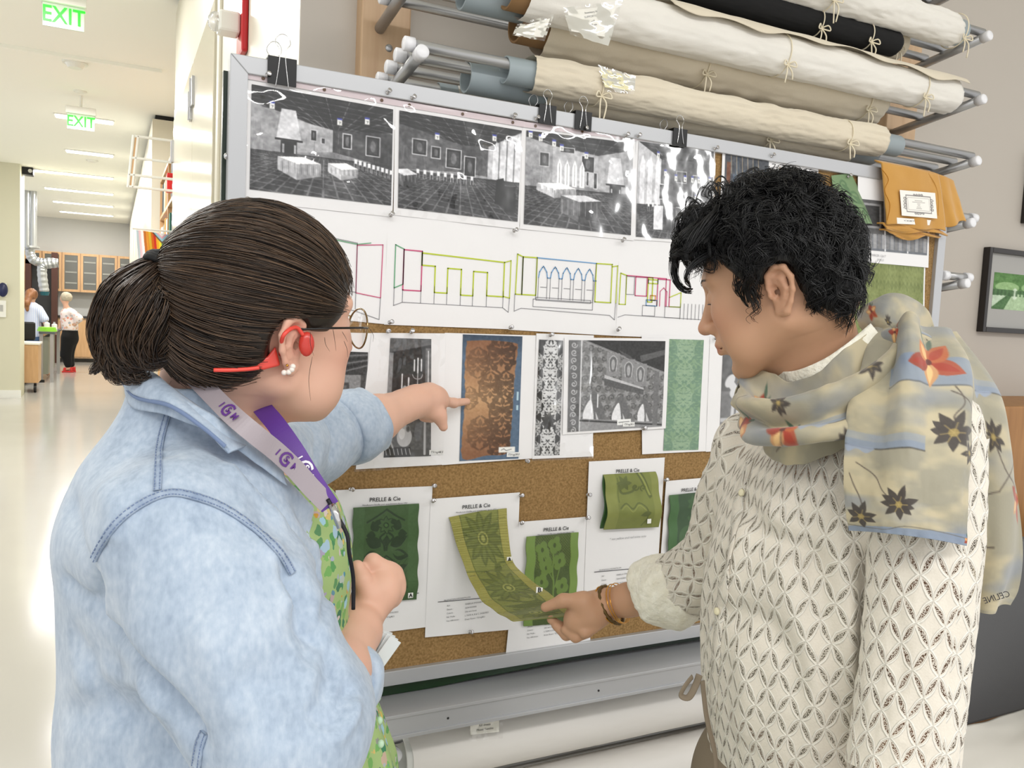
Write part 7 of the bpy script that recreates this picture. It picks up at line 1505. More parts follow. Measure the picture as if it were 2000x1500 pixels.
    v = Vol(TO + A([-.32, -.32, .86]), TO + A([.32, .32, 1.47]), .006); v.op(loft_f(smooth_rows(R_), tf, tl, TO, 2.2), TO + A([-.28, -.28, .87]), TO + A([.28, .28, 1.45]), .001); v.chain([LS, LS * .6 + LE * .4], [.075, .06], .05).chain([RS, RS * .6 + RE * .4], [.068, .06], .05)
    V, Q = v.mesh(3); N = vnormals(V, Q); b0 = bvh_of(V, Q)
    for P_, am, w in (([(1450, 960), (1480, 1030), (1560, 1080), (1600, 1140)], -.012, .018), ([(1470, 1010), (1440, 1100), (1410, 1180)], .010, .02), ([(1400, 1190), (1480, 1210), (1540, 1290), (1560, 1400)], -.012, .02), ([(1420, 1080), (1380, 1180), (1370, 1260)], -.010, .02), ([(1560, 960), (1580, 1060), (1600, 1180), (1640, 1330), (1650, 1450)], -.010, .022), ([(1640, 1000), (1655, 1150), (1660, 1300), (1680, 1450)], .012, .018), ([(1520, 1060), (1550, 1160), (1590, 1300), (1600, 1440)], .007, .02), ([(1690, 1060), (1688, 1200), (1690, 1340), (1692, 1460)], -.018, .016), ([(1440, 1250), (1460, 1350), (1450, 1450)], .008, .02), ([(1490, 1000), (1560, 1030), (1610, 1080)], .008, .016)): V = crease(V, N, castline(b0, P_, 24), am, w)
    V = V + N * (.008 * (fbm(V * A([10, 10, 5]), 3, 7) - .5) + .004 * (1 - 2 * np.abs(fbm(V * A([22, 22, 12]), 2, 3) - .5) - .7))[:, None]
    u = np.arctan2((V - TO) @ tl, -((V - TO) @ -tf)); uv = np.stack([np.arctan2((V - TO) @ tl, (V - TO) @ tf) * .172, V[:, 2]], 1)
    shirt = mk('lace_shirt', V, Q, M, lm, uv=uv); b = bvh_of(V, Q)
    def sleeve(pts, rs, name, seed, n=120, k=220, wr=.004):
        C = spline(A(pts), k); r = np.interp(np.linspace(0, 1, k), np.linspace(0, 1, len(rs)), rs); T = np.gradient(C, axis=0); ds = np.linalg.norm(T, axis=1, keepdims=True); T /= ds; s_ = np.cumsum(ds.ravel()); u0 = unit(np.cross(T[0], tf)); Vs = []; uvs = []
        for i in range(k):
            u0 = unit(u0 - T[i] * u0.dot(T[i])); w0 = np.cross(T[i], u0); a = np.linspace(-PI, PI, n); X = np.stack([np.cos(a) * 1.6, np.sin(a) * 1.6, np.full(n, s_[i] * 13)], 1); R = r[i] + wr * ((fbm(X + seed * 7, 3, seed) - .5) * 2.4 + (1 - 2 * np.abs(fbm(X * 2.1, 2, seed + 2) - .5) - .7)); R = R * (1 + .02 * np.sin(a * 5 + seed))
            Vs.append(C[i] + (u0[None] * np.cos(a)[:, None] + w0[None] * np.sin(a)[:, None]) * R[:, None]); uvs.append(np.stack([a * .066, np.full(n, s_[i])], 1))
        return mk(name, np.concatenate(Vs), grid_faces(n, k), shirt, lm, uv=np.concatenate(uvs))
    sleeve([LS + A([0, 0, .03]), at(1812, 900, 1.00), at(1805, 1080, .975), at(1790, 1280, .955), at(1770, 1440, .94), at(1758, 1520, .93)], [.058, .064, .063, .059, .058, .058], 'sleeve', 1)
    sleeve([RS + A([0, 0, .0]), at(1440, 980, 1.33), at(1408, 1085, 1.375), at(1350, 1135, 1.42), at(1300, 1158, 1.45)], [.066, .066, .066, .060, .054], 'sleeve', 2, wr=.006)
    cm = mat('lace_cuff', (.96, .95, .895), .85, 0, (110, 1.0, .004), (60, (.89, .87, .79), .8), sheen=.3)
    def roll_cuff(C, d, r, L, seed, par=shirt):
        d = unit(d); u0 = unit(np.cross(d, UP)); w0 = np.cross(d, u0); n = 90; k = 30; pr = spline([(-L, r - .006), (-L, r + .004), (-L * .6, r + .011), (-L * .2, r + .009), (0, r + .004), (.004, r - .002), (0, r - .006), (-L * .4, r - .010)], k); a = np.linspace(0, 2 * PI, n, endpoint=False); Vs = []
        for i, (x, rr) in enumerate(pr): X = np.stack([np.cos(a) * 2.6, np.sin(a) * 2.6, np.full(n, x * 40)], 1); R = rr + .006 * (1 - 2 * np.abs(fbm(X * 1.6 + seed, 2, seed) - .5) - .65) + .004 * np.sin(a * 4 + x * 60 + seed); Vs.append(C + d * (x + .010 * np.sin(a * 1 + seed))[:, None] + (u0[None] * np.cos(a)[:, None] + w0[None] * np.sin(a)[:, None]) * R[:, None])
        return mk('cuff', np.concatenate(Vs), grid_faces(n, k, True), par, cm)
    roll_cuff(at(1268, 1166, 1.468), at(1268, 1166, 1.468) - at(1330, 1148, 1.43), .053, .075, 3); roll_cuff(at(1752, 1540, .925), A([0, 0, -1.]), .060, .075, 6)
    # hem edge, buttons, placket
    P_ = castline(b, [(1466, 900), (1446, 965), (1440, 1010), (1425, 1090), (1408, 1190), (1398, 1300), (1392, 1420), (1395, 1490)], 70, .001)
    if P_ is not None: nn = A([A(b.find_nearest(Vector(tuple(p)))[1]) for p in P_]); nn = np.where((nn @ unit(-ray(1450, 1200)))[:, None] < 0, -nn, nn); V_, F_ = ribbon(P_, nn, .020, .0008); mk('placket', V_, F_, shirt, lm, uv=V_[:, [1, 2]])
    for x, y in ((1452, 963), (1404, 1194), (1394, 1440)):
        p, q = cast(b, x, y, .003)
        if p is not None: MB().tube([p, p + q * .0015], .0055, 20).tube([p + q * .0015, p + q * .0022], [.0055, .004], 20, True).build('button', mat('shell_button', (.92, .89, .76), .2), shirt, True)
    # collar band
    def sheetw(top, bot, name, m, bulge=.004, n=60, k=12, par=None, wr=.002, th=.002):
        a = spline(A([at(*p) for p in top]), n); c = spline(A([at(*p) for p in bot]), n); o_ = unit(-ray(1600, 800)); Vs = np.concatenate([a * (1 - f) + c * f + o_ * bulge * math.sin(f * PI) for f in np.linspace(0, 1, k)]); Vs = Vs + o_ * (wr * (fbm(Vs * 50, 2, 5) - .5))[:, None]; o = mk(name, Vs, grid_faces(n, k), par or shirt, m); s = o.modifiers.new('solid', 'SOLIDIFY'); s.thickness = th; s.offset = 0; return o
    sheetw([(1490, 722, 1.15), (1545, 725, 1.095), (1600, 706, 1.062), (1650, 674, 1.055), (1700, 632, 1.075)], [(1500, 780, 1.16), (1560, 768, 1.10), (1620, 745, 1.065), (1670, 715, 1.055), (1730, 672, 1.07)], 'collar', cm, .004, wr=.006)
    # ---- trousers
    tm = mat('taupe_twill', (.49, .44, .37), .85, 0, (300, .3, .001)); rw = [(.05, 0, 0, .10, .165), (.5, 0, 0, .12, .17), (.80, 0, 0, .140, .175), (.93, -.002, 0, .146, .168), (1.0, -.02, 0, .122, .15)]
    v = Vol(TO + A([-.26, -.26, .03]), TO + A([.26, .26, 1.07]), .010); v.op(loft_f(smooth_rows(rw), tf, tl, TO), TO + A([-.25, -.25, .04]), TO + A([.25, .25, 1.05]), .001)
    v.op(lambda P: np.maximum(np.abs((P - TO) @ tl) - .012, P[..., 2] - .72), TO + A([-.3, -.3, 0]), TO + A([.3, .3, .8]), .02, 's'); V, Q = v.mesh(2); tr = mk('trousers', V, Q, M, tm)
    MB().tube(spline([at(1352, 1322, 1.10), at(1338, 1340, 1.09), at(1330, 1358, 1.09), at(1345, 1362, 1.09), at(1358, 1340, 1.10), at(1366, 1318, 1.10)], 30), .0045, 8, True, .35).build('belt_tie', tm, tr, True)
    MB().tube(spline([at(1372, 1330, 1.12), at(1380, 1400, 1.12), at(1396, 1470, 1.12), at(1400, 1520, 1.12)], 20), .004, 8, True, .4).build('drawstring', tm, tr, True)
    for s in (1, -1): hip = TO + tl * .085 * s; v = Vol(hip + A([-.22, -.22, -.01]), hip + A([.22, .22, .14]), .007); v.seg(hip + A([0, 0, .05]) - tf * .05, hip + A([0, 0, .038]) + tf * .17, .05, .038, .02); v.op(lambda P: .004 - P[..., 2], hip - .3, hip + .3, .002, 'i'); V_, Q_ = v.mesh(1); mk('shoe', V_, Q_, M, m_black)
    # ---- bracelets and necklace
    wr = at(1200, 1178, 1.505); d = unit(at(1225, 1172, 1.49) - at(1178, 1182, 1.515)); u0 = unit(np.cross(d, UP)); w0 = np.cross(d, u0)
    gold = mat('gold', (.85, .62, .28), .2, 1.0); br = mat('braided_bronze', (.42, .34, .20), .4, .7, (700, .8, .001))
    for k, (off, r, tr_, m, tilt) in enumerate(((-.006, .0345, .0030, br, .25), (-.012, .0350, .0016, gold, .30), (.006, .0350, .0011, gold, .12), (.012, .0355, .0009, gold, .05))):
        ring = []
        for a in np.linspace(0, 2 * PI, 50): ring.append(wr + d * (off + tilt * .03 * math.sin(a)) + u0 * r * math.cos(a) + w0 * r * 1.02 * math.sin(a) + A([0, 0, -.002]))
        r_ = [tr_ * (1 + (.25 * math.sin(i * 1.9) if k == 0 else 0)) for i in range(50)]; MB().tube(ring, r_, 8, False).build('bracelet', m, M, True)
    MB().tube(spline([at(1700, 628, 1.14), at(1695, 645, 1.11), at(1680, 660, 1.09), at(1640, 690, 1.085)], 24), .0011, 8).build('necklace', gold, M, True)
    # ---- hair
    hm = mat('black_hair', attr='paint', rough=.35, spec=.5); v = Vol((-.15, -.13, -.12), (.15, .13, .19), .0035)
    v.ell((-.012, 0, .044), (.100, .088, .096), .01).ell((.050, 0, .086), (.050, .058, .034), .03).ell((-.066, 0, -.008), (.042, .064, .060), .03)
    def zl(x): return np.interp(x, [-.12, -.08, -.06, -.035, -.015, .0, .03, .05, .075, .12], [-.085, -.078, -.060, -.020, .020, .004, .022, .056, .084, .098])
    v.op(lambda P: (zl(P[..., 0]) - P[..., 2]) * .8, (-.15, -.13, -.12), (.15, .13, .19), .010, 'i'); 
    for s in (1, -1): v.ell((-.018, s * .090, -.010), (.024, .032, .040), .006, 's')
    Vh, Qh = v.mesh(2); N = vnormals(Vh, Qh); Vh = Vh + N * (.006 * (fbm(Vh * 45, 2, 3) - .5))[:, None]
    hb = A([.030, .030, .032]); parts = [(H.w(Vh), Qh)]; cols = [np.tile(hb, (len(Vh), 1))]; bh = bvh_of(Vh, Qh)
    K = 20; tt = np.linspace(0, 1, K); idx = rng.integers(len(Vh), size=2600); wh = A([-.045, .0, .14]); ALL = []
    for i in idx:
        p = Vh[i].copy(); n = N[i]
        if n[2] < -.6: continue
        fl = p - wh; fl -= n * (fl @ n); fl = unit(fl + .5 * A([0, 0, -1.]) * (n[2] < .7) + rng.normal(size=3) * .30); L = rng.uniform(.030, .058) * (1.25 if p[0] > .05 else 1.0); cr = rng.uniform(.003, .0075); om = rng.uniform(5, 11) * rng.choice([-1, 1]); ph = rng.uniform(0, 6)
        side = np.cross(n, fl); m_ = 7; sp = rng.normal(size=(m_, 3)) * .0016; base = p - n * .004
        lift = .005 * np.sin(tt * 2.6) + .001; q = base + fl * (L * tt)[:, None] + n * (lift + cr * np.cos(om * tt + ph) * np.minimum(1, tt * 3))[:, None] + side * (cr * 1.5 * np.sin(om * tt + ph) * np.minimum(1, tt * 2))[:, None]
        q[:, 2] -= .012 * tt ** 2 * (1 if n[2] < .5 else .2)
        c_, k2 = q.copy(), None
        ec = A([-.012, 0, .044]); er = A([.097, .085, .093]); e = np.linalg.norm((q - ec) / er, axis=1); sc = np.where((e < 1) & (q[:, 2] > .0), 1 / np.maximum(e, .3), 1); q = ec + (q - ec) * sc[:, None]; e = np.linalg.norm((q - ec) / (er + .017), axis=1); q = ec + (q - ec) * np.minimum(1, 1 / e)[:, None]
        if ((np.abs(q[:, 1]) > .05) & (((q[:, 0] + .018) / .024) ** 2 + ((q[:, 2] + .010) / .038) ** 2 < 1)).any() or ((q[:, 0] > .03) & (q[:, 2] < .045)).any(): continue
        for j in range(m_): ALL.append(q + sp[j] * (1 + 1.5 * tt[:, None]))
    ALL = A(ALL); p_, c_ = strand_part(H.w(ALL), .00062, rng, A([.040, .040, .043]), A([.012, .012, .013])); parts.append(p_); cols.append(c_)
    def lock(cp, n, sp, wob=.002, r=.0006, K=18):
        C = spline(A([at(*p) for p in cp]), K); o = rng.normal(size=(n, 3)); o /= np.linalg.norm(o, axis=1, keepdims=True); o *= rng.uniform(.2, 1, (n, 1)); spr = np.interp(np.linspace(0, 1, K), np.linspace(0, 1, len(sp)), sp); t_ = np.linspace(0, 1, K); ph = rng.uniform(0, 1.2, (n, 3, 1)) + rng.uniform(0, 6)
        P = C[None] + o[:, None] * spr[None, :, None] + np.stack([np.sin(t_ * 7 + ph[:, i]) for i in range(3)], -1) * wob; p_, c_ = strand_part(P, r, rng, A([.040, .040, .043]), A([.012, .012, .013])); parts.append(p_); cols.append(c_)
    bw = bvh_of(H.w(Vh), Qh); out = []
    for k in range(520):
        x, y = rng.uniform(1325, 1725), rng.uniform(335, 612); p, n = cast(bw, x, y, -.001)
        if p is None: continue
        fl = RW @ A([(x - 1590) / 200, .6 + (y - 420) / 200, 0]); fl = fl + rng.normal(size=3) * .45; fl = unit(fl - n * (fl @ n)); side = np.cross(n, fl); L = rng.uniform(.022, .045); cr = rng.uniform(.005, .011); om = rng.uniform(3.5, 6.5) * rng.choice([-1, 1]); ph = rng.uniform(0, 6)
        q = p + fl * (L * tt)[:, None] + side * (cr * (np.sin(om * tt + ph) - math.sin(ph)))[:, None] + n * (.002 + .006 * np.sin(tt * 2.8))[:, None]
        lq = H.l(q)
        if ((np.abs(lq[:, 1]) > .05) & (((lq[:, 0] + .018) / .024) ** 2 + ((lq[:, 2] + .010) / .038) ** 2 < 1)).any() or ((lq[:, 0] > .03) & (lq[:, 2] < .045)).any(): continue
        sp = rng.normal(size=(8, 3)) * .0014
        for j in range(8): out.append(q + sp[j] * (1 + tt[:, None]))
    out = A(out); p_, c_ = strand_part(out, .00062, rng, A([.050, .050, .054]), A([.018, .018, .019])); parts.append(p_); cols.append(c_)
    # fringe falling over the forehead, sideburn, nape
    for k in range(26):
        x = rng.uniform(1345, 1430); y = 425 + rng.uniform(-25, 35); ex = rng.uniform(1316, 1390); ey = 512 + rng.uniform(-12, 16) - (ex - 1316) * .12; d = rng.uniform(1.06, 1.16)
        lock([(x, y, d + .01), (x - 28, y + 25, d), ((x + ex) / 2 - 18, (y + ey) / 2 + 12, d), (ex - 6, ey - 22, d), (ex, ey, d)], 26, [.008, .009, .006, .0015], .003)
    for cp in ([(1370, 460, 1.10), (1322, 490, 1.10), (1314, 530, 1.10), (1330, 560, 1.10), (1350, 572, 1.10)], [(1360, 470, 1.11), (1326, 500, 1.11), (1322, 535, 1.11), (1338, 562, 1.11), (1352, 568, 1.11)], [(1390, 500, 1.07), (1350, 520, 1.07), (1340, 545, 1.07), (1348, 566, 1.075)]): lock(cp, 30, [.008, .006, .004, .001], .003)
    for cp in ([(1455, 545, 1.035), (1448, 565, 1.04), (1452, 585, 1.045), (1462, 598, 1.05)], [(1440, 540, 1.04), (1438, 560, 1.045), (1446, 580, 1.048)], [(1465, 545, 1.03), (1460, 570, 1.038), (1462, 590, 1.045)]): lock(cp, 34, [.010, .008, .004, .001], .001, .0004)
    for k in range(30):
        x = rng.uniform(1540, 1665); y = 540 + rng.uniform(-30, 25); d = 1.06 + (x - 1540) / 125 * .07; ex = x + rng.uniform(-30, 8); ey = rng.uniform(565, 602) - (0 if x < 1640 else 8)
        lock([(x, y, d), (x + 8, y + 18, d - .004), ((x + ex) / 2 + 4, (y + ey) / 2 + 6, d - .002), (ex, ey, d + .004)], 26, [.009, .008, .006, .001], .003)
    for k in range(70):    # flyaway curls over the crown
        a = rng.uniform(-2.9, -.25); cx, cy, rx, ry = 1497, 478, 160, 118; x, y = cx + rx * math.cos(a), cy + ry * math.sin(a); s_ = rng.uniform(12, 34); q = rng.uniform(0, 6); d = rng.uniform(1.06, 1.18)
        lock([(x - 8 * math.cos(a), y - 8 * math.sin(a), d), (x + s_ * .6 * math.cos(a + .9), y + s_ * .6 * math.sin(a + .9), d), (x + s_ * math.cos(a + .3), y + s_ * math.sin(a + .3), d), (x + s_ * .8 * math.cos(a - .6), y + s_ * .8 * math.sin(a - .6), d), (x + s_ * .3 * math.cos(a - .8), y + s_ * .3 * math.sin(a - .8), d)], 5, [.001, .0015, .0018, .001], .002, .0005)
    hair_obj('hair', parts, cols, M, hm)
    # ---- scarf
    sm = mat('scarf_print', attr='paint', rough=.7, sheen=.25, bump=(260, .25, .0008)); SCF = empty('scarf', at(1700, 750, 1.03), None, None); SCF.parent = M; SCF.matrix_parent_inverse = M.matrix_basis.inverted()
    def surf(rowsP, cv, name, fold, nu=150, nv=170, th=.0018, smooth=True):
        """rowsP: list of cross lines, each a list of (x,y,d) across; spline both ways"""
        Lr = [spline(A([at(*p) for p in r_]), nu) for r_ in rowsP]; C = spline(A(Lr).reshape(len(Lr), -1), nv).reshape(nv, nu, 3); V = C.reshape(-1, 3); Qf = grid_faces(nu, nv); N = vnormals(V, Qf); out = unit(-ray(1750, 850)); N = np.where((N @ out)[:, None] < 0, -N, N)
        u, v = np.meshgrid(np.linspace(0, 1, nu), np.linspace(0, 1, nv)); u = u.ravel(); v = v.ravel(); V = V + N * fold(u, v)[:, None]; o = mk(name, V, Qf, SCF, sm, col=cv.samp(u, v)); s = o.modifiers.new('solid', 'SOLIDIFY'); s.thickness = th; s.offset = 0; return o
    c = scarf_canvas(210, 330, 1.0, 1.7, 3); shore(c, .0, .62, .98); c.poly(spline([(.28, .38), (.6, .36), (1.0, .34), (1.0, .52), (.6, .55), (.3, .53)], 20), '74859f', .7).line([(.3, .545), (1, .54)], .006, '4a4a48'); c.poly([(0, 1.62), (1, 1.58), (1, 1.7), (0, 1.7)], '76869f', .8).line(spline([(0, 1.6), (.3, 1.64), (.5, 1.58), (1, 1.62)], 20), .006, '5a564e')
    orchid(c, .70, .38, .20, .4); stem(c, [(.82, .55), (.86, .66), (.80, .76), (.84, .82)]); stem(c, [(.80, .58), (.92, .68), (.98, .82), (.97, .95)]); seedhead(c, .80, .86, .165, .3, 9); seedhead(c, .93, .98, .11, 1, 6); stem(c, [(.10, 1.10), (.22, 1.18), (.30, 1.30), (.38, 1.38)]); seedhead(c, .42, 1.40, .17, .2, 9); stem(c, [(.06, 1.18), (.12, 1.32), (.16, 1.45)]); seedhead(c, .14, 1.52, .15, -.2, 7); orchid(c, 1.0, 1.64, .05, 0); seedhead(c, .10, .05, .07, 1, 6); orchid(c, .35, .03, .06, 1)
    surf([[(1705, 655, 1.10), (1745, 628, 1.06), (1800, 622, 1.05), (1850, 655, 1.07)], [(1690, 720, 1.04), (1740, 700, .995), (1810, 690, .975), (1886, 720, 1.01)], [(1664, 790, .995), (1740, 790, .945), (1820, 790, .930), (1900, 800, .965)], [(1655, 880, .965), (1735, 885, .915), (1820, 890, .900), (1896, 900, .925)], [(1655, 970, .95), (1735, 975, .900), (1815, 980, .885), (1890, 985, .905)], [(1662, 1036, .945), (1735, 1042, .895), (1812, 1052, .880), (1889, 1066, .895)]], c, 'front_tail',
         lambda u, v: .010 * np.sin(u * 15 + v * 2) * np.clip(1.15 - v * 1.2, 0.12, 1) + .004 * (fbm(np.stack([u * 6, v * 5], 1), 3, 2) - .5) * 2, 190, 300)
    c = scarf_canvas(230, 150, 1.6, 1.0, 9); seedhead(c, 1.3, .30, .12, .5); seedhead(c, .55, .32, .1, 1); seedhead(c, 1.05, .74, .1, 0); orchid(c, .17, .72, .17, 2.2); orchid(c, .62, .62, .15, .8); shore(c, .7, 1.3, .58); stem(c, [(.17, .72), (.1, .5), (.2, .3)]); stem(c, [(.62, .62), (.6, .85), (.5, .95)]); orchid(c, 1.5, .16, .1, 2); orchid(c, .3, .2, .1, 2)
    surf([[(1462, 722, 1.15), (1530, 755, 1.10), (1600, 735, 1.065), (1660, 700, 1.055), (1720, 655, 1.08)], [(1440, 745, 1.13), (1500, 790, 1.055), (1590, 775, 1.015), (1670, 735, 1.005), (1745, 680, 1.03)], [(1436, 790, 1.12), (1490, 825, 1.04), (1590, 820, .995), (1690, 785, .985), (1770, 730, 1.00)], [(1442, 825, 1.12), (1490, 858, 1.04), (1580, 862, .995), (1680, 835, .985), (1760, 790, .99)], [(1470, 850, 1.15), (1505, 880, 1.09), (1570, 885, 1.05), (1660, 860, 1.03), (1740, 820, 1.03)]], c, 'neck_wrap',
         lambda u, v: .015 * np.sin(v * 17 + u * 4 + 1.5 * np.sin(u * 5)) * np.clip(u * 5, .3, 1) + .006 * (fbm(np.stack([u * 5, v * 6], 1), 3, 4) - .5) * 2, 200, 120)
    surf([[(1440, 748, 1.15), (1462, 722, 1.17), (1500, 708, 1.20), (1540, 712, 1.22)], [(1436, 775, 1.14), (1470, 748, 1.15), (1510, 735, 1.19), (1560, 735, 1.22)], [(1445, 820, 1.13), (1480, 800, 1.14), (1530, 790, 1.19), (1580, 780, 1.22)]], c, 'neck_wrap', lambda u, v: .006 * np.sin(v * 9 + u * 3), 60, 50)
    surf([[(1690, 612, 1.13), (1735, 592, 1.12), (1790, 600, 1.12), (1830, 640, 1.13)], [(1680, 640, 1.10), (1730, 618, 1.065), (1790, 628, 1.055), (1850, 680, 1.08)], [(1700, 668, 1.08), (1745, 655, 1.045), (1800, 672, 1.035), (1860, 730, 1.06)], [(1740, 690, 1.08), (1780, 690, 1.05), (1830, 720, 1.045), (1880, 780, 1.07)]], c, 'shoulder_fold', lambda u, v: .012 * np.sin(v * 8 + u * 3 + .5) + .004 * (fbm(np.stack([u * 5, v * 5], 1), 2, 6) - .5), 110, 90)
    c = scarf_canvas(120, 330, .6, 1.8, 21); shore(c, .15, .6, .42); seedhead(c, .3, .68, .11, .4, 7); stem(c, [(.3, .7), (.36, .85), (.45, .95)]); orchid(c, .5, 1.02, .13, 1.3); c.line([(.0, 1.02), (.3, .96), (.45, .8)], .006, '4a4038').line([(.0, 1.22), (.25, 1.24)], .008, '4a4038')
    bt_ = surf([[(1838, 650, 1.09), (1850, 645, 1.10), (1862, 655, 1.12)], [(1880, 715, 1.03), (1908, 720, 1.05), (1925, 745, 1.08)], [(1885, 800, 1.02), (1930, 790, 1.03), (1962, 810, 1.07)], [(1895, 890, 1.03), (1945, 890, 1.03), (1980, 900, 1.07)], [(1900, 990, 1.03), (1950, 985, 1.03), (1998, 975, 1.06)], [(1895, 1090, 1.03), (1950, 1085, 1.02), (2005, 1080, 1.05)], [(1890, 1160, 1.03), (1940, 1158, 1.02), (1992, 1150, 1.05)], [(1893, 1192, 1.03), (1935, 1196, 1.02), (1970, 1180, 1.05)]], c, 'back_tail', lambda u, v: .006 * np.sin(u * 9 + v * 4) + .004 * (fbm(np.stack([u * 4, v * 6], 1), 2, 8) - .5), 90, 260)
    tb = bvh_of([x_.co[:] for x_ in bt_.data.vertices], [p_.vertices[:] for p_ in bt_.data.polygons]); wp, _ = cast(tb, 1944, 1166, .0022); n_ = unit(-ray(1935, 1165)); ux = RW @ unit(A([.95, -.28, 0])); text('printed_word', 'CELINE', .0105, wp, -ux, np.cross(n_, -ux) * -1, n_, mat('word_ink', (.13, .12, .14), .7), SCF)
man()
# ================================================================ PEOPLE IN THE FAR LABORATORY
def far_people():
    def person(p, lab, kind):
        t = empty('person', p, lab, 'person', 'people in the far laboratory'); f = lambda yaw: math.cos(math.radians(yaw)) * BR + math.sin(math.radians(yaw)) * BF
        return t, f
    # standing woman, facing left, hand on the bench
    Y = 20.2; g = onY(133, 720, Y); g[2] = 0
    t, f = person(g, 'far woman standing by the bench in floral blouse, black trousers and red sandals', 0); F = f(186); L = np.cross(UP, F)
    q = lambda x, y, s=0.0: onY(x, y, Y) + L * s
    sk = mat('skin_far', (.84, .66, .56), .55)
    hd = q(127, 583); v = Vol(hd - 1.4, hd + 1.0, .024) if False else Vol(g + A([-.55, -.45, -.0]), g + A([.55, .45, 1.85]), .016)
    v.ell(hd, (.095, .08, .12), .02).seg(hd + A([0, 0, -.08]), q(131, 606), .05, .06, .03).ell(hd + F * .09 + A([0, 0, -.02]), .018, .02); sh = q(133, 612)
    v.seg(sh, q(136, 650), .13, .12, .05); v.chain([q(120, 614, -.14) , q(113, 636, -.16), q(104, 652, -.14)], [.05, .042, .03], .02).chain([q(146, 612, .16), q(163, 622, .2), q(152, 634, .16)], [.05, .042, .035], .02)
    for s in (1, -1): v.chain([q(136, 655, s * .08), q(131, 690, s * .08), q(137, 716, s * .07)], [.10, .075, .045], .02).seg(q(138, 719, s * .07), q(128, 721, s * .07), .04, .035, .02)
    V, Q = v.mesh(2); mk('body', V, Q, t, sk)
    v = Vol(g + A([-.6, -.5, .8]), g + A([.6, .5, 1.6]), .018); v.chain([sh + A([0, 0, -.02]), q(137, 640)], [.155, .165], .05).chain([q(122, 612, -.14), q(117, 626, -.17)], [.075, .07], .04).chain([q(146, 610, .14), q(162, 622, .2), q(157, 628, .18)], [.08, .075, .06], .04); v.op(lambda P: q(137, 646)[2] - P[..., 2], g - 1, g + A([1, 1, 1.7]), .02, 'i'); V, Q = v.mesh(2)
    mf = bpy.data.materials.new('blouse_print'); mf.use_nodes = True; n = NT(mf); x = n.new('ShaderNodeTexVoronoi'); x.inputs['Scale'].default_value = 16; n.link(n.obj(), x.inputs['Vector']); sep = n.new('ShaderNodeSeparateColor'); n.link(x.outputs['Color'], sep.inputs[0]); n.link(n.mix(n.math('LESS_THAN', x.outputs['Distance'], .42), C4((.93, .88, .86)), n.ramp(sep.outputs[0], [(0, (.88, .55, .45)), (.3, (.93, .88, .86)), (.5, (.6, .66, .72)), (.7, (.85, .68, .5)), (1, (.93, .80, .8))])), n.b.inputs['Base Color']); mk('blouse', V, Q, t, mf)
    v = Vol(g + A([-.5, -.5, .02]), g + A([.5, .5, 1.2]), .018); v.seg(q(137, 648), q(137, 662), .155, .165, .05)
    for s in (1, -1): v.chain([q(136, 660, s * .07), q(131, 692, s * .07), q(136, 712, s * .07)], [.145, .105, .075], .04)
    V, Q = v.mesh(2); mk('trousers', V, Q, t, mat('black_cloth'))
    v = Vol(hd - .2, hd + .2, .012); v.ell(hd + A([0, 0, .03]) - F * .02, (.125, .11, .115), .02); v.op(lambda P: np.maximum((P - hd) @ F - .05, hd[2] - .06 - P[..., 2]), hd - .2, hd + .2, .02, 'i'); V, Q = v.mesh(2); N = vnormals(V, Q); mk('hair', V + N * (.012 * (fbm(V * 30, 2, 1) - .5))[:, None], Q, t, mat('silver_hair', (.70, .66, .58), .7, 0, (60, .5, .01)))
    for s in (1, -1): a = q(140, 718, s * .07); MB().box(a + A([-.16, -.05, -a[2]]), a + A([.06, .05, -a[2] + .03])).box(a + A([-.13, -.055, -a[2] + .03]), a + A([-.08, .055, -a[2] + .1])).box(a + A([-.0, -.055, -a[2] + .03]), a + A([.05, .055, -a[2] + .11])).build('sandal', mat('red_leather', (.85, .2, .17), .5), t, bevel=.01)
    # seated woman seen from behind
    Y = 18.6; g = onY(62, 660, Y); g[2] = 0
    t, f = person(g, 'far seated woman from behind, long auburn ponytail and blue striped shirt', 1); F = f(95); L = np.cross(UP, F); q = lambda x, y, s=0.0: onY(x, y, Y) + F * s
    hd = q(62, 577); v = Vol(g + A([-.5, -.5, -.0]), g + A([.5, .8, 1.85]), .018); v.ell(hd, (.09, .09, .115), .02).seg(hd, q(62, 598), .05, .06, .03).seg(q(62, 606), q(62, 660), .13, .14, .05)
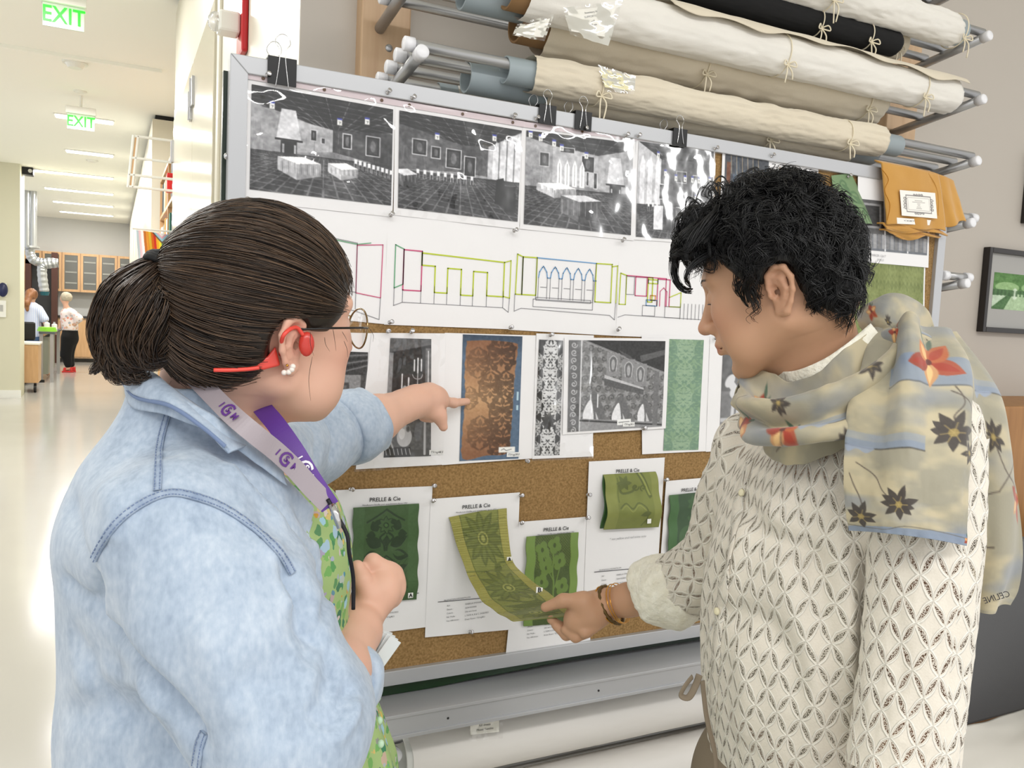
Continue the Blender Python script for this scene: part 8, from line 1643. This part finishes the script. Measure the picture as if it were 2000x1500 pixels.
    for s in (1, -1): v.chain([q(62, 606) - L * s * .16, q(62, 630) - L * s * .26, q(62, 640) - L * s * .18 + F * .2], [.05, .045, .03], .02).chain([q(62, 668) + L * s * .09, q(62, 668) + L * s * .1 + F * .42, A([0, 0, .06]) + (q(62, 668) + L * s * .1 + F * .45) * A([1, 1, 0])], [.09, .07, .045], .02)
    V, Q = v.mesh(2); mk('body', V, Q, t, sk)
    v = Vol(g + A([-.5, -.5, .6]), g + A([.5, .5, 1.7]), .018); v.chain([q(62, 604), q(62, 655)], [.15, .17], .05)
    for s in (1, -1): v.chain([q(62, 604) - L * s * .13, q(62, 622) - L * s * .24], [.085, .08], .05)
    V, Q = v.mesh(2); ms = bpy.data.materials.new('striped_cotton'); ms.use_nodes = True; n = NT(ms); w = n.new('ShaderNodeTexWave'); w.inputs['Scale'].default_value = 9; n.link(n.obj(), w.inputs['Vector']); n.link(n.mix(w.outputs[1], C4((.72, .77, .90)), C4((.86, .87, .93))), n.b.inputs['Base Color']); mk('shirt', V, Q, t, ms)
    v = Vol(g + A([-.4, -.4, .3]), g + A([.4, .7, 1.2]), .02); v.seg(q(62, 660), q(62, 672), .17, .17, .04)
    for s in (1, -1): v.chain([q(62, 668) + L * s * .09, q(62, 668) + L * s * .1 + F * .42], [.12, .1], .04)
    V, Q = v.mesh(1); mk('jeans', V, Q, t, mat('blue_jeans', (.25, .35, .5), .8))
    rng = np.random.default_rng(3); v = Vol(hd - .45, hd + .25, .014); v.ell(hd + A([0, 0, .02]) - F * .01, (.112, .11, .12), .03).chain([hd - F * .10, q(62, 592) - F * .2, q(63, 606) - F * .19], [.06, .06, .03], .03); V, Q = v.mesh(2); N = vnormals(V, Q); mk('hair', V + N * (.02 * (fbm(V * A([40, 40, 8]), 2, 1) - .5))[:, None], Q, t, mat('auburn_hair', (.52, .33, .2), .5, 0, (60, .5, .01), (12, (.66, .46, .3), .8)))
    o = MB().box(q(62, 672) + A([-.22, -.22, -.14]), q(62, 672) + A([.22, .22, -.10])).tube([A([g[0], Y, .02]), A([g[0], Y, q(62, 672)[2] - .12])], .03).tube([A([g[0], Y, .0]), A([g[0], Y, .03])], .2, 20); o = o.build('stool', m_black, None); tag(o, 'black round-based stool under the seated far woman', 'stool')
far_people()
